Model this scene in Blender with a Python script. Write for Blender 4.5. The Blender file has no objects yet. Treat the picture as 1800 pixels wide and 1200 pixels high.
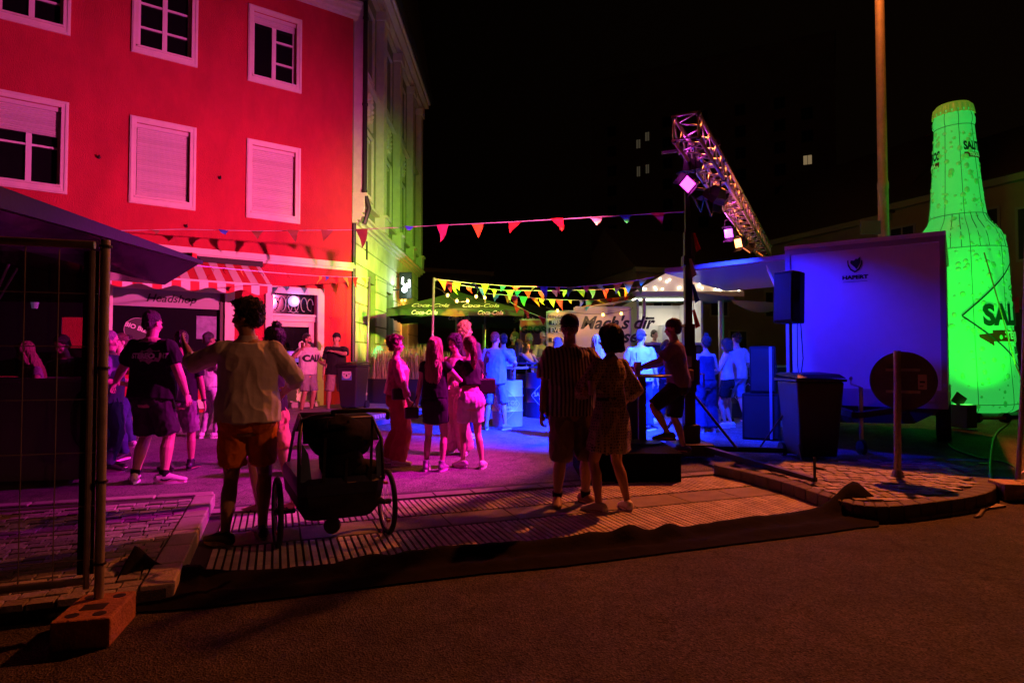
import bpy, bmesh, math, random
from mathutils import Vector, Matrix, noise
from mathutils.bvhtree import BVHTree
R=math.radians
random.seed(7)
C=bpy.context.scene.collection
# ---------------------------------------------------------------- camera
F=1100.0; TH=math.atan(32/1100); EYE=1.4
cam=bpy.data.objects.new('camera',bpy.data.cameras.new('camera')); C.objects.link(cam)
cam.location=(0,0,EYE); cam.rotation_euler=(math.pi/2+TH,0,0)
cam.data.sensor_width=36; cam.data.lens=22; cam.data.clip_end=1500
bpy.context.scene.camera=cam
# ---------------------------------------------------------------- sky and exposure
sc=bpy.context.scene
sc.view_settings.view_transform='Standard'; sc.view_settings.look='None'; sc.view_settings.exposure=0; sc.view_settings.gamma=1
w=bpy.data.worlds.new('World'); sc.world=w; w.use_nodes=True
nt=w.node_tree; bg=nt.nodes['Background']
tc=nt.nodes.new('ShaderNodeTexCoord'); sp=nt.nodes.new('ShaderNodeSeparateXYZ'); nt.links.new(tc.outputs['Generated'],sp.inputs[0])
mr=nt.nodes.new('ShaderNodeMapRange'); mr.inputs['From Min'].default_value=-.5; mr.inputs['From Max'].default_value=1.0
mr.inputs['To Min'].default_value=0.03; mr.inputs['To Max'].default_value=1.0
nt.links.new(sp.outputs['X'],mr.inputs['Value'])
bg.inputs['Color'].default_value=(.95,.42,.16,1)
ms=nt.nodes.new('ShaderNodeMath'); ms.operation='MULTIPLY'; ms.inputs[1].default_value=.0024
nt.links.new(mr.outputs[0],ms.inputs[0]); nt.links.new(ms.outputs[0],bg.inputs['Strength'])
sc.cycles.max_bounces=6; sc.cycles.diffuse_bounces=3; sc.cycles.glossy_bounces=3; sc.cycles.transparent_max_bounces=10
sc.cycles.sample_clamp_indirect=4.0; sc.cycles.use_light_tree=True
# ---------------------------------------------------------------- pixel <-> world helpers
def ray(px,py):
    dy=(600-py)/F
    return Vector(((px-900)/F, math.cos(TH)-math.sin(TH)*dy, math.sin(TH)+math.cos(TH)*dy))
def at(px,py,Y):
    r=ray(px,py); return Vector((0,0,EYE))+r*(Y/r.y)
def gz(y): return max(0.0,.03*(min(y,30)-8))
def gp(px,py,h=0.0):
    r=ray(px,py); t=(h-EYE)/r.z
    if t*r.y>8: t=(h-.24-EYE)/(r.z-.03*r.y)
    return Vector((0,0,EYE))+r*t
def onground(px,Y,h=0.0):
    return Vector(((px-900)/F*Y,Y,gz(Y)+h))
# ---------------------------------------------------------------- materials
MATS={}
def mat(name,col,rough=.7,metal=0.0,bump=0.0,bs=40.0,var=0.0,vs=6.0,spec=.5,emit=None,es=0.0,isl=0.0,stretch=(1,1,1),alpha=None):
    if name in MATS: return MATS[name]
    m=bpy.data.materials.new(name); m.use_nodes=True; t=m.node_tree; N=t.nodes; L=t.links
    b=N['Principled BSDF']
    c=(*col,1)
    b.inputs['Base Color'].default_value=c; b.inputs['Roughness'].default_value=rough; b.inputs['Metallic'].default_value=metal
    b.inputs['Specular IOR Level'].default_value=spec
    co=N.new('ShaderNodeTexCoord'); mp=N.new('ShaderNodeMapping'); mp.inputs['Scale'].default_value=stretch
    L.new(co.outputs['Object'],mp.inputs[0])
    last=None
    if var>0:
        n=N.new('ShaderNodeTexNoise'); n.inputs['Scale'].default_value=vs; n.inputs['Detail'].default_value=5; n.inputs['Roughness'].default_value=.65
        L.new(mp.outputs[0],n.inputs['Vector'])
        rr=N.new('ShaderNodeMapRange'); rr.inputs['From Min'].default_value=.3; rr.inputs['From Max'].default_value=.7
        rr.inputs['To Min'].default_value=1-var; rr.inputs['To Max'].default_value=1+var
        L.new(n.outputs['Fac'],rr.inputs['Value']); last=rr.outputs[0]
    if isl>0:
        g=N.new('ShaderNodeNewGeometry'); rr=N.new('ShaderNodeMapRange'); rr.inputs['To Min'].default_value=1-isl; rr.inputs['To Max'].default_value=1+isl
        L.new(g.outputs['Random Per Island'],rr.inputs['Value'])
        if last is not None:
            mu=N.new('ShaderNodeMath'); mu.operation='MULTIPLY'; L.new(last,mu.inputs[0]); L.new(rr.outputs[0],mu.inputs[1]); last=mu.outputs[0]
        else: last=rr.outputs[0]
    if last is not None:
        v=N.new('ShaderNodeVectorMath'); v.operation='SCALE'; v.inputs[0].default_value=col; L.new(last,v.inputs['Scale']); L.new(v.outputs[0],b.inputs['Base Color'])
    if bump>0:
        n=N.new('ShaderNodeTexNoise'); n.inputs['Scale'].default_value=bs; n.inputs['Detail'].default_value=4
        L.new(mp.outputs[0],n.inputs['Vector']); bu=N.new('ShaderNodeBump'); bu.inputs['Strength'].default_value=bump; bu.inputs['Distance'].default_value=.02
        L.new(n.outputs['Fac'],bu.inputs['Height']); L.new(bu.outputs[0],b.inputs['Normal'])
    if emit is not None:
        b.inputs['Emission Color'].default_value=(*emit,1); b.inputs['Emission Strength'].default_value=es
    if alpha is not None: b.inputs['Alpha'].default_value=alpha
    MATS[name]=m; return m
def fabric(name,col,rough=.85,amt=.35,sc_=9,sheen=.03):
    m=mat(name,col,rough,bump=amt,bs=sc_,var=.12,vs=14)
    b=m.node_tree.nodes['Principled BSDF']; b.inputs['Sheen Weight'].default_value=sheen; b.inputs['Specular IOR Level'].default_value=.2
    return m
# ---------------------------------------------------------------- mesh builder
MW={}
def tag(o,label=None,cat=None,group=None,kind=None):
    if label: o['label']=label
    if cat: o['category']=cat
    if group: o['group']=group
    if kind: o['kind']=kind
    return o
def thing(name,label,cat,loc=(0,0,0),rz=0,group=None):
    o=bpy.data.objects.new(name,None); C.objects.link(o); o.empty_display_size=.1
    o.location=loc; o.rotation_euler=(0,0,rz); MW[o.name]=Matrix.Translation(Vector(loc))@Matrix.Rotation(rz,4,'Z')
    return tag(o,label,cat,group)
class MB:
    def __init__(s): s.v=[]; s.f=[]
    def add(s,vs,fs):
        k=len(s.v); s.v.extend([Vector(v) for v in vs]); s.f.extend([tuple(i+k for i in f) for f in fs]); return s
    def box(s,c,d,rz=0,M=None):
        x,y,z=d[0]/2,d[1]/2,d[2]/2
        vs=[Vector((i*x,j*y,k*z)) for i in(-1,1) for j in(-1,1) for k in(-1,1)]
        if M is None: M=Matrix.Rotation(rz,4,'Z')
        vs=[M@v+Vector(c) for v in vs]
        return s.add(vs,[(0,1,3,2),(4,6,7,5),(0,4,5,1),(2,3,7,6),(0,2,6,4),(1,5,7,3)])
    def bx(s,a,b):
        return s.box(((a[0]+b[0])/2,(a[1]+b[1])/2,(a[2]+b[2])/2),(abs(b[0]-a[0]),abs(b[1]-a[1]),abs(b[2]-a[2])))
    def beam(s,p,q,w,h=None):
        p=Vector(p);q=Vector(q);d=q-p;L=d.length
        M=d.to_track_quat('X','Z').to_matrix().to_4x4()
        return s.box((p+q)/2,(L,w,h or w),M=M)
    def tube(s,pts,rad,n=8,side=None,cap=True):
        pts=[Vector(p) for p in pts]; m=len(pts)
        if not isinstance(rad,(list,tuple)): rad=[rad]*m
        rad=[r if isinstance(r,(tuple,list)) else (r,r) for r in rad]
        k=len(s.v); prev=Vector(side) if side else None
        for i,p in enumerate(pts):
            t=(pts[min(i+1,m-1)]-pts[max(i-1,0)])
            if t.length<1e-9: t=Vector((0,0,1))
            t.normalize()
            if prev is None: prev=Vector((1,0,0)) if abs(t.x)<.9 else Vector((0,1,0))
            a=prev-t*prev.dot(t)
            if a.length<1e-6: a=Vector((0,1,0))-t*t.y
            a.normalize(); b=t.cross(a); prev=a
            for j in range(n):
                th=2*math.pi*j/n; s.v.append(p+a*(rad[i][0]*math.cos(th))+b*(rad[i][1]*math.sin(th)))
        for i in range(m-1):
            for j in range(n):
                j2=(j+1)%n; s.f.append((k+i*n+j,k+i*n+j2,k+(i+1)*n+j2,k+(i+1)*n+j))
        if cap:
            s.f.append(tuple(k+j for j in reversed(range(n)))); s.f.append(tuple(k+(m-1)*n+j for j in range(n)))
        return s
    def lathe(s,prof,n=24,c=(0,0,0),M=None):
        k=len(s.v); c=Vector(c)
        for r,z in prof:
            for j in range(n):
                th=2*math.pi*j/n; v=Vector((r*math.cos(th),r*math.sin(th),z))
                s.v.append((M@v if M else v)+c)
        for i in range(len(prof)-1):
            for j in range(n):
                j2=(j+1)%n; s.f.append((k+i*n+j,k+i*n+j2,k+(i+1)*n+j2,k+(i+1)*n+j))
        s.f.append(tuple(k+j for j in reversed(range(n)))); s.f.append(tuple(k+(len(prof)-1)*n+j for j in range(n)))
        return s
    def ell(s,c,r,M=None,n=14,m=10):
        k=len(s.v);c=Vector(c)
        def P(v): return (M@Vector(v) if M else Vector(v))+c
        s.v.append(P((0,0,-r[2])))
        for i in range(1,m):
            ph=-math.pi/2+math.pi*i/m
            for j in range(n):
                th=2*math.pi*j/n; s.v.append(P((r[0]*math.cos(ph)*math.cos(th),r[1]*math.cos(ph)*math.sin(th),r[2]*math.sin(ph))))
        s.v.append(P((0,0,r[2])))
        for j in range(n): s.f.append((k,k+1+(j+1)%n,k+1+j))
        for i in range(m-2):
            for j in range(n):
                a=k+1+i*n; j2=(j+1)%n; s.f.append((a+j,a+j2,a+n+j2,a+n+j))
        a=k+1+(m-2)*n; e=len(s.v)-1
        for j in range(n): s.f.append((a+j,a+(j+1)%n,e))
        return s
    def prism(s,poly,vec):
        vec=Vector(vec); P=[Vector(p) for p in poly]; n=len(P)
        vs=P+[p+vec for p in P]
        fs=[tuple(reversed(range(n))),tuple(range(n,2*n))]+[(i,(i+1)%n,(i+1)%n+n,i+n) for i in range(n)]
        return s.add(vs,fs)
    def build(s,name,m,parent=None,smooth=False,world=True,bevel=0):
        me=bpy.data.meshes.new(name); vs=s.v
        if parent is not None and world:
            I=MW[parent.name].inverted(); vs=[I@v for v in vs]
        me.from_pydata([tuple(v) for v in vs],[],s.f)
        bm=bmesh.new(); bm.from_mesh(me); bmesh.ops.recalc_face_normals(bm,faces=bm.faces[:]); bm.to_mesh(me); bm.free()
        o=bpy.data.objects.new(name,me); C.objects.link(o)
        if m: me.materials.append(m)
        if smooth: 
            for p in me.polygons: p.use_smooth=True
            if smooth=='auto': me.set_sharp_from_angle(angle=R(35))
        if parent is not None: o.parent=parent; MW[o.name]=MW[parent.name]
        else: MW[o.name]=Matrix.Identity(4)
        if bevel>0:
            b=o.modifiers.new('b','BEVEL'); b.width=bevel; b.segments=2; b.limit_method='ANGLE'
        return o
def copy_tree(o,parent=None):
    c=o.copy(); C.objects.link(c); c.parent=parent
    MW[c.name]=MW.get(o.name,Matrix.Identity(4))
    for ch in list(o.children): copy_tree(ch,c)
    return c
def text_mesh(txt,size=1.0,shear=0.0,extr=0.0,bold=0.0,sub=0,spacing=1.0):
    cu=bpy.data.curves.new('t','FONT'); cu.body=txt; cu.size=size; cu.shear=shear; cu.extrude=extr; cu.offset=bold
    cu.align_x='CENTER'; cu.align_y='CENTER'; cu.resolution_u=3; cu.space_character=spacing
    o=bpy.data.objects.new('t',cu); C.objects.link(o)
    dg=bpy.context.evaluated_depsgraph_get(); me=bpy.data.meshes.new_from_object(o.evaluated_get(dg))
    bpy.data.objects.remove(o)
    bm=bmesh.new(); bm.from_mesh(me); bpy.data.meshes.remove(me)
    if sub:
        bmesh.ops.triangulate(bm,faces=bm.faces[:])
        bmesh.ops.subdivide_edges(bm,edges=bm.edges[:],cuts=sub,use_grid_fill=True)
    bm.verts.ensure_lookup_table()
    vs=[v.co.copy() for v in bm.verts]; fs=[tuple(v.index for v in f.verts) for f in bm.faces]; bm.free()
    return vs,fs
def frame(p,right,up):
    right=Vector(right).normalized(); up=Vector(up); up=(up-right*up.dot(right)).normalized(); n=right.cross(up)
    M=Matrix((right,up,n)).transposed().to_4x4(); M.translation=Vector(p); return M
def lettering(txt,p,right,up,size,m,parent,shear=0,bold=0,sx=1,name='lettering',spacing=1.0):
    vs,fs=text_mesh(txt,size,shear,0,bold,spacing=spacing); M=frame(p,right,up)
    b=MB(); b.add([M@Vector((v.x*sx,v.y,v.z)) for v in vs],fs); return b.build(name,m,parent)
def wrap(vs,fs,M,target,off=.006,name='lettering',m=None,parent=None):
    """lay flat lettering on a curved object by casting each point onto it"""
    me=target.data; T=MW[target.name]
    bv=BVHTree.FromPolygons([T@v.co for v in me.vertices],[tuple(p.vertices) for p in me.polygons])
    n=(M.to_3x3()@Vector((0,0,1))).normalized(); out=[]
    for v in vs:
        q=M@Vector(v); h=bv.ray_cast(q+n*.6,-n,3)
        out.append(h[0]+n*off if h[0] is not None else q)
    b=MB(); b.add(out,fs); return b.build(name,m,parent)
def spot(name,loc,tgt,col,power,ang=60,blend=.5,size=.08,parent=None):
    l=bpy.data.lights.new(name,'SPOT'); l.color=col; l.energy=power; l.spot_size=R(ang); l.spot_blend=blend; l.shadow_soft_size=size
    o=bpy.data.objects.new(name,l); C.objects.link(o); o.location=loc
    o.rotation_euler=(Vector(tgt)-Vector(loc)).to_track_quat('-Z','Y').to_euler(); return o
def point(name,loc,col,power,size=.05):
    l=bpy.data.lights.new(name,'POINT'); l.color=col; l.energy=power; l.shadow_soft_size=size
    o=bpy.data.objects.new(name,l); C.objects.link(o); o.location=loc; return o
# ---------------------------------------------------------------- lit lamps of the place, plus an added fill spot and an assumed lamp
PINK=at(1202,325,8.2); VIOL=at(1279,411,12.2); ORNG=at(1296,428,13.2); BLUE=at(1243,372,9.2)
spot('magenta_spot',PINK+Vector((-.12,.05,-.02)),(-6.7,13.3,4.1),(1,.09,.42),5200,78,1,.06)
spot('coral_spot',PINK+Vector((-.12,.09,-.02)),(-4.9,14.2,3.0),(1,.09,.07),2300,56,1,.06)
spot('pink_floor_spot',PINK+Vector((-.1,.12,-.05)),(-4.2,8.4,0),(1,.008,.6),4200,74,.9,.06)
spot('blue_floor_spot',BLUE,(1.1,11.6,0),(.006,.022,1),37000,68,.9,.06)
spot('blue_right_spot',BLUE+Vector((.1,.05,0)),(4.4,12.0,0),(.006,.022,1),3600,66,.9,.06)
spot('blue_side_spot',BLUE+Vector((0,.1,-.1)),(4.75,9.5,1.5),(.001,.008,1),620,70,.9,.06)
spot('violet_side_spot',PINK+Vector((.05,.1,-.1)),(5.6,8.8,1.6),(.6,.02,.9),3,60,.9,.06)
spot('violet_spot',VIOL+Vector((-.1,-.1,-.1)),(-2.2,8.4,.6),(.5,.015,.9),1300,50,.9,.05)
spot('orange_spot',ORNG+Vector((-.1,.1,0)),(-3.4,16.4,1.6),(1,.33,.03),2200,34,.7,.05)
spot('lime_spot',(3.6,10.6,4.0),(-3.9,18.6,4.4),(.36,1,.05),7000,50,1,.05)
spot('green_canopy_spot',(3.5,10.7,4.0),(-.4,15.0,3.0),(.12,1,.1),420,44,1,.05)
spot('lime_low_spot',(2.2,8.9,3.4),(-3.9,17.2,3.0),(.6,1,.03),9000,22,1,.05)
spot('teal_gobo_spot',(2.2,8.9,3.4),(-3.95,18.7,1.35),(0,.9,.35),26000,4.4,.08,.01)
spot('orange_gobo_spot',(2.2,8.9,3.4),(-3.95,20.2,1.7),(1,.2,.02),30000,4.6,.08,.01)
spot('assumed_sodium_near',(9.5,1.5,8.6),(-2.2,5.0,.6),(1,.13,.03),85,60,1,.15)  # assumed unseen lamp beyond the right edge, added to light backs and foreground asphalt
spot('side_fill_spot',(9.5,1.3,8.2),(-2.5,4.8,.9),(1,.27,.13),850,15,.6,.12)  # added unseen spot, narrowed to brighten the man in orange shorts
point('sodium_spill',(7.7,13.5,10.5),(1,.25,.04),190,.1)
spot('sodium_lamp',(7.6,13.6,10.7),(3.6,4.3,0),(1,.17,.03),8200,72,1,.12)
spot('bottle_flood',(9.3,11.5,.5),(10.35,14.3,2.6),(.03,1,.02),700,58,.8,.06)
spot('bottle_flood_high',(9.1,11.3,.5),(10.1,14.3,5.6),(.03,1,.04),600,34,.9,.06)
spot('bottle_flood_amber',(5.6,12.6,2.95),(9.9,14.3,6.9),(1,.6,.02),160,40,.8,.06)
point('violet_spill',VIOL+Vector((-.25,0,.12)),(1,.08,.8),30,.05)
point('orange_spill',ORNG+Vector((.2,.9,.2)),(1,.25,.02),30,.05)
point('magenta_spill',PINK+Vector((-.05,-.02,.55)),(1,.06,.8),7,.05)

def asphalt_mat(nm='asphalt',bc=(.05,.048,.046)):
    m=mat(nm,bc,.85,spec=.25); t=m.node_tree; N=t.nodes; L=t.links; b=N['Principled BSDF']; co=N.new('ShaderNodeTexCoord')
    def nz(sc_,det=3,rg=.6):
        n=N.new('ShaderNodeTexNoise'); n.inputs['Scale'].default_value=sc_; n.inputs['Detail'].default_value=det; n.inputs['Roughness'].default_value=rg; L.new(co.outputs['Object'],n.inputs['Vector']); return n.outputs['Fac']
    def mapr(x,a,c,lo,hi):
        r=N.new('ShaderNodeMapRange'); r.inputs['From Min'].default_value=a; r.inputs['From Max'].default_value=c; r.inputs['To Min'].default_value=lo; r.inputs['To Max'].default_value=hi; L.new(x,r.inputs['Value']); return r.outputs[0]
    def mul(a,c):
        r=N.new('ShaderNodeMath'); r.operation='MULTIPLY'; L.new(a,r.inputs[0]); L.new(c,r.inputs[1]); return r.outputs[0]
    v=N.new('ShaderNodeTexVoronoi'); v.inputs['Scale'].default_value=105; L.new(co.outputs['Object'],v.inputs['Vector'])
    grain=mapr(v.outputs['Color'],0,1,.2,2.0); patch=mapr(nz(.35,5,.7),.3,.7,.6,1.4); mid=mapr(nz(5,5,.7),.3,.7,.7,1.3)
    cr=N.new('ShaderNodeTexVoronoi'); cr.feature='DISTANCE_TO_EDGE'; cr.inputs['Scale'].default_value=.55
    wp=N.new('ShaderNodeVectorMath'); wp.operation='ADD'; nn=N.new('ShaderNodeTexNoise'); nn.inputs['Scale'].default_value=1.6; nn.inputs['Detail'].default_value=6; L.new(co.outputs['Object'],nn.inputs['Vector']); L.new(co.outputs['Object'],wp.inputs[0]); L.new(nn.outputs['Color'],wp.inputs[1]); L.new(wp.outputs[0],cr.inputs['Vector'])
    crack=mapr(cr.outputs['Distance'],.0,.006,.45,1)
    f=mul(mul(mul(grain,patch),mid),crack); sc_=N.new('ShaderNodeVectorMath'); sc_.operation='SCALE'; sc_.inputs[0].default_value=bc; L.new(f,sc_.inputs['Scale']); L.new(sc_.outputs[0],b.inputs['Base Color'])
    bu=N.new('ShaderNodeBump'); bu.inputs['Strength'].default_value=1; bu.inputs['Distance'].default_value=.006; L.new(v.outputs['Distance'],bu.inputs['Height']); L.new(bu.outputs[0],b.inputs['Normal']); return m
asphalt_mat()
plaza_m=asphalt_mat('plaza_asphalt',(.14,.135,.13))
# ================================================================ SETTING
Z=Vector((0,0,1))
asphalt=mat('asphalt',(.052,.05,.05),.82,bump=.9,bs=170,var=.3,vs=3.2)
def sheet(name,m,x0,x1,y0,y1,h,nx=2,extra=()):
    ys=sorted(set([y0,y1]+[y for y in (8,30) if y0<y<y1]+[y for y in extra]))
    b=MB()
    for i,y in enumerate(ys): b.v+= [Vector((x0,y,gz(y)+h)),Vector((x1,y,gz(y)+h))]
    for i in range(len(ys)-1): b.f.append((2*i,2*i+1,2*i+3,2*i+2))
    o=b.build(name,m); o['kind']='structure'; return o
sheet('ground',asphalt,-400,400,-30,900,0)
# paved crossing with ribbed guidance slabs
ua=R(69.4); U=Vector((math.sin(ua),math.cos(ua),0)); V=Vector((-U.y,U.x,0)); O=gp(350,1008)
def q(u,v,h=0): 
    p=O+U*u+V*v; p.z=gz(p.y)+h; return p
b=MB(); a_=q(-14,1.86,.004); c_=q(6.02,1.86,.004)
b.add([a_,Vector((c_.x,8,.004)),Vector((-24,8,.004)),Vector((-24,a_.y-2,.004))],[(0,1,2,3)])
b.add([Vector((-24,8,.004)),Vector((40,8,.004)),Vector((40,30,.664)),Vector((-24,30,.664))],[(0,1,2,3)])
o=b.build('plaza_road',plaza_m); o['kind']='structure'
slab=mat('concrete_slab',(.26,.24,.22),.8,bump=.35,bs=60,var=.22,vs=4)
ribm=mat('ribbed_concrete',(.55,.51,.46),.75,bump=.3,bs=90,var=.28,vs=5,isl=.16)
groove=mat('groove_dirt',(.05,.045,.04),.95,bump=.3,bs=60)
b=MB()
u0,u1=-.25,6.0
def rect(b,ua_,ub,va,vb,h): b.add([q(ua_,va,h),q(ub,va,h),q(ub,vb,h),q(ua_,vb,h)],[(0,1,2,3)])
rect(b,u0,u1,-.35,2.0,.004)
o=b.build('pavement_crossing',groove); o['kind']='structure'
b=MB(); random.seed(3)
x=u0+.3
while x<u1:            # smooth middle slabs with thin joints
    b.bx if 0 else None
    x2=min(x+.6,u1)
    for va,vb in ((.53,.93),):
        b.prism([q(x+.006,va,.004),q(x2-.006,va,.004),q(x2-.006,vb,.004),q(x+.006,vb,.004)],(0,0,.012))
    x=x2
x=u0
while x<u1-.3:            # border stones
    L=.34+random.random()*.08
    j=random.random()*.015
    b.prism([q(x+.008,1.66+j,.004),q(x+L-.008,1.66,.004),q(x+L-.008,1.84-j,.004),q(x+.008,1.84,.004)],(0,0,.018)); x+=L
o=b.build('pavement_slabs',slab,bevel=.003); o['kind']='structure'
b=MB()
def ribs(va,vb):
    x=u0+.28
    while x<u1:
        L=.3; k=0
        y=va
        while y<vb-.02:
            y2=min(y+.31,vb); dz=random.uniform(0,.003)
            b.prism([q(x+.009,y+.004,.004),q(x+.043,y+.004,.004),q(x+.043,y2-.004,.004),q(x+.009,y2-.004,.004)],(0,0,.012+dz)); y=y2
        x+=.052
ribs(-.32,.5); ribs(.96,1.6)
o=b.build('pavement_ribs',ribm); o['kind']='structure'
# raised pavement of setts on the left
sett=mat('granite_setts',(.30,.28,.26),.7,bump=.6,bs=45,var=.2,vs=9,isl=.35)
kerbm=mat('granite_kerb',(.36,.33,.30),.65,bump=.4,bs=70,var=.2,vs=6,isl=.12)
kerbd=mat('dark_kerb_stone',(.12,.105,.09),.8,bump=.4,bs=60,var=.2,vs=5)
joint=mat('joint_sand',(.06,.055,.05),.95,bump=.5,bs=60)
b=MB(); HP=.1
def lq(u,v,h): p=O+U*u+V*v; p.z=h; return p
b.prism([lq(-.12,-.5,0),lq(-.12,2.12,0),lq(-7.5,2.7,0),lq(-7.5,-.7,0)],(0,0,HP-.012))
o=b.build('raised_pavement_bed',joint); o['kind']='structure'
b=MB(); random.seed(11)
v=-.55
row=0
while v<2.0:
    x=-7.4+(row%2)*.09
    while x<-.27:
        L=random.uniform(.10,.15); hh=random.uniform(-.006,.006); x2=min(x+L,-.26)
        if v+.105< 2.02-.0*(x):
            c=[lq(x+.007+random.uniform(0,.006),v+.006,HP-.03),lq(x2-.007,v+.006+random.uniform(0,.008),HP-.03),lq(x2-.007,v+.102,HP-.03),lq(x+.007,v+.102-random.uniform(0,.008),HP-.03)]
            b.prism(c,(0,0,.036+hh))
        x=x2
    v+=.108; row+=1
o=b.build('pavement_setts',sett,bevel=.005); o['kind']='structure'
b=MB(); v=-.5
while v<2.05:
    b.prism([lq(-.255,v+.006,-.02),lq(-.08,v+.006,-.02),lq(-.08,min(v+.42,2.1)-.006,-.02),lq(-.255,min(v+.42,2.1)-.006,-.02)],(0,0,HP+.035)); v+=.42
x=-.1
while x>-7.4:
    b.prism([lq(x-.006,2.11-x*.05,-.02),lq(x-.49,2.11-x*.05+.025,-.02),lq(x-.49,2.24-x*.05+.025,-.02),lq(x-.006,2.24-x*.05,-.02)],(0,0,HP+.03)); x-=.5
o=b.build('kerb',kerbm,bevel=.012); o['kind']='structure'
# traffic island on the right
IS=[(1262,817),(1300,811),(1360,808),(1440,811),(1470,806),(1560,806),(1640,811),(1700,824),(1735,842),(1738,858),(1706,870),(1640,880),(1560,888),(1500,884),(1440,866),(1380,846),(1310,828)]
isl=[gp(*p,h=.13) for p in IS]
cen=sum(isl,Vector())/len(isl)
def subdiv(P,k=3):
    out=[];n=len(P)
    for i in range(n):
        a,b_,c,d=P[i-1],P[i],P[(i+1)%n],P[(i+2)%n]
        for j in range(k):
            t=j/k; out.append(.5*((2*b_)+(-a+c)*t+(2*a-5*b_+4*c-d)*t*t+(-a+3*b_-3*c+d)*t**3))
    return out
isl=subdiv(isl)
b=MB(); b.prism([Vector((p.x,p.y,-.05)) for p in isl],(0,0,.05+.118))
for i in range(len(isl)): pass
o=b.build('traffic_island_bed',joint); o['kind']='structure'
b=MB(); n=len(isl)
for i in range(n):
    p,r=isl[i],isl[(i+1)%n]
    def off(t,d):
        dv=(cen-t); dv.z=0; return t+dv.normalized()*d
    wd=.13
    m_=.004
    pp=p.lerp(r,.02); rr_=p.lerp(r,.98)
    a=[off(pp,-.05),off(rr_,-.05),off(rr_,wd),off(pp,wd)]
    b.prism([Vector((t.x,t.y,-.02)) for t in a],(0,0,.155))
o=b.build('island_kerb',kerbd,bevel=.012); o['kind']='structure'
from mathutils.geometry import intersect_point_line
def inside(P,x,y):
    c=False;n=len(P)
    for i in range(n):
        a,b_=P[i],P[i-1]
        if (a.y>y)!=(b_.y>y) and x<(b_.x-a.x)*(y-a.y)/(b_.y-a.y)+a.x: c=not c
    return c
inner=[p+(cen-p).normalized()*.16 for p in isl]
b=MB(); random.seed(5)
y=5.2; row=0
while y<10:
    x=1.5+(row%2)*.07
    while x<9:
        s_=random.uniform(.115,.15)
        if inside(inner,x+s_/2,y+.06):
            j=lambda:random.uniform(-.006,.006)
            b.prism([(x+.007+j(),y+.007+j(),.1),(x+s_-.007+j(),y+.007+j(),.1),(x+s_-.007+j(),y+.115+j(),.1),(x+.007+j(),y+.115+j(),.1)],(0,0,.03+random.uniform(0,.01)))
        x+=s_
    y+=.122; row+=1
o=b.build('island_setts',sett,bevel=.005); o['kind']='structure'
b=MB(); x=4.6          # gutter stones in front of the island
P0=gp(1600,917);P1=gp(1770,891)
for k in range(5):
    a=P0.lerp(P1,k/5+.01); c=P0.lerp(P1,(k+1)/5-.01); nrm=Vector((P1.y-P0.y,-(P1.x-P0.x),0)).normalized()*-.14
    b.prism([a,c,c+nrm,a+nrm],(0,0,.02))
o=b.build('gutter_stones',kerbm); o['kind']='structure'
# pavement strip in front of the red house, with a tactile strip and a painted kerb
b=MB()
def wq(s,d,h): return Vector((A1.x+D1.x*s+N1.x*d,A1.y+D1.y*s+N1.y*d,0))+Z*h
A1=Vector((-3.99,15.5,0)); D1=Vector((math.sin(R(53.7)),math.cos(R(53.7)),0)); N1=Vector((D1.y,-D1.x,0))
A2=A1.copy(); D2=Vector((math.sin(R(.5)),math.cos(R(.5)),0)); N2=Vector((D2.y,-D2.x,0))
pav=mat('pavement_slab_grey',(.17,.16,.155),.8,bump=.3,bs=60,var=.25,vs=3)
def stripz(pts,h,th,name,m):
    b=MB(); P=[Vector((p.x,p.y,gz(p.y)+h-th)) for p in pts]; b.prism(P,(0,0,th)); o=b.build(name,m,bevel=.01); o['kind']='structure'; return o
def pav_strip():
    b=MB(); s=-7.0
    edge=[wq(-11,2.3,0),wq(-3.5,2.2,0),gp(645,752),gp(760,728),gp(880,706),gp(960,690)]
    back=[wq(-11,-.5,0),wq(-3.5,-.5,0),wq(-1,-.5,0),A1+D2*3-N2*.2,A1+D2*7-N2*.2,A1+D2*12-N2*.2]
    vs=[];
    for e,k in zip(edge,back):
        vs+=[Vector((e.x,e.y,gz(e.y)-.1)),Vector((e.x,e.y,gz(e.y)+.1)),Vector((k.x,k.y,gz(k.y)+.1))]
    fs=[]
    for i in range(len(edge)-1):
        a=3*i; fs+=[(a,a+3,a+4,a+1),(a+1,a+4,a+5,a+2)]
    return MB().add(vs,fs).build('far_pavement',pav)
pav_strip()['kind']='structure'
b=MB(); 
E0=gp(645,750,0);E1=gp(760,727,0)
nn=Vector((-(E1-E0).y,(E1-E0).x,0)).normalized()
for k in range(26):
    for j in range(5):
        c=E0.lerp(E1,(k+.5)/26)+nn*(.12+j*.07); c.z=gz(c.y)+.115
        b.box(c,(.045,.04,.02),rz=math.atan2((E1-E0).y,(E1-E0).x))
o=b.build('tactile_studs',mat('tactile_white',(.62,.6,.58),.6)); o['kind']='structure'
cable_m=mat('orange_hose',(.75,.16,.02),.5)
o=MB().tube([E0+Vector((0,-.1,.02+gz(E0.y)*0)),E0.lerp(E1,.3)+Vector((0,-.06,.02)),E0.lerp(E1,.7)+Vector((0,-.1,.02)),E1+Vector((0,-.07,.02)),gp(900,700)+Vector((0,0,.02))],.035).build('orange_hose',cable_m,smooth=True)
tag(o,'orange cable cover running along the far kerb behind the crowd','cable cover')
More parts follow.
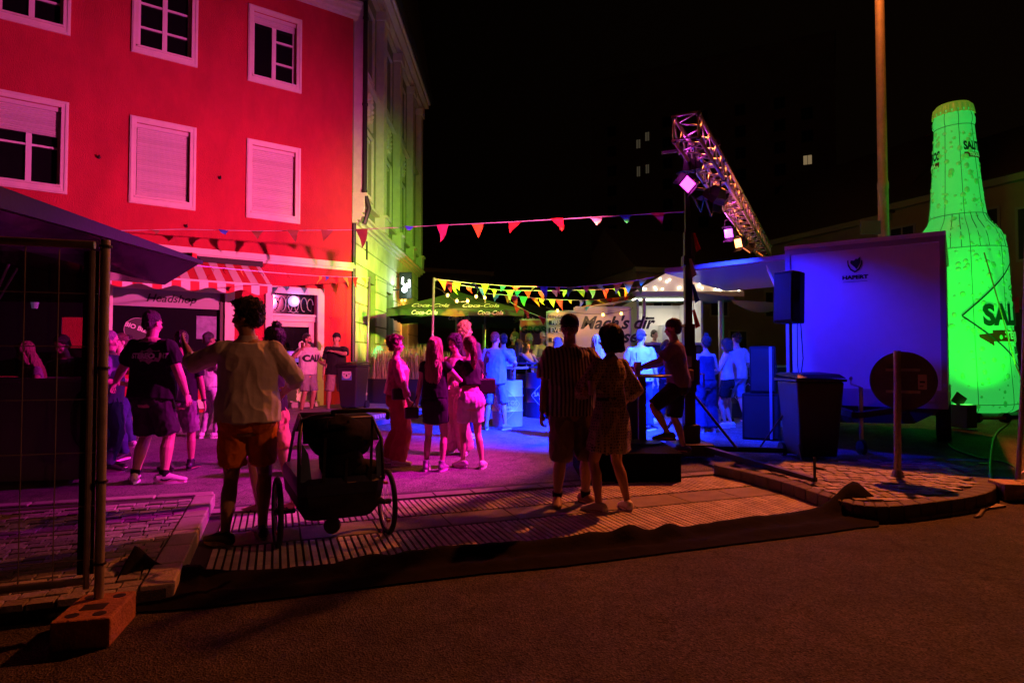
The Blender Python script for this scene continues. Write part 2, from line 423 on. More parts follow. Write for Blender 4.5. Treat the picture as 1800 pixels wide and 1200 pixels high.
# ================================================================ BUILDINGS
redp=mat('red_plaster',(.50,.02,.045),.9,bump=1.0,bs=75,var=.16,vs=2.2,stretch=(1,1,.45))
trim=mat('pale_trim',(.72,.66,.58),.7,bump=.1,bs=40,var=.06,vs=5)
white=mat('white_paint',(.78,.76,.74),.5,bump=.05,bs=30)
glass=mat('dark_glass',(.006,.006,.008),.06,spec=.6)
shut=mat('roller_shutter',(.62,.58,.56),.55,isl=.06)
dark=mat('near_black',(.012,.012,.013),.7)
tiles=mat('roof_tiles',(.09,.045,.035),.8,bump=.8,bs=22,var=.25,vs=8)
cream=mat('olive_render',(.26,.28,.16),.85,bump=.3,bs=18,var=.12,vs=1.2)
creamt=mat('cream_trim',(.68,.64,.52),.8,bump=.15,bs=30,var=.08)
metal=mat('galvanised_steel',(.5,.5,.5),.4,metal=.8,bump=.1,bs=30,var=.15)
dmetal=mat('dark_steel',(.05,.05,.055),.45,metal=.6,bump=.1,bs=40)
blackm=mat('black_plastic',(.015,.015,.017),.5,bump=.15,bs=90)
def fpt(A,D,N,s,z,d=0): return A+D*s+N*d+Z*z
def fbox(b,A,D,N,s0,s1,z0,z1,d0,d1):
    P=[fpt(A,D,N,s,z,d) for s in(s0,s1) for d in(d0,d1) for z in(z0,z1)]
    b.add(P,[(0,1,3,2),(4,6,7,5),(0,4,5,1),(2,3,7,6),(0,2,6,4),(1,5,7,3)])
def facade(A,D,N,s0,s1,z0,z1,ops,dep=.2,grid=None):
    b=MB()
    S=sorted(set([s0,s1]+[x for o in ops for x in o[:2]])); T=sorted(set([z0,z1]+[x for o in ops for x in o[2:4]]))
    for i in range(len(S)-1):
        for j in range(len(T)-1):
            cs,ct=(S[i]+S[i+1])/2,(T[j]+T[j+1])/2
            if any(o[0]<cs<o[1] and o[2]<ct<o[3] for o in ops): continue
            b.add([fpt(A,D,N,S[i],T[j]),fpt(A,D,N,S[i+1],T[j]),fpt(A,D,N,S[i+1],T[j+1]),fpt(A,D,N,S[i],T[j+1])],[(0,1,2,3)])
    for a,c,e,f in [o[:4] for o in ops]:
        for p,r in (((a,e),(a,f)),((a,f),(c,f)),((c,f),(c,e)),((c,e),(a,e))):
            b.add([fpt(A,D,N,*p),fpt(A,D,N,*r),fpt(A,D,N,*r,-dep),fpt(A,D,N,*p,-dep)],[(0,1,2,3)])
    return b
def ring(b,A,D,N,s0,s1,z0,z1,w,d0,d1):
    fbox(b,A,D,N,s0,s0+w,z0,z1,d0,d1); fbox(b,A,D,N,s1-w,s1,z0,z1,d0,d1)
    fbox(b,A,D,N,s0+w,s1-w,z1-w,z1,d0,d1); fbox(b,A,D,N,s0+w,s1-w,z0,z0+w,d0,d1)
def window(root,A,D,N,s0,s1,z0,z1,sh=0.0,mull=True,cas=.12,rows=3,tm=None,gm=None,left=False):
    """casing ring on the wall, recessed sash, glass, sill, and a roller shutter lowered by the share sh"""
    tm=tm or trim
    b=MB(); ring(b,A,D,N,s0,s1,z0,z1,cas,.003,.045); ring(b,A,D,N,s0+.02,s1-.02,z0+.02,z1-.02,.035,.045,.06)
    wdw=b.build('window',tm,root,bevel=.004)
    a,c,e,f=s0+cas,s1-cas,z0+cas,z1-cas
    g=MB(); fbox(g,A,D,N,a,c,e,f,-.165,-.155); g.build('pane',gm or glass,wdw)
    if sh<1:
        b=MB(); ring(b,A,D,N,a+.001,c-.001,e+.001,f-.001,.05,-.154,-.11)
        mid=(a+c)/2; 
        if mull: fbox(b,A,D,N,mid-.045,mid+.045,e+.05,f-.05,-.153,-.1)
        for k in range(1,rows):
            zz=e+(f-e)*k/rows; 
            if left: fbox(b,A,D,N,mid+.045,c-.05,zz-.018,zz+.018,-.153,-.115)
            else:
                fbox(b,A,D,N,a+.05,mid-.045,zz-.018,zz+.018,-.153,-.115); fbox(b,A,D,N,mid+.045,c-.05,zz-.018,zz+.018,-.153,-.115)
        b.build('sash',white,wdw)
    if sh>0:
        b=MB(); zt=f-.08; zb=f-(f-e)*sh+.02 if sh<1 else e+.02; z=zt; fbox(b,A,D,N,a+.003,c-.003,f-.08,f-.002,-.1,-.03)
        while z>zb:
            z2=max(z-.042,zb)
            b.add([fpt(A,D,N,a+.02,z,-.085),fpt(A,D,N,c-.02,z,-.085),fpt(A,D,N,c-.02,z2+.006,-.07),fpt(A,D,N,a+.02,z2+.006,-.07),fpt(A,D,N,c-.02,z2,-.088),fpt(A,D,N,a+.02,z2,-.088)],[(0,1,2,3),(3,2,4,5)]); z=z2
        b.build('shutter',shut,wdw)
    b=MB(); fbox(b,A,D,N,a-.02,c+.02,e,e+.035,-.1,.085); b.build('sill',tm,wdw)
    return wdw
# ---- red house
red=thing('red_house','tall red plastered house with pale window casings and a shop at its foot','house',loc=(A1.x,A1.y,0))
a1=(A1,D1,N1)
ws=[(-2.5,-1.29),(-4.76,-3.53),(-7.0,-5.78),(-9.3,-8.05)]
ops=[]
for s0,s1 in ws:
    ops.append((s0+.12,s1-.12,4.72,6.28)); ops.append((s0+.12,s1-.12,7.84,9.37))
shop=(-5.0,-2.88,.75,2.92); door=(-1.9,-.86,.3,2.95)
ops+= [shop,door]
facade(*a1,-10.5,0,0,9.95,ops,.22).build('wall',redp,red)
b=MB(); fbox(b,*a1,-10.5,-.01,0,9.9,-6,-.3); b.build('rear_wall',mat('old_brown_render',(.16,.1,.08),.9,var=.2),red)
b=MB(); fbox(b,*a1,-10.5,.06,3.66,3.74,.0,.1); fbox(b,*a1,-10.5,.06,3.74,3.8,0,.06); fbox(b,*a1,-10.5,.06,3.6,3.66,0,.05); b.build('string_course',trim,red)
b=MB()
for z0,z1,d in ((9.95,10.02,.08),(10.02,10.12,.18),(10.12,10.2,.3),(10.2,10.26,.36)): fbox(b,*a1,-10.5,.1,z0,z1,-.1,d)
b.build('cornice',trim,red)
b=MB(); b.tube([fpt(*a1,-10.5,10.33,.46),fpt(*a1,.15,10.33,.46)],.075,8); b.build('gutter',dmetal,red)
b=MB(); b.add([fpt(*a1,-10.6,10.27,.5),fpt(*a1,.12,10.27,.5),fpt(*a1,.12,13.6,-3.4),fpt(*a1,-10.6,13.6,-3.4),fpt(*a1,.12,10.27,-6.2),fpt(*a1,-10.6,10.27,-6.2)],[(0,1,2,3),(3,2,4,5),(0,3,5),(1,4,2),(0,5,4,1)]); b.build('roof',tiles,red)
for i,(s0,s1) in enumerate(ws):
    window(red,*a1,s0,s1,4.6,6.4,sh=[1,1,.38,.38][i],rows=2)
    window(red,*a1,s0,s1,7.72,9.49,sh=[.16,0,.0,.0][i],rows=3,left=(i==0))
# wall hooks
for px,py in ((177,284),(386,319),(318,402)):
    pass
for s,z in ((-5.28,5.43),(-3.05,5.4),(-3.7,4.25)):
    b=MB(); b.tube([fpt(*a1,s,z,0),fpt(*a1,s,z,.06),fpt(*a1,s,z+.02,.09)],.018,8); b.ell(fpt(*a1,s,z,.01),(.035,.035,.035)); b.build('wall_hook',dmetal,red)
# shop window
b=MB(); ring(b,*a1,-5.2,-2.72,.35,3.05,.2,.003,.07); sf=b.build('shop_front',trim,red,bevel=.006)
b=MB(); fbox(b,*a1,-5.0,-2.92,1.25,2.5,-.14,-.13); b.build('pane',mat('shop_glass',(.008,.007,.012),.08,spec=.5),sf)
b=MB(); fbox(b,*a1,-5.0,-2.92,2.5,2.9,-.12,-.05); b.build('sign_panel',mat('shop_panel',(.34,.32,.36),.6,bump=.05),sf)
b=MB(); fbox(b,*a1,-5.0,-2.92,.7,1.25,-.12,-.05); b.build('stall_riser',mat('shop_riser',(.36,.34,.34),.7,bump=.2),sf)
b=MB(); fbox(b,*a1,-3.0,-2.9,.7,2.9,-.1,.0); b.build('glazing_bar',mat('brown_frame',(.06,.04,.035),.6),sf)
lettering('Headshop',fpt(*a1,-3.95,2.68,-.045),D1,Z,.23,mat('sign_black',(.01,.01,.01),.6),sf,shear=.3,bold=.004)
b=MB(); M_=frame(fpt(*a1,-4.55,2.02,-.125),D1,Z); b.tube([M_@Vector((.24*math.cos(t*math.pi/16),.24*math.sin(t*math.pi/16),.004)) for t in range(33)],.007,6); rl=b.build('round_logo',mat('logo_ring',(.45,.4,.42),.5),sf)
b=MB(); b.lathe([(.0,.003),(.23,.0035)],28,M=M_); b.build('logo_disc',mat('logo_black',(.015,.012,.015),.5),rl)
vs,fs=text_mesh('BIO BIZZ',.125,bold=.004)
b=MB(); b.add([M_@(Matrix.Rotation(R(-20),3,'Z')@Vector((v.x,v.y+.03,.009))) for v in vs],fs); b.build('lettering',mat('logo_white',(.7,.68,.68),.5),rl)
# things inside the window, poster
b=MB(); fbox(b,*a1,-3.45,-3.05,1.85,2.35,-.128,-.122); b.build('poster',mat('poster_purple',(.16,.13,.3),.5,var=.4,vs=9),sf)
leaf=mat('pot_plant_leaves',(.1,.13,.06),.6)
for s in (-4.35,-4.0,-3.55,-4.75):
    b=MB(); p=fpt(*a1,s,1.26,.0)-N1*.0
    p=fpt(*a1,s,1.27,-.09)
    b.lathe([(.04,0),(.055,.1),(.05,.1)],10,c=p)
    for k in range(14):
        a=random.random()*6.28; L=random.uniform(.12,.24); d=D1*math.cos(a)*.6+N1*abs(math.sin(a))*.12
        b.tube([p+Z*.1,p+Z*(.1+L*.9)+d*L*.5,p+Z*(.1+L*.6)+d*L*1.1],[.006,.012,.002],4)
    o=b.build('potted_plant',leaf,None,smooth=True)
    k=int(round((s+5)*4))
    tag(o,{2:'small spiky pot plant in the shop window below the round logo',3:'small spiky pot plant in the shop window just right of the round logo',4:'small spiky pot plant in the middle of the shop window',6:'small spiky pot plant in the shop window below the poster',1:'small spiky pot plant at the left end of the shop window'}.get(k,'small pot plant in the shop window'),'pot plant','pot plants in the shop window')
# awning
awr=mat('awning_red',(.6,.03,.04),.8,bump=.2,bs=20); aww=mat('awning_white',(.72,.66,.62),.8,bump=.2,bs=20)
b=MB(); mi=[]; s=-5.75; k=0
while s<-2.2-.01:
    s2=min(s+.165,-2.2)
    b.add([fpt(*a1,s,3.52,.04),fpt(*a1,s2,3.52,.04),fpt(*a1,s2,2.98,1.05),fpt(*a1,s,2.98,1.05)],[(0,1,2,3)]); mi.append(k%2)
    n_=4
    for j in range(n_):
        t0=s+(s2-s)*j/n_; t1=s+(s2-s)*(j+1)/n_
        zb=lambda t: 2.98-.17-.045*math.cos(t*2*math.pi/.62)
        b.add([fpt(*a1,t0,2.98,1.05),fpt(*a1,t1,2.98,1.05),fpt(*a1,t1,zb(t1),1.06),fpt(*a1,t0,zb(t0),1.06)],[(0,1,2,3)]); mi.append(k%2)
    s=s2; k+=1
o=b.build('awning',awr,red); o.data.materials.append(aww)
for p,i in zip(o.data.polygons,mi): p.material_index=i
so=o.modifiers.new('s','SOLIDIFY'); so.thickness=.008
b=MB(); b.tube([fpt(*a1,-5.75,2.985,1.05),fpt(*a1,-2.2,2.985,1.05)],.022); b.build('front_bar',white,o)
b=MB(); fbox(b,*a1,-5.8,-2.15,3.5,3.62,.003,.14); b.build('cassette',dark,o)
# entrance door
b=MB(); ring(b,*a1,-2.06,-.7,.28,3.1,.16,.003,.07); dr=b.build('door_surround',trim,red,bevel=.006)
b=MB(); fbox(b,*a1,-1.9,-.86,.28,.42,-.2,.25); b.build('door_step',mat('step_stone',(.4,.38,.36),.7,bump=.2),dr)
b=MB(); ring(b,*a1,-1.88,-.88,.42,2.3,.12,-.19,-.12); fbox(b,*a1,-1.76,-1.0,.54,1.0,-.18,-.13); fbox(b,*a1,-1.66,-1.1,.62,.9,-.13,-.115); fbox(b,*a1,-1.9,-.86,2.3,2.42,-.2,-.06); fbox(b,*a1,-1.92,-.84,2.42,2.47,-.2,-.02)
lf=b.build('door',mat('door_cream',(.66,.62,.5),.55,bump=.1),red)
b=MB(); fbox(b,*a1,-1.76,-1.0,1.0,2.18,-.17,-.16); b.build('pane',glass,lf)
b=MB(); fbox(b,*a1,-1.05,-1.0,1.2,1.5,-.12,-.09); b.build('handle',metal,lf)
b=MB()
for (s,z,r) in ((-1.66,2.05,.05),(-1.66,1.85,.055),(-1.66,1.62,.04),(-1.14,1.75,.1),(-1.12,1.45,.05)):
    b.lathe([(r,0),(r,.003)],16,M=frame(fpt(*a1,s,z,-.158),D1,Z),c=(0,0,0))
b.build('sticker',mat('sticker_pale',(.5,.45,.48),.5),lf)
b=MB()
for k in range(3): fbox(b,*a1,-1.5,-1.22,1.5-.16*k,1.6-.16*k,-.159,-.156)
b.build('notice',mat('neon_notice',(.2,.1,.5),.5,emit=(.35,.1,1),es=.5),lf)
b=MB(); fbox(b,*a1,-1.74,-1.3,1.02,1.2,-.159,-.155); b.build('notice',mat('yellow_sign',(.6,.4,.05),.5),lf)
b=MB(); fbox(b,*a1,-1.9,-.86,2.47,2.95,-.2,-.19); tr=b.build('transom',glass,dr)
b=MB()
for sgn in (-1,1):
    for k in range(3):
        c0=-1.38+sgn*(.1+k*.15); pts=[fpt(*a1,c0+sgn*.06*math.cos(t)*1.2,2.71+.19*math.sin(t)*(1-.12*k),-.13) for t in [i*math.pi/6*.95 for i in range(11)]]
        b.tube(pts,.011,6)
b.tube([fpt(*a1,-1.38+.12*math.cos(i*math.pi/8),2.71+.2*math.sin(i*math.pi/8),-.13) for i in range(17)],.011,6)
b.build('iron_scrollwork',mat('wrought_iron',(.25,.22,.2),.5,metal=.4),dr)
b=MB(); b.ell(fpt(*a1,-1.38,2.78,-.1),(.13,.13,.13)); b.build('globe_lamp',mat('globe_light',(.9,.85,1),.5,emit=(.6,.4,1),es=1.0),dr,smooth=True)
point('door_globe_light',fpt(*a1,-1.38,2.78,.15),(.5,.25,1),6,.1)
# ---- cream corner house
gh=thing('cream_house','cream house with pilasters, plaster medallions and rusticated ground floor lit green','house',loc=(A1.x,A1.y,0))
a2=(A2,D2,N2)
bays=[(.95,2.1),(3.5,4.65),(6.0,7.1)]
ops=[]
for s0,s1 in bays: ops+=[(s0+.1,s1-.1,5.75,7.55),(s0+.1,s1-.1,9.15,11.0)]
ops+=[(1.55,2.6,.3,3.55),(4.05,5.15,.3,3.55),(6.5,7.9,.3,3.4)]
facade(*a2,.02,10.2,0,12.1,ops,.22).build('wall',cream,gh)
b=MB(); fbox(b,*a2,.02,10.2,0,12.1,-8,-.35); b.build('rear_wall',mat('grey_render',(.2,.19,.16),.9,var=.2),gh)
b=MB()                                  # rusticated blocks of the ground floor
z=.35; r_=0
gops=ops[-3:]
while z<4.7:
    z2=z+.5
    segs=[]; s=.1
    edges=[.1]+[x for o in gops if z<o[3]-.1 for x in (o[0]-.02,o[1]+.02)]+[10.2]
    for i in range(0,len(edges)-1,2):
        e0,e1=edges[i],edges[i+1]; L=e1-e0; n_=max(1,round(L/1.25)); 
        for k in range(n_):
            fbox(b,*a2,e0+L*k/n_+.012,e0+L*(k+1)/n_-.012,z+.014,z2-.014,.002,.035)
    z=z2; r_+=1
b.build('rustication',mat('cream_render',(.66,.62,.48),.85,bump=.4,bs=18,var=.22,vs=1.2),gh,bevel=.01)
b=MB()
for z0,z1,d in ((4.82,4.9,.1),(4.9,4.98,.2),(4.98,5.04,.3),(5.04,5.08,.24)): fbox(b,*a2,.05,10.35,z0,z1,0,d)
b.build('string_course',creamt,gh)
b=MB()
for z0,z1,d in ((11.55,11.7,.12),(11.7,11.85,.25),(11.85,12.0,.42),(12.0,12.1,.5)): fbox(b,*a2,.05,10.35,z0,z1,0,d)
b.build('cornice',creamt,gh)
b=MB()
for s in (.3,2.75,5.25,7.75,9.8):
    fbox(b,*a2,s-.2,s+.2,5.08,11.5,0,.24); fbox(b,*a2,s-.26,s+.26,5.08,5.5,0,.30); fbox(b,*a2,s-.27,s+.27,11.3,11.55,0,.3)
    fbox(b,*a2,s-.25,s+.25,5.5,5.58,0,.36)
b.build('pilaster',creamt,gh,bevel=.008)
b=MB()
for i in range(4):
    s0=[.5,2.95,5.45,7.95][i]; s1=[2.55,5.05,7.55,9.6][i]
    fbox(b,*a2,s0,s1,5.5,5.58,0,.16); b.build('sill_course',creamt,gh); b=MB(); fbox(b,*a2,s0,s1,8.85,8.93,0,.14); b.build('sill_course',creamt,gh); b=MB()
for i,(s0,s1) in enumerate(bays):
    window(gh,*a2,s0,s1,5.65,7.65,sh=[1,.7,.0][i],tm=creamt,cas=.1)
    window(gh,*a2,s0,s1,9.05,11.1,sh=0,tm=creamt,cas=.1)
    b=MB(); c=(s0+s1)/2; fbox(b,*a2,s0+.05,s1-.05,7.8,8.8,0,.04)
    for k in range(16):
        t=k*math.pi/8; b.ell(fpt(*a2,c+.3*math.cos(t),8.3+.36*math.sin(t),.06),(.06,.06,.06),n=8,m=6)
    b.ell(fpt(*a2,c,8.3,.05),(.06,.16,.22),n=10,m=8)
    b.build('medallion',creamt,gh)
for i,(s0,s1,z0,z1) in enumerate(gops):
    b=MB(); fbox(b,*a2,s0,s1,z0,z1,-.2,-.19); pn=b.build('shop_window',mat('green_glass',(.02,.03,.03),.15,spec=.6),gh)
    b=MB(); ring(b,*a2,s0,s1,z0,z1,.07,-.19,-.12); b.build('frame',mat('olive_frame',(.2,.2,.12),.6),pn)
    if i==2:
        b=MB(); fbox(b,*a2,s0+.1,s1-.1,2.2,3.1,-.185,-.18); b.build('lit_transom',mat('warm_transom',(.6,.3,.1),.5,emit=(1,.35,.06),es=.9),pn)
b=MB(); fbox(b,*a2,1.3,1.42,4.1,4.6,.0,.06); b.build('vent',dmetal,gh)
b=MB(); p=fpt(*a2,.12,0,.28)+Vector((0,0,0)); b.tube([p+Z*12.0,p+Z*5.6,p+Z*5.2+N2*.12,p+Z*4.8+N2*.0],.06,8); b.tube([fpt(*a2,.02,4.8,.05),fpt(*a2,.02,.2,.05)],.05,8)
for z in (5.6,7.8,10): b.lathe([(.075,0),(.075,.06)],10,c=p+Z*z)
b.build('downpipe',dmetal,gh,smooth='auto')
b=MB(); b.tube([fpt(*a2,.1,12.1,.6),fpt(*a2,10.4,12.1,.6)],.08,8); b.build('gutter',dmetal,gh)
b=MB(); b.add([fpt(*a2,-.3,12.12,.6),fpt(*a2,10.5,12.12,.6),fpt(*a2,10.5,16.6,-.1),fpt(*a2,-.3,16.6,-.1),fpt(*a2,10.5,16.6,-8),fpt(*a2,-.3,16.6,-8),fpt(*a2,10.5,12.12,-8),fpt(*a2,-.3,12.12,-8)],[(0,1,2,3),(3,2,4,5),(5,4,6,7),(0,3,5,7),(1,6,4,2),(0,7,6,1)]); b.build('roof',mat('slate_roof',(.05,.05,.05),.8,bump=.5,bs=20,var=.2),gh)
# projecting lit sign
sg=thing('lit_wall_sign','black square bar sign with glowing white shapes on the cream house','sign',loc=fpt(*a2,5.5,3.5,.02))
P=fpt(*a2,5.5,3.85,.3); sr=Vector((1,0,0))
b=MB(); b.box(P+Vector((.05,.06,.05)),(.42,.1,.9)); b.build('sign_box',blackm,sg,bevel=.01)
lit=mat('sign_white_light',(1,1,1),.5,emit=(.9,1,.8),es=5)
b=MB(); M_=frame(P+Vector((.05,-.002,.1)),sr,Z)
b.tube([M_@Vector((-.08,.22,0)),M_@Vector((-.1,.02,0)),M_@Vector((.0,-.07,0)),M_@Vector((.03,-.02,0))],[.032,.04,.04,.02],8); b.tube([M_@Vector((.13,.14,0)),M_@Vector((.14,-.1,0)),M_@Vector((.05,-.14,0))],[.035,.035,.02],8)
b.tube([M_@Vector((.05,.02,0)),M_@Vector((.06,-.1,0))],[.02,.02],6); b.build('glowing_shapes',lit,sg,smooth=True)
b=MB(); b.beam(fpt(*a2,5.5,4.2,.0),P+Vector((-.1,.06,.35)),.03); b.build('bracket',dmetal,sg)
lp=thing('wall_lamp','small bright white floodlight fixed below the bar sign on the cream house','lamp',loc=fpt(*a2,5.2,3.2,.0))
c=at(711,509,20.6)
b=MB(); b.beam(fpt(*a2,5.2,c.z,.0),c,.04); b.build('bracket',dmetal,lp)
b=MB(); b.ell(c,(.09,.06,.09)); b.build('bulb',mat('cold_lamp',(1,1,1),.5,emit=(.7,1,1),es=14),lp,smooth=True)
point('cold_wall_lamp',c+Vector((.1,-.15,0)),(.8,1,.9),25,.06)
# ---- dark houses behind
dk=mat('dim_render',(.25,.18,.14),.9,var=.2,vs=.6); dk2=mat('dim_tower_render',(.5,.36,.28),.9,var=.15,vs=.3)
dimw=mat('dim_window',(.03,.03,.035),.2); litw=mat('lit_window',(.6,.5,.3),.5,emit=(1,.7,.35),es=.18); litw2=mat('half_lit_window',(.4,.35,.25),.5,emit=(1,.8,.5),es=.035)
dimt=mat('dim_trim',(.3,.25,.2),.8)
def block(name,label,pxa,pxb,ytop,Y,Yb,roof=1.5,wins=(),m=None,depth=8,lits=(),group=None,plain=0):
    """a far building whose street face runs from pixel column pxa at depth Y to pxb at depth Yb"""
    a=onground(pxa,Y); c=onground(pxb,Yb); zt=at(pxa,ytop,Y).z
    t=thing(name,label,'house' if name!='apartment_tower' else 'apartment block',loc=a,group=group)
    d=(c-a); d.z=0; L=d.length; d.normalize(); n=Vector((d.y,-d.x,0))
    base=Vector((a.x,a.y,0)); g=a.z
    b=MB(); fbox(b,base,d,n,0,L,g-1,zt,-depth,0); b.build('wall',m or dk,t)
    b=MB()
    if roof>0:
        b.add([fpt(base,d,n,-.3,zt,.4),fpt(base,d,n,L+.3,zt,.4),fpt(base,d,n,L+.3,zt+roof,-depth/2),fpt(base,d,n,-.3,zt+roof,-depth/2),fpt(base,d,n,L+.3,zt,-depth-.3),fpt(base,d,n,-.3,zt,-depth-.3)],[(0,1,2,3),(3,2,4,5),(0,3,5),(1,4,2),(0,5,4,1)])
        b.build('roof',tiles,t)
        b=MB(); fbox(b,base,d,n,-.2,L+.2,zt-.25,zt-.003,.003,.3); b.build('eaves',dimt,t)
    else: fbox(b,base,d,n,-.2,L+.2,zt,zt+.5,-depth-.2,.2); b.build('parapet',m or dk,t)
    for (s,z,w_,h_,kind) in wins:
        s*=L
        b=MB(); ring(b,base,d,n,s-w_/2-.09,s+w_/2+.09,z-.09,z+h_+.09,.09,.003,.05); f=b.build('window',dimt,t)
        b=MB(); fbox(b,base,d,n,s-w_/2,s+w_/2,z,z+h_,.004,.02); b.build('pane',{0:dimw,1:litw,2:litw2}[kind],f)
        b=MB(); fbox(b,base,d,n,s-.03,s+.03,z,z+h_,.021,.04); b.build('glazing_bar',dimt,f)
    return t
# (row of dormers and first-floor windows behind the trailer)
block('dark_townhouse','dark two storey townhouse with lit attic windows behind the blue trailer',1290,1566,440,36,27,roof=4.5,depth=9,wins=[(.25,4.1,.9,1.3,0),(.42,4.1,.9,1.3,0),(.6,4.1,.9,1.3,0),(.78,4.1,.9,1.3,0),(.94,4.1,.9,1.3,0),(.25,1.2,1,1.6,0),(.5,1.2,1,1.6,0),(.75,1.2,1,1.6,0)])
t=block('tan_corner_house','tan rendered house behind the green bottle with a shop on its ground floor',1566,1960,362,27,20,roof=3.2,depth=9,m=mat('tan_render',(.3,.19,.1),.9,var=.15,vs=.8),wins=[(.08,5.0,1.0,2.0,0),(.5,5.2,1,1.8,0),(.72,5.0,1,1.8,0),(.62,1.0,1.2,2.2,0)])
p=at(1793,537,21.8)
lettering('MODE',p+Vector((.35,-.35,0)),(.72,-.7,0),Z,.75,mat('red_letter',(.5,.02,.02),.5),t,bold=.02)
block('apartment_tower','high dark apartment block with a handful of lit windows above the townhouse roofs',1040,1475,150,95,80,roof=0,depth=16,m=dk2,wins=
  [(.222,32.6,.6,1.3,2),(.262,33.5,.6,1.3,2),(.222,28.4,.5,1.5,2),(.262,28.7,.5,1.3,2),(.9,27.0,1.0,1.2,1)]+[(s,z,1.3,1.5,0) for s in (.1,.35,.5,.65,.8) for z in (14,17,20,23,26,29,32,35)]+[(s,z,1.3,1.5,0) for s in (.9,) for z in (14,17,20,30,33)])
block('gabled_back_house','dim gabled house in the dark gap beyond the cream house',725,860,470,38,40,roof=3,depth=8,m=mat('dim_grey_render',(.1,.09,.09),.9,var=.2),wins=[(.25,3.6,.9,1.4,0),(.65,3.6,.9,1.4,0)])
block('attic_house','dim house with two faint attic windows right of the light tower',1395,1500,380,40,38,roof=2.0,depth=6,wins=[(.3,9.6,.8,1.7,2),(.72,10.0,.8,1.7,1)])
block('row_house','dim low house behind the snack stall and the speakers',1120,1400,470,30,32,roof=2.6,depth=7,wins=[(.15,3.6,.9,1.2,0),(.5,3.6,.9,1.2,0),(.85,3.6,.9,1.2,0),(.62,1.0,.9,1.8,0)])
# ================================================================ STREET FURNITURE AND STAGE GEAR
X=Vector((1,0,0)); Y_=Vector((0,1,0))
# ---- fence panel with dark tarp, on the left
FP=at(174,1045,3.34); FQ=at(-150,1085,3.1); FQ.z=.1
ft=Vector((FP.x,FP.y,0)); fd=(Vector((FQ.x,FQ.y,0))-ft).normalized()
steel=mat('dull_steel',(.34,.32,.30),.5,metal=.5,bump=.1,bs=50,var=.3)
fe=thing('site_fence','tall site fence panel hung with dark see-through netting at the left edge','fence',loc=ft)
HT=at(180,422,ft.y).z
b=MB(); b.tube([ft+Z*.12,ft+Z*HT],.023,12); b.build('post',steel,fe,smooth='auto'); b=MB(); b.tube([ft-fd*-2.6+Z*.12,ft+fd*2.6+Z*HT],.024,12); b.build('post',steel,fe,smooth='auto')
b=MB(); b.tube([ft+fd*.05+Z*(HT-.03),ft+fd*2.6+Z*(HT-.03)],.022,12); b.tube([ft+fd*.07+Z*.24,ft+fd*2.6+Z*.2],.02,12); b.tube([ft+fd*.06+Z*.2,ft+fd*.06+Z*(HT-.06)],.015,10); b.build('frame_tube',steel,fe,smooth='auto')
b=MB()
for k in range(17): b.tube([ft+fd*(.06+.15*k)+Z*.22,ft+fd*(.06+.15*k)+Z*(HT-.05)],.003,5)
for k in range(7): b.tube([ft+fd*.03+Z*(.35+.28*k),ft+fd*2.6+Z*(.35+.28*k)],.003,5)
b.build('wire_mesh',steel,fe)
net=mat('dark_netting',(.02,.018,.025),.9,alpha=.66)
b=MB(); n_=14
for k in range(n_+1):
    p=ft+fd*(.04+2.55*k/n_)+Vector((0,.02+.012*math.sin(k*1.7),0)); b.v+= [p+Z*(.27+.01*math.sin(k*2)),p+Z*(HT-.08)]
for k in range(n_): b.f.append((2*k,2*k+1,2*k+3,2*k+2))
o=b.build('netting',net,fe)
b=MB(); b.prism([ft+fd*.035+Y_*.012+Z*.27,ft+fd*.11+Y_*.012+Z*.27,ft+fd*.11+Y_*.02+Z*(HT-.06),ft+fd*.035+Y_*.012+Z*(HT-.06)],(0,.006,0)); b.build('netting_hem',mat('netting_hem',(.03,.025,.025),.9,bump=.3),fe)
b=MB()
for z in (.32,.75,1.35,2.0):
    b.lathe([(.032,0),(.032,.012)],12,c=ft+Z*z)
b.build('cable_tie',blackm,fe)
def foot_block(name,label,c,rz,L=.38,W=.26,H=.145,col=(.34,.15,.08)):
    t=thing('ballast_block',label,'fence foot',loc=c,rz=rz,group='concrete fence feet')
    m=mat('reddish_concrete' if col[0]<.4 else 'pale_concrete',col,.85,bump=.6,bs=45,var=.3,vs=12)
    b=MB(); b.prism([(-W/2,-L/2,0),(W/2,-L/2,0),(W/2,L/2,0),(-W/2,L/2,0)],(0,0,H)); b.build('block',m,t,world=False,bevel=.012)
    for x,y,r in ((-.06,-.12,.03),(.06,-.12,.03),(.07,.12,.03),(-.07,.13,.028)):
        b=MB(); b.lathe([(r,H-.004),(r,H+.002)],16,c=(x,y,0)); b.build('hole',dark,t,world=False)
    b=MB(); b.box((0,-.02,H-.002),(.11,.08,.008)); b.build('slot',dark,t,world=False)
    return t
foot_block('fence_foot','reddish concrete fence foot with round holes under the left fence post',Vector((-2.13,3.24,0)),R(14))
foot_block('fence_foot','pale concrete fence foot with round holes at the right edge beyond the island',gp(1830,888)+Vector((.16,.26,0)),R(80),L=.7,W=.30,H=.17,col=(.5,.38,.22))
rp=thing('fence_post','slim leaning fence post standing in a concrete foot at the right edge','post',loc=gp(1790,862))
b=MB(); p=gp(1790,862)+Z*.1; b.tube([p,at(1800,640,p.y+.02),at(1806,400,p.y+.03)],.024,10); b.build('tube',steel,rp,smooth='auto')
b=MB(); b.beam(p+Z*.05,p+Vector((.35,.05,.28)),.02); b.build('brace',steel,rp)
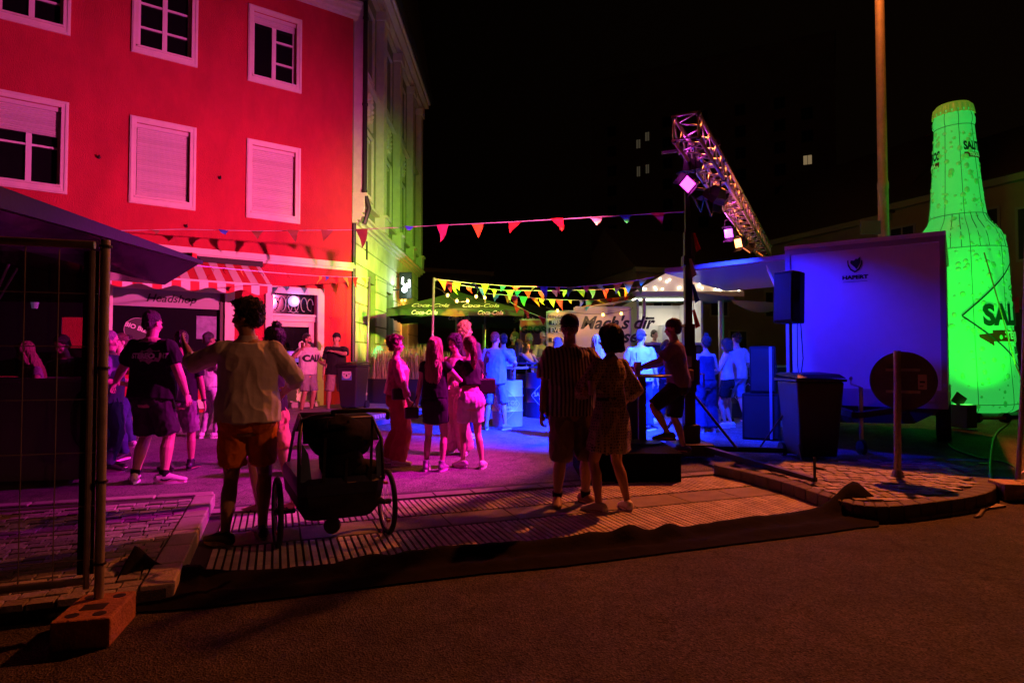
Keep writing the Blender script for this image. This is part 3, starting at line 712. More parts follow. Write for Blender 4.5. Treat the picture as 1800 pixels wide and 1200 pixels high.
# ---- drinks kiosk on the left, open hatch flap toward the plaza
kp=mat('kiosk_panel',(.20,.16,.20),.6,bump=.1,bs=12,var=.2,vs=1.5); km=mat('brushed_metal',(.11,.10,.13),.2,metal=.95,bump=.25,bs=5,var=.35,vs=2.5)
kc=gp(140,850); ka=R(-8); kx=Vector((-math.cos(ka),-math.sin(ka)*-1,0)); kx=Vector((-.985,-.17,0)); ky=Vector((-.45,.89,0))
ki=thing('drinks_kiosk','dark drinks kiosk with raised shiny hatch flap behind the fence netting','kiosk',loc=(kc.x,kc.y,0))
def kbox(b,a0,a1,c0,c1,z0,z1):
    P=[Vector((kc.x,kc.y,0))+kx*a+ky*c+Z*z for a in(a0,a1) for c in(c0,c1) for z in(z0,z1)]; b.add(P,[(0,1,3,2),(4,6,7,5),(0,4,5,1),(2,3,7,6),(0,2,6,4),(1,5,7,3)])
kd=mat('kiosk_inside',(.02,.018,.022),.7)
b=MB(); kbox(b,0,4,0,.05,.05,1.15); b.build('front_panel',kp,ki)
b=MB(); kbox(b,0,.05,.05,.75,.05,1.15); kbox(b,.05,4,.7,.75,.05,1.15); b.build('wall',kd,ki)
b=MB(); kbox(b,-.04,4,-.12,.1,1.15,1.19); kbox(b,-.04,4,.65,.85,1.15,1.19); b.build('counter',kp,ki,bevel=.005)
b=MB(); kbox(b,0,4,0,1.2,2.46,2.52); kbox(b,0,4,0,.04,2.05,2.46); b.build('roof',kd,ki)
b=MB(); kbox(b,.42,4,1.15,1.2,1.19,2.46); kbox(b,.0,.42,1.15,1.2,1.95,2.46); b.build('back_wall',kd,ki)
b=MB(); kbox(b,-.12,-.01,-.02,.08,.05,2.5); b.build('corner_post',dark,ki)
b=MB(); kbox(b,1.3,2.2,1.0,1.1,1.2,1.5); kbox(b,.1,.5,1.0,1.12,1.2,1.55); b.build('shelf_unit',kp,ki)
b=MB()
fl=[Vector((-3.66,3.2,2.52)),Vector((-3.55,7.1,2.5)),Vector((-3.95,7.1,2.25)),Vector((-4.9,7.1,2.33)),Vector((-4.9,3.2,2.33)),Vector((-4.05,3.2,2.33))]
b.add(fl+[v+Z*.05 for v in fl],[(0,1,2,5),(5,2,3,4),(6,7,8,11),(11,8,9,10),(1,2,8,7),(2,3,9,8)]); fp_=b.build('hatch_flap',km,ki)
b=MB(); b.add([Vector((-3.64,3.2,2.46)),Vector((-3.53,7.12,2.49)),Vector((-3.53,7.12,2.53)),Vector((-3.64,3.2,2.66)),Vector((-3.7,3.2,2.46)),Vector((-3.6,7.12,2.49)),Vector((-3.6,7.12,2.53)),Vector((-3.7,3.2,2.66))],[(0,1,2,3),(4,7,6,5),(0,4,5,1),(3,2,6,7),(1,5,6,2),(0,3,7,4)]); b.build('edge_rail',mat('flap_rail',(.022,.02,.028),.45,metal=.5,bump=.1),fp_)
b=MB(); b.tube([(-4.28,6.2,2.3),(-4.3,6.2,2.2),(-4.12,6.2,2.18),(-4.1,6.2,2.02)],.012); b.build('handle',blackm,fp_,smooth=True)
b=MB(); b.box(Vector((-3.62,6.95,2.56)),(.16,.1,.05)); b.build('marker_lamp',mat('red_lens',(.6,.02,.01),.3),fp_)
b=MB(); b.tube([at(-10,522,6.5),at(28,435,6.3)],.014); b.build('gas_strut',metal,ki)
b=MB(); b.tube([at(-10,540,6.6),at(30,472,6.4)],.012); b.build('gas_strut',metal,ki)
b=MB(); b.ell(at(152,735,7.0),(.12,.2,.34)); b.build('rolled_cover',blackm,ki,smooth='auto')
o=MB().lathe([(.03,0),(.045,.1),(.045,.11),(.03,.11)],12,c=at(61,542,7.4)).build('hanging_lantern',mat('lantern_pale',(.45,.4,.5),.4,emit=(.6,.35,.9),es=.14))
tag(o,'small pale cup-shaped lantern hanging inside the dark kiosk','lantern')
# cable under the fence
pts=[gp(-40,1105),gp(60,1083),gp(120,1068),gp(160,1058)]
o=MB().tube([p+Z*.012 for p in pts],.012).build('ground_cable',blackm,smooth=True); tag(o,'black cable on the asphalt running out from below the left fence','cable')
# ---- black tarp over the cables along the kerb
random.seed(2)
tarp=mat('black_tarp',(.006,.005,.005),.9,bump=.5,bs=9,var=.4,vs=3,spec=.06)
b=MB(); TOP=[(192,1046),(235,1000),(300,1005),(340,1006),(480,1004),(620,990),(700,978),(850,962),(980,950),(1085,944),(1160,938),(1290,916),(1452,893),(1500,880),(1560,893)]
BOT=[(205,1082),(245,1078),(300,1075),(360,1070),(480,1055),(620,1038),(700,1028),(850,1010),(980,998),(1085,985),(1160,975),(1290,958),(1452,938),(1510,929),(1545,926)]
def interp(P,x):
    for i in range(len(P)-1):
        if P[i][0]<=x<=P[i+1][0]: t=(x-P[i][0])/(P[i+1][0]-P[i][0]); return P[i][1]*(1-t)+P[i+1][1]*t
    return P[-1][1] if x>P[-1][0] else P[0][1]
N1_=150; N2_=14
for i in range(N1_+1):
    x=200+(1545-200)*i/N1_
    a=gp(x,interp(TOP,x)); c=gp(x,interp(BOT,x))
    for j in range(N2_+1):
        t=j/N2_; p=a.lerp(c,t)
        prof=(math.exp(-((t-.30)/.16)**2)*.055+math.exp(-((t-.75)/.12)**2)*.02)
        nv=noise.noise(Vector((p.x*1.1,p.y*3,1)))*.5+.5; n2=noise.noise(Vector((p.x*5,p.y*7,4)))
        z=.012+prof*(.35+1.2*nv)+abs(n2)*.028*math.sin(math.pi*t)**.5
        for cx,hh in ((1105,.075),(1172,.06),(640,.03),(235,.12),(1500,.17),(1040,.03)):
            z+=hh*math.exp(-((x-cx)/(26 if cx!=1500 else 34))**2)*math.sin(math.pi*min(1,t*1.5+.12))**1
        if 230<x<360: z+=.04*(1-t)
        b.v.append(Vector((p.x,p.y,z)))
for i in range(N1_):
    for j in range(N2_): k=i*(N2_+1)+j; b.f.append((k,k+1,k+N2_+2,k+N2_+1))
o=b.build('cable_tarp',tarp,smooth=True); tag(o,'long crumpled black tarp covering cables along the kerb edge','tarp')
# ---- platform, bar table on it
pf=thing('low_platform','low black platform with metal edge between the couple and the light mast','platform',loc=(1.25,7.3,0))
b=MB(); b.bx((.8,7.13,.0),(1.92,8.3,.31)); b.build('base',mat('platform_black',(.004,.004,.005),.9,spec=.03),pf,bevel=.01)
b=MB(); b.bx((.78,7.11,.31),(1.94,8.32,.34)); b.build('deck',mat('worn_black_deck',(.004,.004,.005),.8,spec=.03,bump=.3,bs=30,var=.3),pf,bevel=.004)
tb=thing('bar_table','tall black bar table standing left of the capped man on the platform','bar table',loc=(1.68,8.0,.34))
p=at(1128,660,8.0); bz=.34
b=MB(); b.lathe([(.36,p.z-.02),(.375,p.z-.01),(.375,p.z+.005),(.36,p.z+.015)],28,c=(p.x,8.0,0)); b.build('table_top',mat('dark_table_top',(.06,.04,.06),.35),tb,smooth='auto')
b=MB(); b.bx((p.x-.045,7.955,bz),(p.x+.045,8.045,p.z-.02)); b.build('leg',blackm,tb)
b=MB(); b.lathe([(.24,bz),(.24,bz+.02),(.05,bz+.05)],24,c=(p.x,8.0,0)); b.build('foot_plate',blackm,tb)
cs=thing('flight_case','black flight case standing behind the bar table','case',loc=(1.4,8.55,0))
b=MB(); b.bx((1.3,8.5,.1),(1.72,8.9,.95)); b.build('body',blackm,cs,bevel=.01)
b=MB(); 
for z in (.11,.93): b=MB(); b.bx((1.29,8.49,z),(1.73,8.91,z+.03)); b.build('edge_trim',dmetal,cs)
# ---- light mast (crank lift)
ms_=thing('light_mast','black crank-up light mast rising from outrigger feet right of the capped man','mast',loc=onground(1210,8.8))
mb=onground(1210,8.8); mx,my=mb.x,8.8; mt=at(1210,262,8.8).z
b=MB(); b.bx((mx-.075,my-.075,.25),(mx+.075,my+.075,1.9)); b.bx((mx-.09,my-.08,.95),(mx+.09,my+.02,1.6)); b.build('lower_column',blackm,ms_,bevel=.006)
b=MB(); b.bx((mx-.05,my-.05,1.9),(mx+.05,my+.05,3.2)); b.bx((mx-.075,my-.075,2.72),(mx+.075,my+.075,2.86)); b.build('upper_column',blackm,ms_,bevel=.006)
b=MB(); b.bx((mx-.033,my-.033,3.2),(mx+.033,my+.033,mt)); b.build('inner_tube',dmetal,ms_)
b=MB(); b.bx((mx-.26,my-.3,.06+gz(my)),(mx+.26,my+.3,.25)); b.bx((mx-.12,my-.14,.25),(mx+.12,my+.14,.5)); b.build('base',blackm,ms_,bevel=.01)
b=MB(); b.bx((mx+.075,my-.1,1.05),(mx+.13,my,1.4)); b.tube([(mx+.13,my-.05,1.2),(mx+.2,my-.05,1.2),(mx+.2,my-.05,1.02)],.012); b.build('winch',dmetal,ms_)
b=MB(); b.bx((mx-.06,my-.092,1.3),(mx+.02,my-.086,1.45)); b.build('sticker',mat('mast_sticker',(.3,.28,.3),.5),ms_)
for (a_,c_) in (((mx+.1,my-.1,.2),(3.15,6.55,.14)),((mx+.2,my+.1,.15),(4.15,8.95,.1)),((mx-.1,my+.1,.18),(mx-.6,my+1.1,.12))):
    b=MB(); b.beam(a_,c_,.07); ol=b.build('outrigger',mat('outrigger_black',(.04,.038,.04),.4,metal=.4),ms_,bevel=.004)
    c=Vector(c_); b=MB(); b.tube([c-Z*.11,c+Z*.24],.014); b.lathe([(.02,-.13),(.06,-.13),(.06,-.11),(.02,-.1)],14,c=c); b.beam(c+Z*.14,c+Vector((.09,0,.12)),.02); b.build('screw_jack',dmetal,ol)
b=MB(); b.beam((mx,my,1.0),(mx+.55,my-.35,.2),.03); b.beam((mx,my,.9),(mx-.3,my+.5,.2),.03); b.build('brace',blackm,ms_)
cb0=at(1163,269,8.8); cb1=at(1264,250,8.8)
b=MB(); b.beam(at(1192,266,8.8),cb1,.07,.09); b.beam(cb0,at(1196,264,8.8),.035); b.build('cross_bar',dmetal,ms_)
# ---- truss
tr=thing('lighting_truss','long square aluminium lighting truss running back from the mast top','truss',loc=at(1205,225,7.4))
alu=mat('truss_aluminium',(.62,.6,.58),.35,metal=.75,bump=.1,bs=30,var=.1)
T0=at(1205,222,7.4); T1=at(1345,440,16.2); T1.z=T0.z; td=(T1-T0); TL=td.length; td.normalize(); tr_=td.cross(Z).normalized(); hw=.145
cor=[(-hw,-hw),(hw,-hw),(hw,hw),(-hw,hw)]
def tp(s,c): return T0+td*s+tr_*c[0]+Z*c[1]
for c in cor:
    b=MB(); b.tube([tp(0,c),tp(TL,c)],.025,10); b.build('chord',alu,tr,smooth=True)
for fi in range(4):
    c,e=cor[fi],cor[(fi+1)%4]; b=MB(); n_=round(TL/.25)
    for k in range(n_):
        s0=TL*k/n_; s1=TL*(k+1)/n_
        b.tube([tp(s0,c if k%2==0 else e),tp(s1,e if k%2==0 else c)],.010,6)
    s=0
    while s<TL+.1: b.tube([tp(min(s,TL),c),tp(min(s,TL),e)],.012,6); s+=2.0 
    o=b.build('lacing',alu,tr,smooth=True)
b=MB()
s=0
while s<TL+.1:
    for c in cor: b=MB(); b.tube([tp(max(s-.05,0),c),tp(min(s+.05,TL),c)],.034,8); b.build('coupler',dmetal,tr,smooth=True)
    s+=2.0
# ---- stage lamps
def par(name,label,pos,aim,col,es,w_=.13,lit_=True,roll=0):
    t=thing(name,label,'stage light',loc=pos,group='stage lights on the truss')
    d=(Vector(aim)-Vector(pos)).normalized(); M=d.to_track_quat('Z','Y').to_matrix().to_4x4()@Matrix.Rotation(R(roll),4,'Z'); M.translation=Vector(pos)
    def P(x,y,z): return M@Vector((x,y,z))
    b=MB(); h=w_
    b.add([P(i*h,j*h,z) for z in(-.1,0) for (i,j) in((-1,-1),(1,-1),(1,1),(-1,1))]+[P(i*h*.5,j*h*.5,-.22) for (i,j) in((-1,-1),(1,-1),(1,1),(-1,1))],[(0,1,5,4),(1,2,6,5),(2,3,7,6),(3,0,4,7),(8,9,1,0),(9,10,2,1),(10,11,3,2),(11,8,0,3),(11,10,9,8)])
    b.build('housing',blackm,t)
    b=MB(); hh=h*.82; b.add([P(-hh,-hh,-.004),P(hh,-hh,-.004),P(hh,hh,-.004),P(-hh,hh,-.004)],[(0,1,2,3)])
    b.build('lens',mat(name+'_lens_%02x%02x%02x'%tuple(int(x*99) for x in col),(.8,.8,.8),.3,emit=col,es=es) if lit_ else glass,t)
    b=MB()
    for s_ in (-1,1): b.beam(P(s_*h*1.15,0,-.08),Vector(P(s_*h*1.15,0,-.08))+Z*.26,.015)
    b.beam(P(-h*1.15,0,-.08)+Z*.26,P(h*1.15,0,-.08)+Z*.26,.015); b.build('yoke',blackm,t)
    for k,(x0,y0,x1,y1) in enumerate(((-h,h,h,h),(h,-h,-h,-h))):
        b=MB(); b.add([P(x0,y0,0),P(x1,y1,0),P(x1*1.0,y1*1.5,.1),P(x0*1.0,y0*1.5,.1)],[(0,1,2,3),(3,2,1,0)]); b.build('barn_door',blackm,t)
    return t
def off_(p,aim,d): 
    v=(Vector(aim)-p).normalized(); return p-v*d
par('stage_light','square stage light glowing magenta on the mast just below its cross bar',off_(PINK,(-3.5,6,2.2),.06),(-2.6,2.6,1.0),(1,.05,.8),6,.095,roll=38)
par('stage_light','square stage light glowing violet under the middle of the truss',off_(VIOL,(-1,6,1),.05),(-2,6,1),(.6,.05,1),5,.10)
par('stage_light','square stage light glowing warm orange beside the violet one',off_(ORNG,(-1,6,1),.05),(-5,8,1),(1,.3,.05),6,.11)
par('stage_light','dark stage light with blue glow hanging right of the mast',off_(BLUE,(.9,11.6,0),.13)+Z*.05,(.9,11.6,0),(.02,.1,1),3.0,.12)
par('stage_light','unlit stage light with flap open above the magenta one',at(1206,292,8.35),(-3.0,13,5.2),(1,.22,.95),0,.08,lit_=False)
for i,(px,py,Yd,lab) in enumerate(((1262,352,10.0,'blue tinted moving head hanging under the truss left of its middle'),(1312,440,14.2,'small dark stage light at the far low end of the truss'),(1335,446,15.4,'farthest small stage light below the truss end'))):
    p=at(px,py,Yd); par('stage_light',lab,p,(p.x-3,p.y+1,0),(.1,.1,1) if i==0 else (1,.2,.02),.8,.12,lit_=True)
b=MB(); b.beam(at(1218,331,8.8),at(1246,334,9.2),.03); 
b.tube([at(1215,340,8.8),at(1232,372,9.0),at(1238,345,9.3),at(1250,380,9.6),at(1262,350,10)],.012); o=b.build('lamp_cables',blackm,smooth=True); tag(o,'dangling black lamp cables between the mast and the blue lamp','cable')
# ---- blue lit box trailer
tl=Vector((4.3,9.8,0)); trr=Vector((5.98,8.6,0)); fdv=(trr-tl).normalized(); sdv=Vector((-fdv.y,fdv.x,0)); TLn=3.6; W=(trr-tl).length
bt=thing('box_trailer','tall white box trailer lit deep blue with a side hatch propped open','trailer',loc=(tl+trr)/2)
tw=mat('trailer_white',(.74,.74,.76),.38,bump=.12,bs=140,var=.04,vs=2); tg=mat('trailer_grey_frame',(.4,.4,.42),.4,metal=.3); tb_=mat('trailer_lower',(.33,.33,.36),.5,var=.1)
def tpnt(a,b_,z): return tl+fdv*a+sdv*b_+Z*z
def tbox(b,a0,a1,b0,b1,z0,z1):
    P=[tpnt(a,c,z) for a in(a0,a1) for c in(b0,b1) for z in(z0,z1)]; b.add(P,[(0,1,3,2),(4,6,7,5),(0,4,5,1),(2,3,7,6),(0,2,6,4),(1,5,7,3)])
zt=3.16; zb=.95
b=MB(); tbox(b,.04,W-.04,.02,.06,zb,zt-.04); b.build('front_wall',tw,bt)
b=MB(); tbox(b,W-.06,W-.02,.06,TLn,zb,zt-.04); tbox(b,.04,W-.06,TLn-.04,TLn,zb,zt-.04); tbox(b,.02,.06,.06,TLn,zb,1.85); b.build('side_wall',tw,bt)
b=MB(); tbox(b,-.01,W+.01,-.01,TLn+.02,zt-.04,zt+.02); b.build('roof',tw,bt)
b=MB()
tbox(b,-.005,.07,-.004,.09,zb,zt-.04); tbox(b,W-.07,W+.005,-.004,.09,zb,zt-.04); tbox(b,.07,W-.07,-.004,.09,zt-.12,zt-.041); b.build('corner_frame',tg,bt,bevel=.004)
b=MB(); tbox(b,0,W,-.006,TLn,.72,zb-.001)
b.build('chassis_skirt',tb_,bt)
b=MB(); b.add([tpnt(a,c,z) for (a,z) in ((.2,.718),(W-.05,.718),(W-.4,.5),(.4,.45)) for c in (.02,TLn*.9)],[(0,2,3,1),(2,4,5,3),(4,6,7,5),(6,0,1,7),(0,6,4,2),(1,3,5,7)]); b.build('underframe',dark,bt)
b=MB()
for a in (.55,W-.55): b.add([tpnt(a-.05,.02,.66),tpnt(a+.05,.02,.66),tpnt(W/2+.05,-.75,.6),tpnt(W/2-.05,-.75,.6),tpnt(a-.05,.02,.74),tpnt(a+.05,.02,.74),tpnt(W/2+.05,-.75,.68),tpnt(W/2-.05,-.75,.68)],[(0,1,2,3),(7,6,5,4),(0,4,5,1),(1,5,6,2),(2,6,7,3),(3,7,4,0)])
b.build('drawbar',dmetal,bt)
b=MB(); jp=tpnt(W/2+.05,-.62,0); b.tube([jp+Z*.3,jp+Z*1.02],.028); b.tube([jp+Z*1.02,jp+Z*1.06+fdv*-.12,jp+Z*1.12+fdv*-.12],.011); b.ell(jp+Z*1.14+fdv*-.12,(.022,.022,.03)); jw=b.build('jockey_stand',metal,bt,smooth='auto')
b=MB(); b.lathe([(.05,-.03),(.1,-.025),(.1,.025),(.05,.03)],20,M=Matrix.Rotation(R(90),4,'Y'),c=jp+Z*.19); b.build('jockey_wheel',blackm,jw)
b=MB(); b.tube([tpnt(W/2-.35,-.55,.65),tpnt(W/2-.42,-.6,1.0)],.014); b.tube([tpnt(W/2-.415,-.6,.88),tpnt(W/2-.43,-.6,1.05)],.022); b.build('handbrake_lever',blackm,bt)
for a in (-.02,W-.2):
    b=MB(); b.lathe([(.1,-.1),(.32,-.1),(.33,-.05),(.33,.05),(.32,.1),(.1,.1)],24,M=Matrix.Rotation(math.atan2(fdv.y,fdv.x),4,'Z')@Matrix.Rotation(R(90),4,'Y'),c=tpnt(a+.11,2.1,.34+gz(10))); b.build('wheel',blackm,bt,smooth='auto')
b=MB()
for a in (.033,W-.033):
    for k in range(15):
        z=zb+.1+k*.148; b.box(tpnt(a,-.006,z),(.014,.008,.014),rz=math.atan2(fdv.y,fdv.x))
for k in range(13): b.box(tpnt(.12+k*.148,-.006,zt-.08),(.014,.008,.014),rz=math.atan2(fdv.y,fdv.x))
b.build('rivets',tg,bt)
for a in (.2,W-.2):
    b=MB(); b.box(tpnt(a,-.015,.84),(.1,.02,.04),rz=math.atan2(fdv.y,fdv.x)); b.build('marker_lamp',mat('clear_lens',(.5,.5,.5),.2),bt)
b=MB(); b.box(tpnt(W/2,.0,zb+.012),(W*.97,.012,.024),rz=math.atan2(fdv.y,fdv.x)); b.build('lower_rail',tg,bt)
b=MB(); b.tube([tpnt(W/2-.3,.0,.8),tpnt(W/2-.28,-.25,.62),tpnt(W/2-.1,-.5,.6),tpnt(W/2-.02,-.7,.7)],.012); b.build('tow_cable',blackm,bt,smooth=True)
# black crest and lettering on the front wall
lm=mat('crest_black',(.01,.01,.012),.5)
cp=tpnt(W*.465,.0,0)+Z*2.73-sdv*-.012; Mf=frame(tpnt(W*.465,.014,2.80),fdv,Z)
b=MB()
def flat(pts,M,th=.004): b.prism([M@Vector((x,y,0)) for x,y in pts],(M.to_3x3()@Vector((0,0,th))))
flat([(-.1,.07),(-.085,.085),(-.08,.02),(-.05,-.05),(.0,-.085),(.05,-.05),(.078,.015),(.085,.07),(.1,.06),(.092,0),(.06,-.07),(0,-.11),(-.06,-.07),(-.094,0)],Mf)
flat([(-.055,.075),(-.01,.07),(.02,.1),(.03,.085),(.075,.125),(.07,.03),(.05,-.01),(.02,-.06),(.0,-.03),(-.03,.0),(-.06,.035)],Mf)
b.build('crest',lm,bt)
lettering('HAPERT',tpnt(W*.465,.012,2.62),fdv,Z,.075,lm,bt,bold=.004,sx=1.25)
b=MB(); tbox(b,W*.465-.16,W*.465+.16,.012,.016,2.555,2.56); b.build('underline',lm,bt)
# hatch flap
b=MB(); hz=2.98; fo=-2.0; 
P=[tpnt(0,.1,hz),tpnt(fo,.1,hz-.06),tpnt(fo,TLn,hz-.06),tpnt(0,TLn,hz)]
b.prism(P,(0,0,.05)); hf=b.build('hatch_flap',mat('hatch_inner',(.62,.62,.66),.25,spec=.6,bump=.05),bt)
b=MB(); b.beam(P[0]+Z*.05-sdv*.03,P[1]+Z*.05-sdv*.03,.05,.07); b.beam(P[1]+Z*.04,P[2]+Z*.04,.05,.06); b.build('flap_frame',tg,hf)
b=MB(); b.tube([tpnt(-.35,.3,hz-.03),tpnt(.0,.3,2.0)],.017); b.tube([tpnt(-.33,.3,hz-.1),tpnt(-.16,.3,2.45)],.026); b.build('gas_strut',metal,hf)
# ---- speaker on stand, sub stack
spg=mat('speaker_black',(.009,.009,.011),.7,bump=.5,bs=220,spec=.2); 
def speaker(name,label,M,w_,d_,h_,group='loudspeakers by the trailer'):
    t=thing(name,label,'loudspeaker',loc=M.translation,group=group)
    b=MB(); P=lambda x,y,z:M@Vector((x,y,z))
    pl=[(-w_/2,-d_*.5),(w_/2,-d_*.5),(w_*.5,0),(w_*.36,d_*.5),(-w_*.36,d_*.5),(-w_*.5,0)]
    b.prism([P(x,y,0) for x,y in pl],M.to_3x3()@Vector((0,0,h_))); b.build('cabinet',spg,t,bevel=.015)
    b=MB(); b.prism([P(x,-d_*.5-.002,z) for x,z in ((-w_*.44,.04),(w_*.44,.04),(w_*.44,h_-.04),(-w_*.44,h_-.04))],M.to_3x3()@Vector((0,-.01,0))); b.build('grille',mat('speaker_grille',(.012,.012,.015),.5,metal=.2,bump=.6,bs=400),t)
    for s_ in (-1,1):
        b=MB(); b.tube([P(s_*w_*.5,-d_*.1,h_*.4),P(s_*(w_*.5+.012),-d_*.1,h_*.42),P(s_*(w_*.5+.012),-d_*.1,h_*.6),P(s_*w_*.5,-d_*.1,h_*.62)],.008); b.build('handle',blackm,t)
    return t
c=at(1389,568,8.9); M=Matrix.Translation(c)@Matrix.Rotation(R(-62),4,'Z')@Matrix.Rotation(R(-2),4,'X')
speaker('loudspeaker','black loudspeaker raised on a pole left of the blue trailer wall',M,.32,.32,.73)
st=thing('speaker_stand','black tripod pole holding the raised loudspeaker behind the big bin','stand',loc=(c.x,c.y,gz(8.9)))
g0=Vector((c.x,c.y,gz(8.9))); b=MB(); b.tube([g0+Z*.2,Vector((c.x,c.y,c.z))],.018); b.build('pole',blackm,st,smooth='auto')
for a in (20,140,260):
    b=MB(); d=Vector((math.cos(R(a)),math.sin(R(a)),0)); b.tube([g0+Z*.75,g0+d*.5+Z*.01],.012); b.build('leg',blackm,st)
b=MB(); b.tube([c+Vector((.15,0,0)),c+Vector((.2,.05,-.5)),c+Vector((.14,.05,-.95)),c+Vector((.2,0,-1.6))],.008); b.tube([c+Vector((.1,0,0)),c+Vector((.12,.05,-.6)),c+Vector((.2,.05,-1.3))],.007); b.build('speaker_cable',blackm,st,smooth=True)
c=onground(1338,10.6); M=Matrix.Translation(c)@Matrix.Rotation(R(-25),4,'Z'); sb=speaker('subwoofer','large black bass cabinet under the smaller speaker beside the bin',M,.58,.6,.76)
M2=Matrix.Translation(c+Vector((.03,0,.765)))@Matrix.Rotation(R(-25),4,'Z'); speaker('loudspeaker','medium black loudspeaker stacked on the bass cabinet',M2,.4,.4,.78)
b=MB(); b.box(c+Vector((-.01,-.4,.78)),(.035,.02,1.5),rz=0); o=b.build('cable_strap',mat('pale_strap',(.3,.3,.38),.5)); tag(o,'pale vertical strap in front of the speaker stack','strap')
# ---- wheelie bins
def bin_(name,label,c,rz,w_,d_,h_,group=None,lid=True,stick=None):
    t=thing(name,label,'wheelie bin',loc=c,rz=rz,group=group)
    M=MW[t.name]
    bm_=mat('bin_plastic',(.022,.022,.026),.5,bump=.2,bs=60)
    b=MB(); b.add([(i*w_*k/2,j*d_*k/2,z) for z,k in((.06,.78),(h_*.9,1.0)) for i,j in((-1,-1),(1,-1),(1,1),(-1,1))],[(0,1,5,4),(1,2,6,5),(2,3,7,6),(3,0,4,7),(3,2,1,0),(4,5,6,7)])
    b.build('body',bm_,t,world=False,bevel=.03)
    b=MB(); b.prism([(-w_*.54,-d_*.53,h_*.9),(w_*.54,-d_*.53,h_*.9),(w_*.54,d_*.56,h_*.9),(-w_*.54,d_*.56,h_*.9)],(0,0,.035)); b.build('rim',bm_,t,world=False,bevel=.01)
    b=MB(); b.add([(-w_*.52,-d_*.54,h_*.94),(w_*.52,-d_*.54,h_*.94),(w_*.52,d_*.54,h_*.97),(-w_*.52,d_*.54,h_*.97),(-w_*.45,-d_*.4,h_*.985),(w_*.45,-d_*.4,h_*.985),(w_*.45,d_*.45,h_),(-w_*.45,d_*.45,h_)],[(0,1,5,4),(1,2,6,5),(2,3,7,6),(3,0,4,7),(3,2,1,0),(4,5,6,7)]); l=b.build('lid',bm_,t,world=False,bevel=.01)
    b=MB(); b.tube([(-w_*.42,d_*.62,h_*.93),(w_*.42,d_*.62,h_*.93)],.016); b.build('handle',bm_,t,world=False)
    for s_ in (-1,1):
        b=MB(); b.lathe([(.03,-.03),(.1,-.03),(.1,.03),(.03,.03)],18,M=Matrix.Rotation(R(90),4,'Y'),c=(s_*w_*.42,d_*.42,.1)); b.build('wheel',blackm,t,world=False)
    if stick:
        y0=-d_*.5*.93-.012
        b=MB(); b.box((0,y0,h_*.72),(.24,.006,.2),M=Matrix.Rotation(R(-4),4,'X')); s_=b.build('sticker',mat('bin_sticker_blue',(.12,.25,.7),.5),t,world=False)
        b=MB(); b.prism([(-.11,y0-.006,h_*.74+.07),(-.11,y0-.006,h_*.72+.01),(-.07,y0-.006,h_*.7-.03),(0,y0-.006,h_*.7-.05),(.07,y0-.006,h_*.7-.03),(.11,y0-.006,h_*.72+.01),(.11,y0-.006,h_*.74+.07)],(0,-.002,0)); b.build('shield',mat('sticker_white',(.7,.68,.7),.5),s_,world=False)
        b=MB(); b.box((0,y0-.01,h_*.72),(.03,.003,.05)); b.box((-.06,y0-.01,h_*.75),(.04,.003,.01)); b.box((.06,y0-.01,h_*.75),(.04,.003,.01)); b.build('emblem',lm,s_,world=False)
    return t
bin_('wheelie_bin','big black wheelie bin in front of the blue trailer',onground(1422,8.75),R(0),.64,.66,1.2,'black wheelie bins')
bin_('wheelie_bin','narrow dark wheelie bin with a blue sticker by the house corner',onground(621,14.3,.0)+Z*.08,R(-14),.5,.6,1.08,'black wheelie bins',stick=1)
# ---- traffic sign seen from behind
sp_=gp(1578,838,.13); sg2=thing('round_sign','round traffic sign seen from behind on a short post on the island','traffic sign',loc=sp_)
b=MB(); tp_=at(1577,616,sp_.y); b.tube([sp_,tp_],.036,14); b.build('post',steel,sg2,smooth='auto')
b=MB(); b.lathe([(.07,0),(.05,.06),(.036,.08)],14,c=sp_); b.build('base_collar',steel,sg2)
dc=at(1587,669,sp_.y+.06); M=Matrix.Translation(dc)@Matrix.Rotation(R(-36),4,'Z')@Matrix.Rotation(R(90),4,'X')
b=MB(); b.lathe([(0,0),(.3,0),(.32,.004),(.32,-.012),(.3,-.014),(0,-.014)],40,M=M); b.build('disc',mat('sign_back',(.09,.085,.09),.5,metal=.3,var=.2),sg2,smooth='auto')
for z in (.12,-.12): b=MB(); b.add([M@Vector((x,z+dz,h)) for x in(-.16,.16) for dz in(-.015,.015) for h in(.001,.02)],[(0,1,3,2),(4,6,7,5),(0,4,5,1),(2,3,7,6),(0,2,6,4),(1,5,7,3)]); b.build('bracket',steel,sg2)
b=MB(); b.add([M@Vector((x,y,.006)) for x,y in((.14,-.09),(.22,-.09),(.22,.07),(.14,.07))],[(0,1,2,3)]); s_=b.build('sticker',mat('sticker_pinkish',(.5,.38,.42),.5),sg2)
b=MB(); b.add([M@Vector((x,y,.008)) for x,y in((.155,-.02),(.205,-.02),(.205,.0),(.155,.0))],[(0,1,2,3)]); b.add([M@Vector((x,y,.008)) for x,y in((.155,-.06),(.19,-.06),(.19,-.05),(.155,-.05))],[(0,1,2,3)]); b.build('printing',lm,s_)
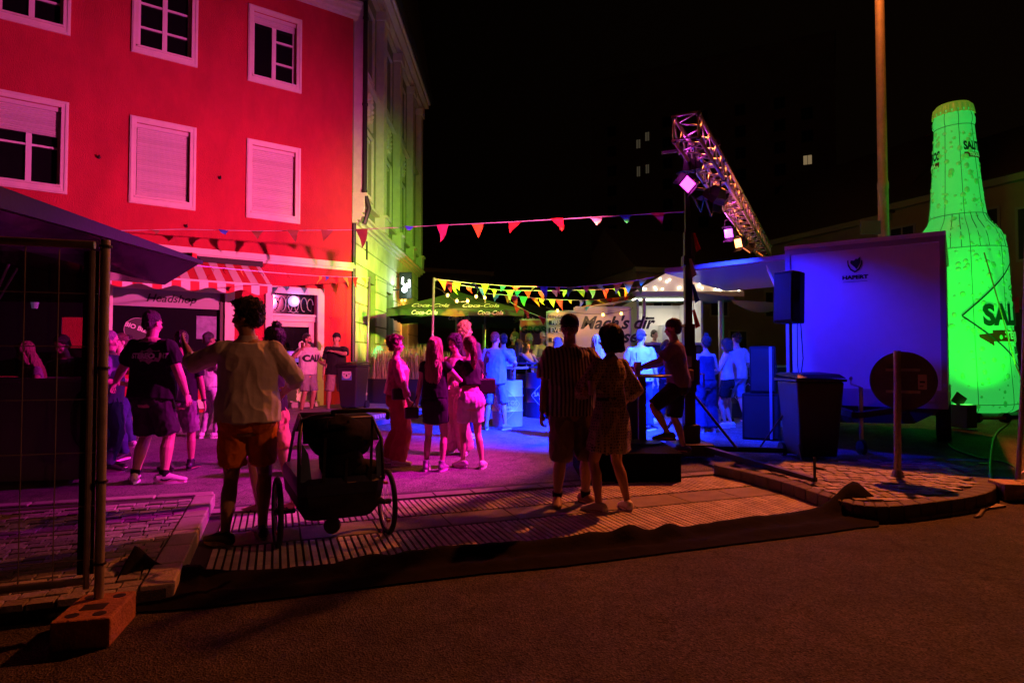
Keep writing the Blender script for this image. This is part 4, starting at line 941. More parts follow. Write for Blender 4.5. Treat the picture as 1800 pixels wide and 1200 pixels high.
# ---- lamp post
lpt=onground(1557,14.6); lo=thing('street_lamp','tall slim street lamp post rising out of the picture behind the trailer','street lamp',loc=lpt)
b=MB(); b.lathe([(.16,0),(.15,1.2),(.125,1.3),(.115,5.2),(.125,5.22),(.125,5.34),(.105,5.4),(.10,11.0)],18,c=lpt); b.build('post',mat('lamp_post_paint',(.45,.34,.22),.55,bump=.1,var=.15),lo,smooth='auto')
b=MB(); b.tube([lpt+Z*11.0,lpt+Vector((-.1,-.1,11.3)),lpt+Vector((-.5,-.5,11.35))],.05); b.build('arm',steel,lo)
b=MB(); b.box(lpt+Vector((-.85,-.85,11.35)),(.7,.28,.14),rz=R(45)); hd=b.build('lamp_head',steel,lo,bevel=.03)
b=MB(); b.box(lpt+Vector((-.85,-.85,11.27)),(.5,.2,.01),rz=R(45)); b.build('lens',mat('sodium_lens',(1,.7,.3),.4,emit=(1,.4,.08),es=8),hd)
b=MB(); b.box(at(1530,400,14.35),(.45,.05,.3)); b.build('sign_plate',mat('dull_green_plate',(.15,.2,.13),.5),lo)
# ---- inflatable bottle
BC=onground(1694,14.3); k_=14.3/1100; bz0=at(1690,720,14.3).z
bo=thing('inflatable_bottle','giant glowing green inflatable beer bottle with droplets beside the trailer','inflatable bottle',loc=(BC.x,14.3,bz0))
def zpx(py): return at(1690,py,14.3).z
prof=[(82,720),(91,715),(94,707),(94,690),(91,640),(87,580),(85,520),(84,460),(82.5,440),(80,428),(74,414),(64,403),(56,394),(51.5,384),(48,360),(44,320),(40.5,285),(38,250),(36.5,232),(36,226),(38,222),(38.2,214),(36.5,209),(35.4,205),(36,200)]
prof=[(r*k_*.825,zpx(y)) for r,y in prof]
def green(name,base,em,es,r=.45):
    return mat(name,base,r,bump=.25,bs=3,var=.12,vs=1.2,emit=em,es=es)
gm=mat('bottle_fabric',(.16,.5,.22),.42,bump=.3,bs=2.2,var=.12,vs=1.5,emit=(.05,1,.13),es=.46)
b=MB(); b.lathe(prof,48,c=(BC.x,14.3,0)); body=b.build('body',gm,bo,smooth=True)
def ringr(py):
    z=zpx(py)
    for i in range(len(prof)-1):
        (r0,z0),(r1,z1)=prof[i],prof[i+1]
        if z0<=z<=z1: return r0+(r1-r0)*(z-z0)/(z1-z0+1e-9)
    return prof[-1][0]
b=MB(); c0=(BC.x,14.3,0); zc=zpx(203); rc=36*k_
pc=[]; n=42
for (r,z,fl_) in ((.40,zpx(206),1),(.395,zpx(203),1),(.38,zpx(192),.6),(.32,zpx(186),0),(.0,zpx(182.5),0)):
    pc.append((r,z,fl_))
k=len(b.v)
for r,z,f_ in pc:
    for j in range(84):
        th=2*math.pi*j/84; rr=(r*1.0)*(1+.05*f_*math.cos(th*21)); b.v.append(Vector((BC.x+rr*math.cos(th),14.3+rr*math.sin(th),z)))
for i in range(len(pc)-1):
    for j in range(84): b.f.append((i*84+j,i*84+(j+1)%84,(i+1)*84+(j+1)%84,(i+1)*84+j))
b.build('crown_cap',mat('cap_gold',(.35,.45,.12),.4,emit=(.2,.8,.05),es=.2),bo,smooth=True)
seam=mat('bottle_seam',(.03,.14,.03),.6,emit=(0,.2,.02),es=.18)
for py in (706,444,383,228):
    b=MB()
    r=ringr(py)+.004; z=zpx(py); b.tube([(BC.x+r*math.cos(t*math.pi/24),14.3+r*math.sin(t*math.pi/24),z) for t in range(49)],.007,5); b.build('ring_seam',seam,bo)
for a in (-150,-112,-68,-30,10,60,110,160):
    b=MB(); b.tube([(BC.x+(r+.003)*math.cos(R(a)),14.3+(r+.003)*math.sin(R(a)),z) for r,z in prof],.006,5); b.build('vertical_seam',seam,bo)
b=MB()
for a in (-135,-122,-100,-88,-56,-43):
    b.tube([(BC.x+(ringr(py)+.003)*math.cos(R(a)),14.3+(ringr(py)+.003)*math.sin(R(a)),zpx(py)) for py in (383,395,410,425,443)],.008,5)
b.build('shoulder_seam',seam,bo)
random.seed(21); b=MB()
for k in range(430):
    py=random.uniform(235,712); a=R(random.uniform(-215,-35)); r=ringr(py); z=zpx(py); s_=random.choice([.02,.025,.03,.035,.05,.06])
    M=Matrix.Rotation(a,4,'Z'); b.ell((BC.x+r*math.cos(a),14.3+r*math.sin(a),z),(s_*.35,s_*random.uniform(.8,1.1),s_*random.uniform(.8,1.2)),M=M,n=8,m=6)
b.build('droplets',mat('droplet',(.4,.6,.35),.12,spec=.8,emit=(.02,1,.08),es=.25),bo,smooth=True)
def onbottle(pts,a0,zc_,off=.012):
    out=[]
    for x,y in pts:
        z=zc_+y; rr=ringr_z(z)+off; a=a0+x/ max(rr,.3); out.append(Vector((BC.x+rr*math.cos(a),14.3+rr*math.sin(a),z)))
    return out
def ringr_z(z):
    for i in range(len(prof)-1):
        (r0,z0),(r1,z1)=prof[i],prof[i+1]
        if z0<=z<=z1: return r0+(r1-r0)*(z-z0)/(z1-z0+1e-9)
    return prof[-1][0]
inkg=mat('label_ink_green',(.005,.03,.015),.6,emit=(0,.1,.02),es=.12); inkr=mat('label_ink_red',(.12,.012,.01),.6,emit=(.1,.05,.0),es=.12)
def btext(txt,size,a0,z,m,off=.014,bold=.01,sx=1,name='lettering'):
    vs,fs=text_mesh(txt,size,bold=bold,sub=1); b=MB(); b.add(onbottle([(v.x*sx,v.y) for v in vs],a0,z,off),fs); return b.build(name,m,bo)
def bstrip(poly,a0,z,m,name,off=.01,n=14):
    # polygon given as an outline -> subdivided strip between its lower and upper edge
    lo,hi=poly; b=MB()
    for i in range(n+1):
        t=i/n; x0=lo[0][0]*(1-t)+lo[1][0]*t; y0=lo[0][1]*(1-t)+lo[1][1]*t; x1=hi[0][0]*(1-t)+hi[1][0]*t; y1=hi[0][1]*(1-t)+hi[1][1]*t
        b.v+=onbottle([(x0,y0),(x1,y1)],a0,z,off)
    for i in range(n): b.f.append((2*i,2*i+2,2*i+3,2*i+1))
    return b.build(name,m,bo)
La=R(-44); Lz=zpx(560)
for (p,q_) in (((-1.35,0),(0,1.25)),((0,1.25),(1.35,0)),((-1.35,0),(0,-1.25)),((0,-1.25),(1.35,0))):
    bstrip(((p,q_),((p[0],p[1]+.045),(q_[0],q_[1]+.045))),La,Lz,inkg,'label_border',off=.03)
btext('SALITOS',.60,La-.03,Lz+.0,inkg,sx=.84,bold=.03,off=.035)
bstrip(((( -.78,-.52),(.78,-.52)),((-.78,-.28),(.78,-.28))),La,Lz-.03,inkr,'banner'); bstrip((((-1.05,-.42),(-.78,-.62)),((-1.05,-.36),(-.78,-.34))),La,Lz-.03,inkr,'banner_tail',n=3)
bstrip((((.78,-.62),(1.05,-.42)),((.78,-.34),(1.05,-.36))),La,Lz-.03,inkr,'banner_tail',n=3)
btext('TEQUILA',.22,La,Lz-.43,mat('label_white',(.6,.7,.6),.6,emit=(.1,1,.15),es=.35),off=.02,bold=.012,sx=1.1)
btext('BEER',.2,La,Lz-.75,inkg,bold=.01); btext('PREMIUM',.09,La,Lz+.42,inkg,bold=.002); btext('CERVEZA',.12,La,Lz+.6,inkg,bold=.004)
for a,zz in ((R(-63),zpx(276)),(R(-205),zpx(285))):
    btext('SALITOS',.26,a,zz+.12,inkg,sx=.62,bold=.014); bstrip((((-.3,-.12),(.3,-.12)),((-.3,.0),(.3,.0))),a,zz-.02,inkr,'banner',n=6); btext('TEQUILA',.1,a,zz-.08,MATS['label_white'],off=.02,bold=.006)
bo.rotation_euler[1]=-R(1.1)
# floodlight for the bottle, pallet, straps
fl_=thing('floodlight','boxy floodlight with an open flap aimed up at the green bottle','floodlight',loc=gp(1695,754))
p=gp(1695,754); b=MB(); b.box(p+Z*.24,(.26,.3,.42),rz=R(20)); b.build('housing',mat('olive_box',(.12,.12,.06),.6,bump=.1),fl_,bevel=.01)
b=MB(); b.box(p+Vector((-.1,-.02,.55)),(.22,.02,.2),M=Matrix.Rotation(R(35),4,'Y')); b.build('flap',MATS['olive_box'],fl_)
b=MB(); b.box(p+Vector((.0,.02,.46)),(.2,.22,.01),rz=R(20)); b.build('lens',mat('flood_lens',(.2,.9,.2),.4,emit=(.1,1,.1),es=1.5),fl_)
rb=thing('ratchet_base','dark weighted base plate with red bar under the green bottle','base plate',loc=(BC.x,14.3,gz(14.3)))
g_=gz(14.3)
b=MB(); b.lathe([(1.2,g_-.02),(1.2,bz0-.02),(1.1,bz0+.0)],36,c=(BC.x,14.3,0)); b.build('plate',blackm,rb)
pp=gp(1745,745)
b=MB(); b.box(pp+Z*.12,(.5,.06,.06)); b.build('red_bar',mat('red_bar_paint',(.4,.03,.02),.5),rb)
for dx in (-.28,.28):
    b=MB(); b.lathe([(.02,-.05),(.1,-.05),(.1,.05),(.02,.05)],14,M=Matrix.Rotation(R(90),4,'X'),c=pp+Vector((dx,.05,.12))); b.build('roller',blackm,rb)
o=MB().tube([at(1730,444,13.05),at(1752,520,12.7),at(1785,640,12.4),gp(1840,770)],.012).build('guy_rope',mat('rope_tan',(.35,.25,.12),.8)); tag(o,'thin tan guy rope slanting down across the green bottle','rope')
def ctube(name,label,pts,r,m,h=.012):
    P=subdiv([gp(*p) for p in pts],4)[:-4]; o=MB().tube([Vector((p.x,p.y,p.z+h)) for p in P],r,6).build(name,m,smooth=True); return tag(o,label,'cable')
ctube('cable','thick grey cable curling from the bottle base to the right fence foot',[(1778,732),(1772,745),(1750,765),(1742,800),(1741,840),(1748,868),(1738,884),(1722,886)],.02,mat('grey_cable',(.16,.16,.13),.5))
ctube('cable','thin dark cable looping over the asphalt behind the island',[(1672,740),(1664,765),(1672,788),(1720,805),(1770,815),(1786,828),(1768,836)],.012,blackm)
b=MB()
for i in range(-1,2): b.ell(gp(1729+i*5,816)+Z*.01,(.03,.02,.012),n=6,m=4)
o=b.build('road_stud',mat('green_glint',(.2,.8,.4),.2)); tag(o,'small glinting green clip lying on the asphalt right of the island','clip')
# ---- barrels and bar tables
def barrel(name,label,c,m,txt=True,rz=0,R_=.29,H_=.88,top=True,topm=None,tz=1.12,logo='SALITOS'):
    t=thing(name,label,'barrel',loc=c,rz=rz,group='steel drums used as standing tables')
    pr=[(R_-.01,0),(R_,.01),(R_,H_*.32),(R_+.012,H_*.34),(R_,H_*.36),(R_,H_*.64),(R_+.012,H_*.66),(R_,H_*.68),(R_,H_-.01),(R_-.01,H_)]
    b=MB(); b.lathe(pr,32); body=b.build('drum',m,t,world=False,smooth='auto')
    if top:
        b=MB(); b.tube([(0,0,H_),(0,0,tz)],.05,10); b.build('neck',blackm,t,world=False)
        b=MB(); b.lathe([(.4,tz),(.41,tz+.01),(.41,tz+.03),(.4,tz+.04)],32); b.build('table_top',topm or mat('wood_top',(.3,.17,.08),.5,var=.2,vs=8),t,world=False)
    if txt:
        def on(pts): return [Vector(((R_+.013)*math.sin(x/R_),-(R_+.013)*math.cos(x/R_),y)) for x,y in pts]
        z0=H_*.5; inkw=mat('drum_ink',(.8,.8,.82),.5)
        b=MB()
        L=[(-.27,0),(0,.3),(.27,0),(0,-.3)]
        for i in range(4):
            p,q_=L[i],L[(i+1)%4]; n=8; k=len(b.v)
            for j in range(n+1):
                tt=j/n; x=p[0]*(1-tt)+q_[0]*tt; y=p[1]*(1-tt)+q_[1]*tt; s_=1-.05
                b.v+=on([(x,z0+y),(x*s_,z0+y*s_)])
            for j in range(n): b.f.append((k+2*j,k+2*j+2,k+2*j+3,k+2*j+1))
        lg=b.build('diamond_logo',inkw,t,world=False)
        for tx,sz,yy in ((logo,.12,.02),('CERVEZA',.05,-.07),('BEER',.05,-.14)):
            vs,fs=text_mesh(tx,sz,bold=.003,sub=1); b=MB(); b.add(on([(v.x*.9,z0+v.y+yy) for v in vs]),fs); b.build('lettering',inkw,lg,world=False)
    return t
bw=mat('drum_pale',(.5,.5,.54),.5,metal=.2,bump=.1,var=.15,vs=3); bd=mat('drum_navy',(.02,.03,.07),.4,metal=.2,var=.15)
barrel('steel_barrel','pale steel drum with diamond logo right of the man in blue',onground(892,12.1),bw,rz=R(-2),tz=1.1)
barrel('steel_barrel','dark navy drum with diamond logo left of the striped shirt man',onground(953,13.6),bd,rz=R(2),R_=.36,H_=.95,topm=mat('dark_table_top',(.05,.04,.05),.4),tz=1.05)
barrel('steel_barrel','plain dark navy drum between the two logo drums',onground(930,13.9),bd,txt=False,H_=.9,topm=mat('dark_table_top',(.05,.04,.05),.4),tz=1.12)
barrel('steel_barrel','dark green drum with logo behind the woman in black shorts',onground(1303,13.6),mat('drum_green',(.02,.06,.05),.4,metal=.2),R_=.36,topm=mat('dark_table_top',(.05,.04,.05),.4))
# ---- parasols
pg=mat('parasol_green',(.028,.05,.02),.85,bump=.2,bs=14,var=.15)
def parasol(name,label,px,Yd,py_top,py_edge,half,rz,txtc=(.8,.8,.78),txt=True):
    g=onground(px,Yd); zt_=at(px,py_top,Yd).z; ze=at(px,py_edge,Yd).z
    t=thing(name,label,'parasol',loc=g,group='cola parasols on the terrace')
    c=Vector((g.x,g.y,0)); b=MB()
    co=[c+Matrix.Rotation(rz+math.pi/4*0+math.pi/2*i,3,'Z')@Vector((half,half,0))+Z*ze for i in range(4)]
    ap=c+Z*zt_
    nS=8
    for i in range(4):
        p,q_=co[i],co[(i+1)%4]; k=len(b.v)
        for u in range(nS+1):
            for v_ in range(5):
                e=p.lerp(q_,u/nS); f_=v_/4; pt=ap.lerp(e,f_); pt.z-= .10*math.sin(math.pi*f_)*(math.sin(math.pi*u/nS)*.8+.2); b.v.append(pt)
        for u in range(nS):
            for v_ in range(4): a_=k+u*5+v_; b.f.append((a_,a_+1,a_+6,a_+5))
        k=len(b.v); 
        for u in range(nS+1): e=p.lerp(q_,u/nS); b.v+= [e,e-Z*(.17+.02*math.cos(u*math.pi))]
        for u in range(nS): b.f.append((k+2*u,k+2*u+2,k+2*u+3,k+2*u+1))
    cv=b.build('canopy',pg,t,smooth='auto')
    b=MB(); b.tube([g,ap],.035,10); b.build('pole',mat('parasol_pole',(.3,.32,.28),.5),t)
    b=MB(); b.box(g+Z*.06,(.7,.7,.12)); b.build('base',blackm,t,bevel=.01)
    b=MB()
    for q_ in co: b.tube([ap-Z*.5,q_-Z*.02],.012,5)
    b.build('rib',mat('parasol_rib',(.2,.15,.08),.6),t)
    if txt:
        ink=mat('parasol_print',txtc,.6)
        fr=[(co[i],co[(i+1)%4]) for i in range(4)]
        fr.sort(key=lambda e:((e[0]+e[1])/2).length); p,q_=fr[0]
        if p.x>q_.x: p,q_=q_,p
        r_=(q_-p).normalized(); mid=(p+q_)/2
        inw=(ap-mid)
        for f_ in (.25,.73):
            base=p.lerp(q_,f_)
            e=base.lerp(ap,.22); up=(ap-mid).normalized()
            lettering('Coca-Cola',e-Z*.02-Vector((0,.05,0)),r_,up,.46,ink,cv,shear=.45,bold=.008,sx=.48)
            lettering('Coca-Cola',p.lerp(q_,f_+.02)-Z*.09-Vector((0,.02,0)),r_,Z,.15,ink,cv,shear=.4,bold=.004)
    return t
parasol('parasol','large dark green cola parasol hung with warm bulbs on the terrace',803,17.4,512,552,1.72,R(4))
parasol('parasol','second dark green parasol with glowing script behind the large one',850,20.5,525,562,2.0,R(8))
parasol('parasol','farther dark parasol mostly hidden at the right of the terrace',905,24,528,556,1.9,R(0),txt=False)
# ---- planter boxes with dry grasses
blade=mat('dry_grass',(.5,.45,.25),.8,isl=.4)
def planter(label,p0,p1,hh,seed,nb=900):
    random.seed(seed); d=(p1-p0); d.z=0; L=d.length; d.normalize(); n=Vector((-d.y,d.x,0)); g=p0.z
    t=thing('planter',label,'planter',loc=p0,group='grass planters round the terrace')
    b=MB(); P=[p0,p1,p1+n*.45,p0+n*.45]; b.prism([Vector((v.x,v.y,g)) for v in P],(0,0,.62)); b.build('box',mat('planter_dark',(.03,.03,.04),.6,bump=.1),t,bevel=.01)
    b=MB()
    for k in range(nb):
        s_=random.random()*L; c=p0+d*s_+n*random.uniform(.03,.42); c=Vector((c.x,c.y,g+.6)); h_=hh*random.uniform(.45,1.05); a=random.random()*6.28; l_=random.uniform(.05,.4)*hh
        dv=Vector((math.cos(a),math.sin(a),0)); w_=random.uniform(.006,.011); sd=Vector((-dv.y,dv.x,0))*w_
        m_=c+dv*l_*.35+Z*h_*.7; e=c+dv*l_+Z*h_*(1 if l_<.2 else .75)
        b.add([c-sd,c+sd,m_+sd*.8,m_-sd*.8,e],[(0,1,2,3),(3,2,4)])
    b.build('grasses',blade,t)
planter('long planter of tall dry grasses by the bin and the curly-haired woman',onground(640,15.6,.08),onground(765,15.0,.08),.88,1,2300)
planter('planter of dry grasses seen behind the ponytailed woman',onground(775,15.3,.05),onground(850,15.6,.05),.75,2,900)
planter('planter of dry grasses behind the man in the blue t-shirt',onground(850,15.9,.05),onground(905,16.3,.05),.85,3,700)
# ---- poles
def pole(label,pt,pb,Yd,rad=.024):
    a=at(*pt,Yd); c=at(*pb,Yd); c.z=gz(Yd); t=thing('metal_pole',label,'pole',loc=c,group='galvanised poles carrying bunting')
    b=MB(); b.tube([c,a],rad,10); b.build('tube',metal,t,smooth=True)
    b=MB()
    for z in (.35,.75): b.lathe([(rad*1.7,0),(rad*1.7,.05)],10,c=c+Z*z)
    b.build('clamp',metal,t)
    b=MB(); b.lathe([(.02,0),(.14,.0),(.14,.02),(rad,.05)],14,c=c); b.build('foot',metal,t)
    return a
PA=pole('slim galvanised pole in front of the green lit shop windows',(650,486),(643,690),15.0)
PB=pole('blue lit galvanised pole carrying three bunting lines above the parasol',(763,488),(757,680),13.2)
PC=pole('pale pole left of the man in the blue t-shirt under the string lights',(853,520),(852,680),16.5)
# ---- bunting
cols={'red':(.65,.03,.02),'orange':(.75,.2,.02),'yellow':(.75,.55,.04),'green':(.08,.5,.07),'teal':(.04,.4,.3),'blue':(.03,.08,.55),'pink':(.65,.08,.2),'lime':(.4,.65,.05),'white':(.6,.6,.6),'brown':(.25,.1,.05)}
def flagm(c): return mat('flag_'+c,cols[c],.65,bump=.2,bs=14)
def bunting(label,pts,flags,group='bunting lines over the plaza',size=.25,smat=None):
    """pts: (px,py,Y) of the string; flags: (px,colour,scale,twist)"""
    t=thing('bunting',label,'bunting',loc=at(*pts[0][:2],pts[0][2]),group=group)
    W_=[at(a,c,y) for a,c,y in pts]
    b=MB(); b.tube(W_,.007,5); b.build('string',smat or mat('bunting_string',(.6,.55,.55),.7),t)
    def on(px):
        for i in range(len(pts)-1):
            if min(pts[i][0],pts[i+1][0])<=px<=max(pts[i][0],pts[i+1][0]):
                tt=(px-pts[i][0])/(pts[i+1][0]-pts[i][0]); y=pts[i][2]+(pts[i+1][2]-pts[i][2])*tt; py=pts[i][1]+(pts[i+1][1]-pts[i][1])*tt
                return at(px,py,y),(W_[i+1]-W_[i]).normalized()
        return W_[-1],(W_[-1]-W_[-2]).normalized()
    for px,c,s_,tw_ in flags:
        p,d=on(px); d=Matrix.Rotation(tw_*.6,3,'Z')@d; side=d.cross(Z).normalized(); h_=size*1.25*s_; w_=size*.5*(.6+.4*s_)
        k=random.uniform(-.38,.38); b=MB(); h_*=random.uniform(.8,1.15); cl=random.uniform(.05,.35)
        swing=side*(tw_*.5)*h_
        n=4
        for i in range(n+1):
            f_=i/n; ww=w_*(1-f_); c_=p-Z*(h_*f_*math.cos(tw_*.7))+swing*f_+d*(k*h_*f_)+side*(cl*size*math.sin(f_*4+px))
            b.v+= [c_-d*ww,c_+side*.04*size*math.cos(f_*4),c_+d*ww]
        for i in range(n): a=3*i; b.f+= [(a,a+1,a+4,a+3),(a+1,a+2,a+5,a+4)]
        o=b.build('flag',flagm(c),t,smooth=True)
    return t
random.seed(9)
bunting('long bunting line from the red house wall to the light mast',[(185,406,11.6),(318,403,12.2),(450,406,12.4),(620,404,12.2),(735,398,11.8),(900,390,10.8),(1060,381,9.8),(1207,372,8.9)],
 [(212,'brown',.45,1.0),(270,'brown',.45,1.0),(392,'blue',.5,1.0),(452,'brown',.75,.6),(516,'brown',.8,.4),(575,'brown',.85,.3),(637,'brown',1.1,.1),(718,'blue',.35,1.1),(781,'pink',1.15,.1),(839,'orange',.95,.2),(903,'red',.8,.3),(982,'red',.75,.2),(1047,'white',.6,.3),(1101,'blue',.5,.3),(1157,'pink',.6,.5)])
bunting('short low bunting line between the kiosk flap and the first pole',[(345,467,8.0),(410,473,9.5),(490,480,11.6),(560,485,13.2),(650,488,15.0)],
 [(365,'red',.7,.6),(392,'red',.5,.8),(425,'yellow',.75,.5),(457,'blue',.3,.8),(505,'red',.4,.9),(560,'yellow',.8,.1),(572,'blue',.5,.1),(590,'red',.9,.0),(608,'lime',.8,.0),(625,'red',1.0,.0),(640,'yellow',.9,.0)],size=.2)
pal=['red','orange','yellow','green','lime','teal','blue','pink']
def fl_row(a,c,n,seed,pl):
    random.seed(seed); out=[]
    for i in range(n): out.append((a+(c-a)*(i+.5)/n+random.uniform(-4,4),pl[i%len(pl)],random.uniform(.5,1.1),random.uniform(-1.0,1.2)))
    return out
bunting('upper bunting line from the middle pole to the trailer hatch',[(763,490,13.2),(830,498,13),(900,503,12.6),(1000,505,12),(1080,499,11.6),(1150,487,11)],fl_row(768,1145,15,1,['orange','yellow','green','lime','teal','red','green','blue','red','teal','pink','lime','yellow','lime','green']),size=.19)
bunting('middle bunting line from the middle pole to the snack stall',[(763,492,13.2),(820,503,13.6),(880,510,14),(960,511,14.4),(1050,509,14.6),(1140,504,14.8)],fl_row(772,1135,17,2,['red','lime','red','blue','lime','lime','teal','red','red','pink','lime','lime','teal','red','green','yellow','green']),size=.20)
bunting('lower bunting line above the cream banner',[(855,516,14.6),(900,519,14.6),(960,526,14.7),(1040,528,14.9),(1110,520,15.2)],fl_row(865,1108,15,3,['blue','orange','red','green','orange','yellow','lime','red','yellow','blue','teal','lime','red','orange','red']),size=.20)
bunting('small drooping bunting line left of the cream banner',[(895,530,15.5),(930,549,15.3),(965,562,15)],[(908,'red',.8,.3),(925,'red',.7,.5),(952,'red',.8,.6)],size=.22)
bunting('loose red pennants tied down the light mast',[(1212,400,8.78),(1216,470,8.76),(1220,560,8.76)],[],size=.2)
for px,py,c in ((1223,425,'red'),(1216,470,'white'),(1222,560,'red'),(1221,515,'blue')):
    p=at(px,py,8.66); b=MB(); 
    b.v=[p+Vector((-.04,0,.12)),p+Vector((.0,.02,.13)),p+Vector((.07,.0,-.1)),p+Vector((.01,.02,-.14)),p+Vector((.03,.03,.0))]; b.f=[(0,1,4),(0,4,3),(1,2,4),(4,2,3)]
    root=bpy.data.objects['bunting.006']; b.build('flag',flagm(c),root)
# ---- string lights with bulbs
def slights(label,pts,bulbs,col=(1,.45,.08),es=14,r=.035):
    t=thing('string_lights',label,'string lights',loc=at(*pts[0]),group='strings of warm bulbs')
    W_=subdiv([at(*p) for p in pts],3)[:-3]; b=MB(); b.tube(W_+[at(*pts[-1])],.006,5); b.build('cable',blackm,t)
    for p in bulbs:
        c=at(*p); b=MB(); b.ell(c,(r,r,r*1.25),n=10,m=8); bl=b.build('bulb',mat('warm_bulb_%d%d'%(int(col[1]*100),es),(1,.8,.5),.4,emit=col,es=es),t,smooth=True)
        b=MB(); b.tube([c+Z*r,c+Z*r*2],r*.5,6); b.build('socket',blackm,bl)
    return t
slights('string of warm bulbs draped over the large parasol',[(764,500,13.2),(776,510,14),(787,519,15.2),(803,530,15.6),(822,529,15.6),(838,521,15.6),(853,522,16.5)],[(787,519,15.3),(803,529,15.5),(822,529,15.5),(837,521,15.6),(852,523,16.4)])
point('bulb_glow',at(812,527,15.6),(1,.5,.12),30,.05)
slights('short string of bulbs over the terrace bar door',[(660,492,15.4),(690,503,17),(709,512,19),(705,527,20),(722,534,21)],[(706,528,20),(712,528,20.4)],es=5)
point('bar_door_glow',fpt(*a2,6.8,3.0,.5),(1,.35,.04),55,.1)
slights('three warm bulbs strung in front of the cream banner',[(962,538,14.7),(1000,548,14.6),(1060,552,14.5),(1112,540,14.6)],[(980,546,14.6),(1060,553,14.5),(1092,551,14.5)],es=9,r=.03)
point('banner_bulb_glow',at(1050,556,14.1),(1,.55,.2),26,.05)
# ---- snack stall
sw=mat('stall_white',(.7,.7,.68),.5,bump=.05); ss=mat('stall_steel',(.6,.62,.62),.3,metal=.7,bump=.1)
SY=15.6
def sx(px,Y=SY): return (px-900)/1100*Y
stl=thing('snack_stall','brightly lit white snack stall with a bulb covered gable roof','food stall',loc=onground(1195,SY))
g_=gz(SY); xL,xR=sx(1120),sx(1275)
def zz(py,Y=SY): return at(1100,py,Y).z
b=MB(); b.bx((xL,SY+2.0,g_),(xR,SY+2.05,zz(525))); b.bx((xL,SY,g_),(xL+.05,SY+2.0,zz(525))); b.bx((xR-.6,SY,g_),(xR-.55,SY+2.0,zz(525))); b.build('wall',sw,stl)
b=MB(); b.bx((xL,SY-.1,zz(606)),(xR-.5,SY+.35,zz(602))); b.build('counter',ss,stl)
b=MB(); b.bx((xL,SY,g_),(xR-.5,SY+.05,zz(606)-.002)); b.build('front_panel',mat('stall_dark_front',(.05,.06,.08),.5),stl)
b=MB(); b.bx((xL-.2,SY-.5,zz(524)),(xR+.3,SY-.4,zz(516))); b.bx((xL-.2,SY-.4,zz(519)),(xR+.3,SY+2.05,zz(517))); b.build('fascia',mat('stall_fascia',(.2,.35,.3),.5),stl)
b=MB(); ap=Vector((sx(1168),SY-.42,zz(482))); e0=Vector((xL-.15,SY-.42,zz(516))); e1=Vector((xR+.3,SY-.42,zz(515)))
b.prism([e0,ap,Vector((sx(1185),SY-.42,zz(488))),e1],(0,.04,0)); gb=b.build('gable',mat('gable_canvas',(.6,.55,.45),.7,emit=(1,.85,.6),es=.25),stl)
b=MB(); b.add([e0,ap,ap+Y_*2.4,e0+Y_*2.4,e1,e1+Y_*2.4],[(0,1,2,3),(1,4,5,2)]); b.build('roof',mat('stall_roof',(.3,.3,.3),.6),stl)
random.seed(4)
for k in range(30):
    t_=random.uniform(.04,.96); x=e0.x+(e1.x-e0.x)*t_; zm=e0.z+(ap.z-e0.z)*(min(1,(x-e0.x)/(ap.x-e0.x)) if x<ap.x else max(0,(e1.x-x)/(e1.x-ap.x)))
    z=random.uniform(e0.z+.03,max(zm-.03,e0.z+.05)); b=MB(); b.ell((x,SY-.46,z),(.022,.022,.022),n=8,m=6); b.build('bulb',mat('gable_bulb',(1,1,.9),.4,emit=(1,.85,.6),es=10),gb,smooth=True)
b=MB(); b.bx((xL+.5,SY+1.98,zz(565)),(xL+1.6,SY+1.995,zz(531))); b.build('menu_board',mat('stall_board',(.8,.78,.72),.5),stl)
b=MB(); b.bx((sx(1162),SY+1.95,zz(552)),(sx(1182),SY+1.975,zz(548))); b.build('price_strip',blackm,stl)
b=MB(); b.bx((sx(1122),SY-.02,zz(575)),(sx(1134),SY+.2,zz(562))); b.build('switch_box',sw,stl)
b=MB(); b.tube([(sx(1131),SY-.1,zz(562)),(sx(1131),SY-.1,zz(525))],.05,10); b.tube([(sx(1268,15),15,gz(15)),(sx(1268,15),15,zz(520,15))],.07,8); b.build('support_post',ss,stl)
b=MB(); b.bx((sx(1190),SY+1.5,zz(598)),(sx(1215),SY+1.95,zz(565))); b.build('fridge',ss,stl)
bpy.data.lights.new
la=bpy.data.lights.new('stall_ceiling_lamp','AREA'); la.shape='RECTANGLE'; la.size=1.4; la.size_y=.3; la.energy=15; la.color=(1,.86,.68)
lo_=bpy.data.objects.new('stall_ceiling_lamp',la); C.objects.link(lo_); lo_.location=((xL+xR)/2-.3,SY+1.0,zz(521)); 
b=MB(); b.bx(((xL+xR)/2-1.0,SY+.85,zz(521)+.01),((xL+xR)/2+.4,SY+1.15,zz(521)+.05)); b.build('ceiling_lamp',mat('tube_lamp',(1,1,1),.5,emit=(1,.9,.75),es=6),stl)
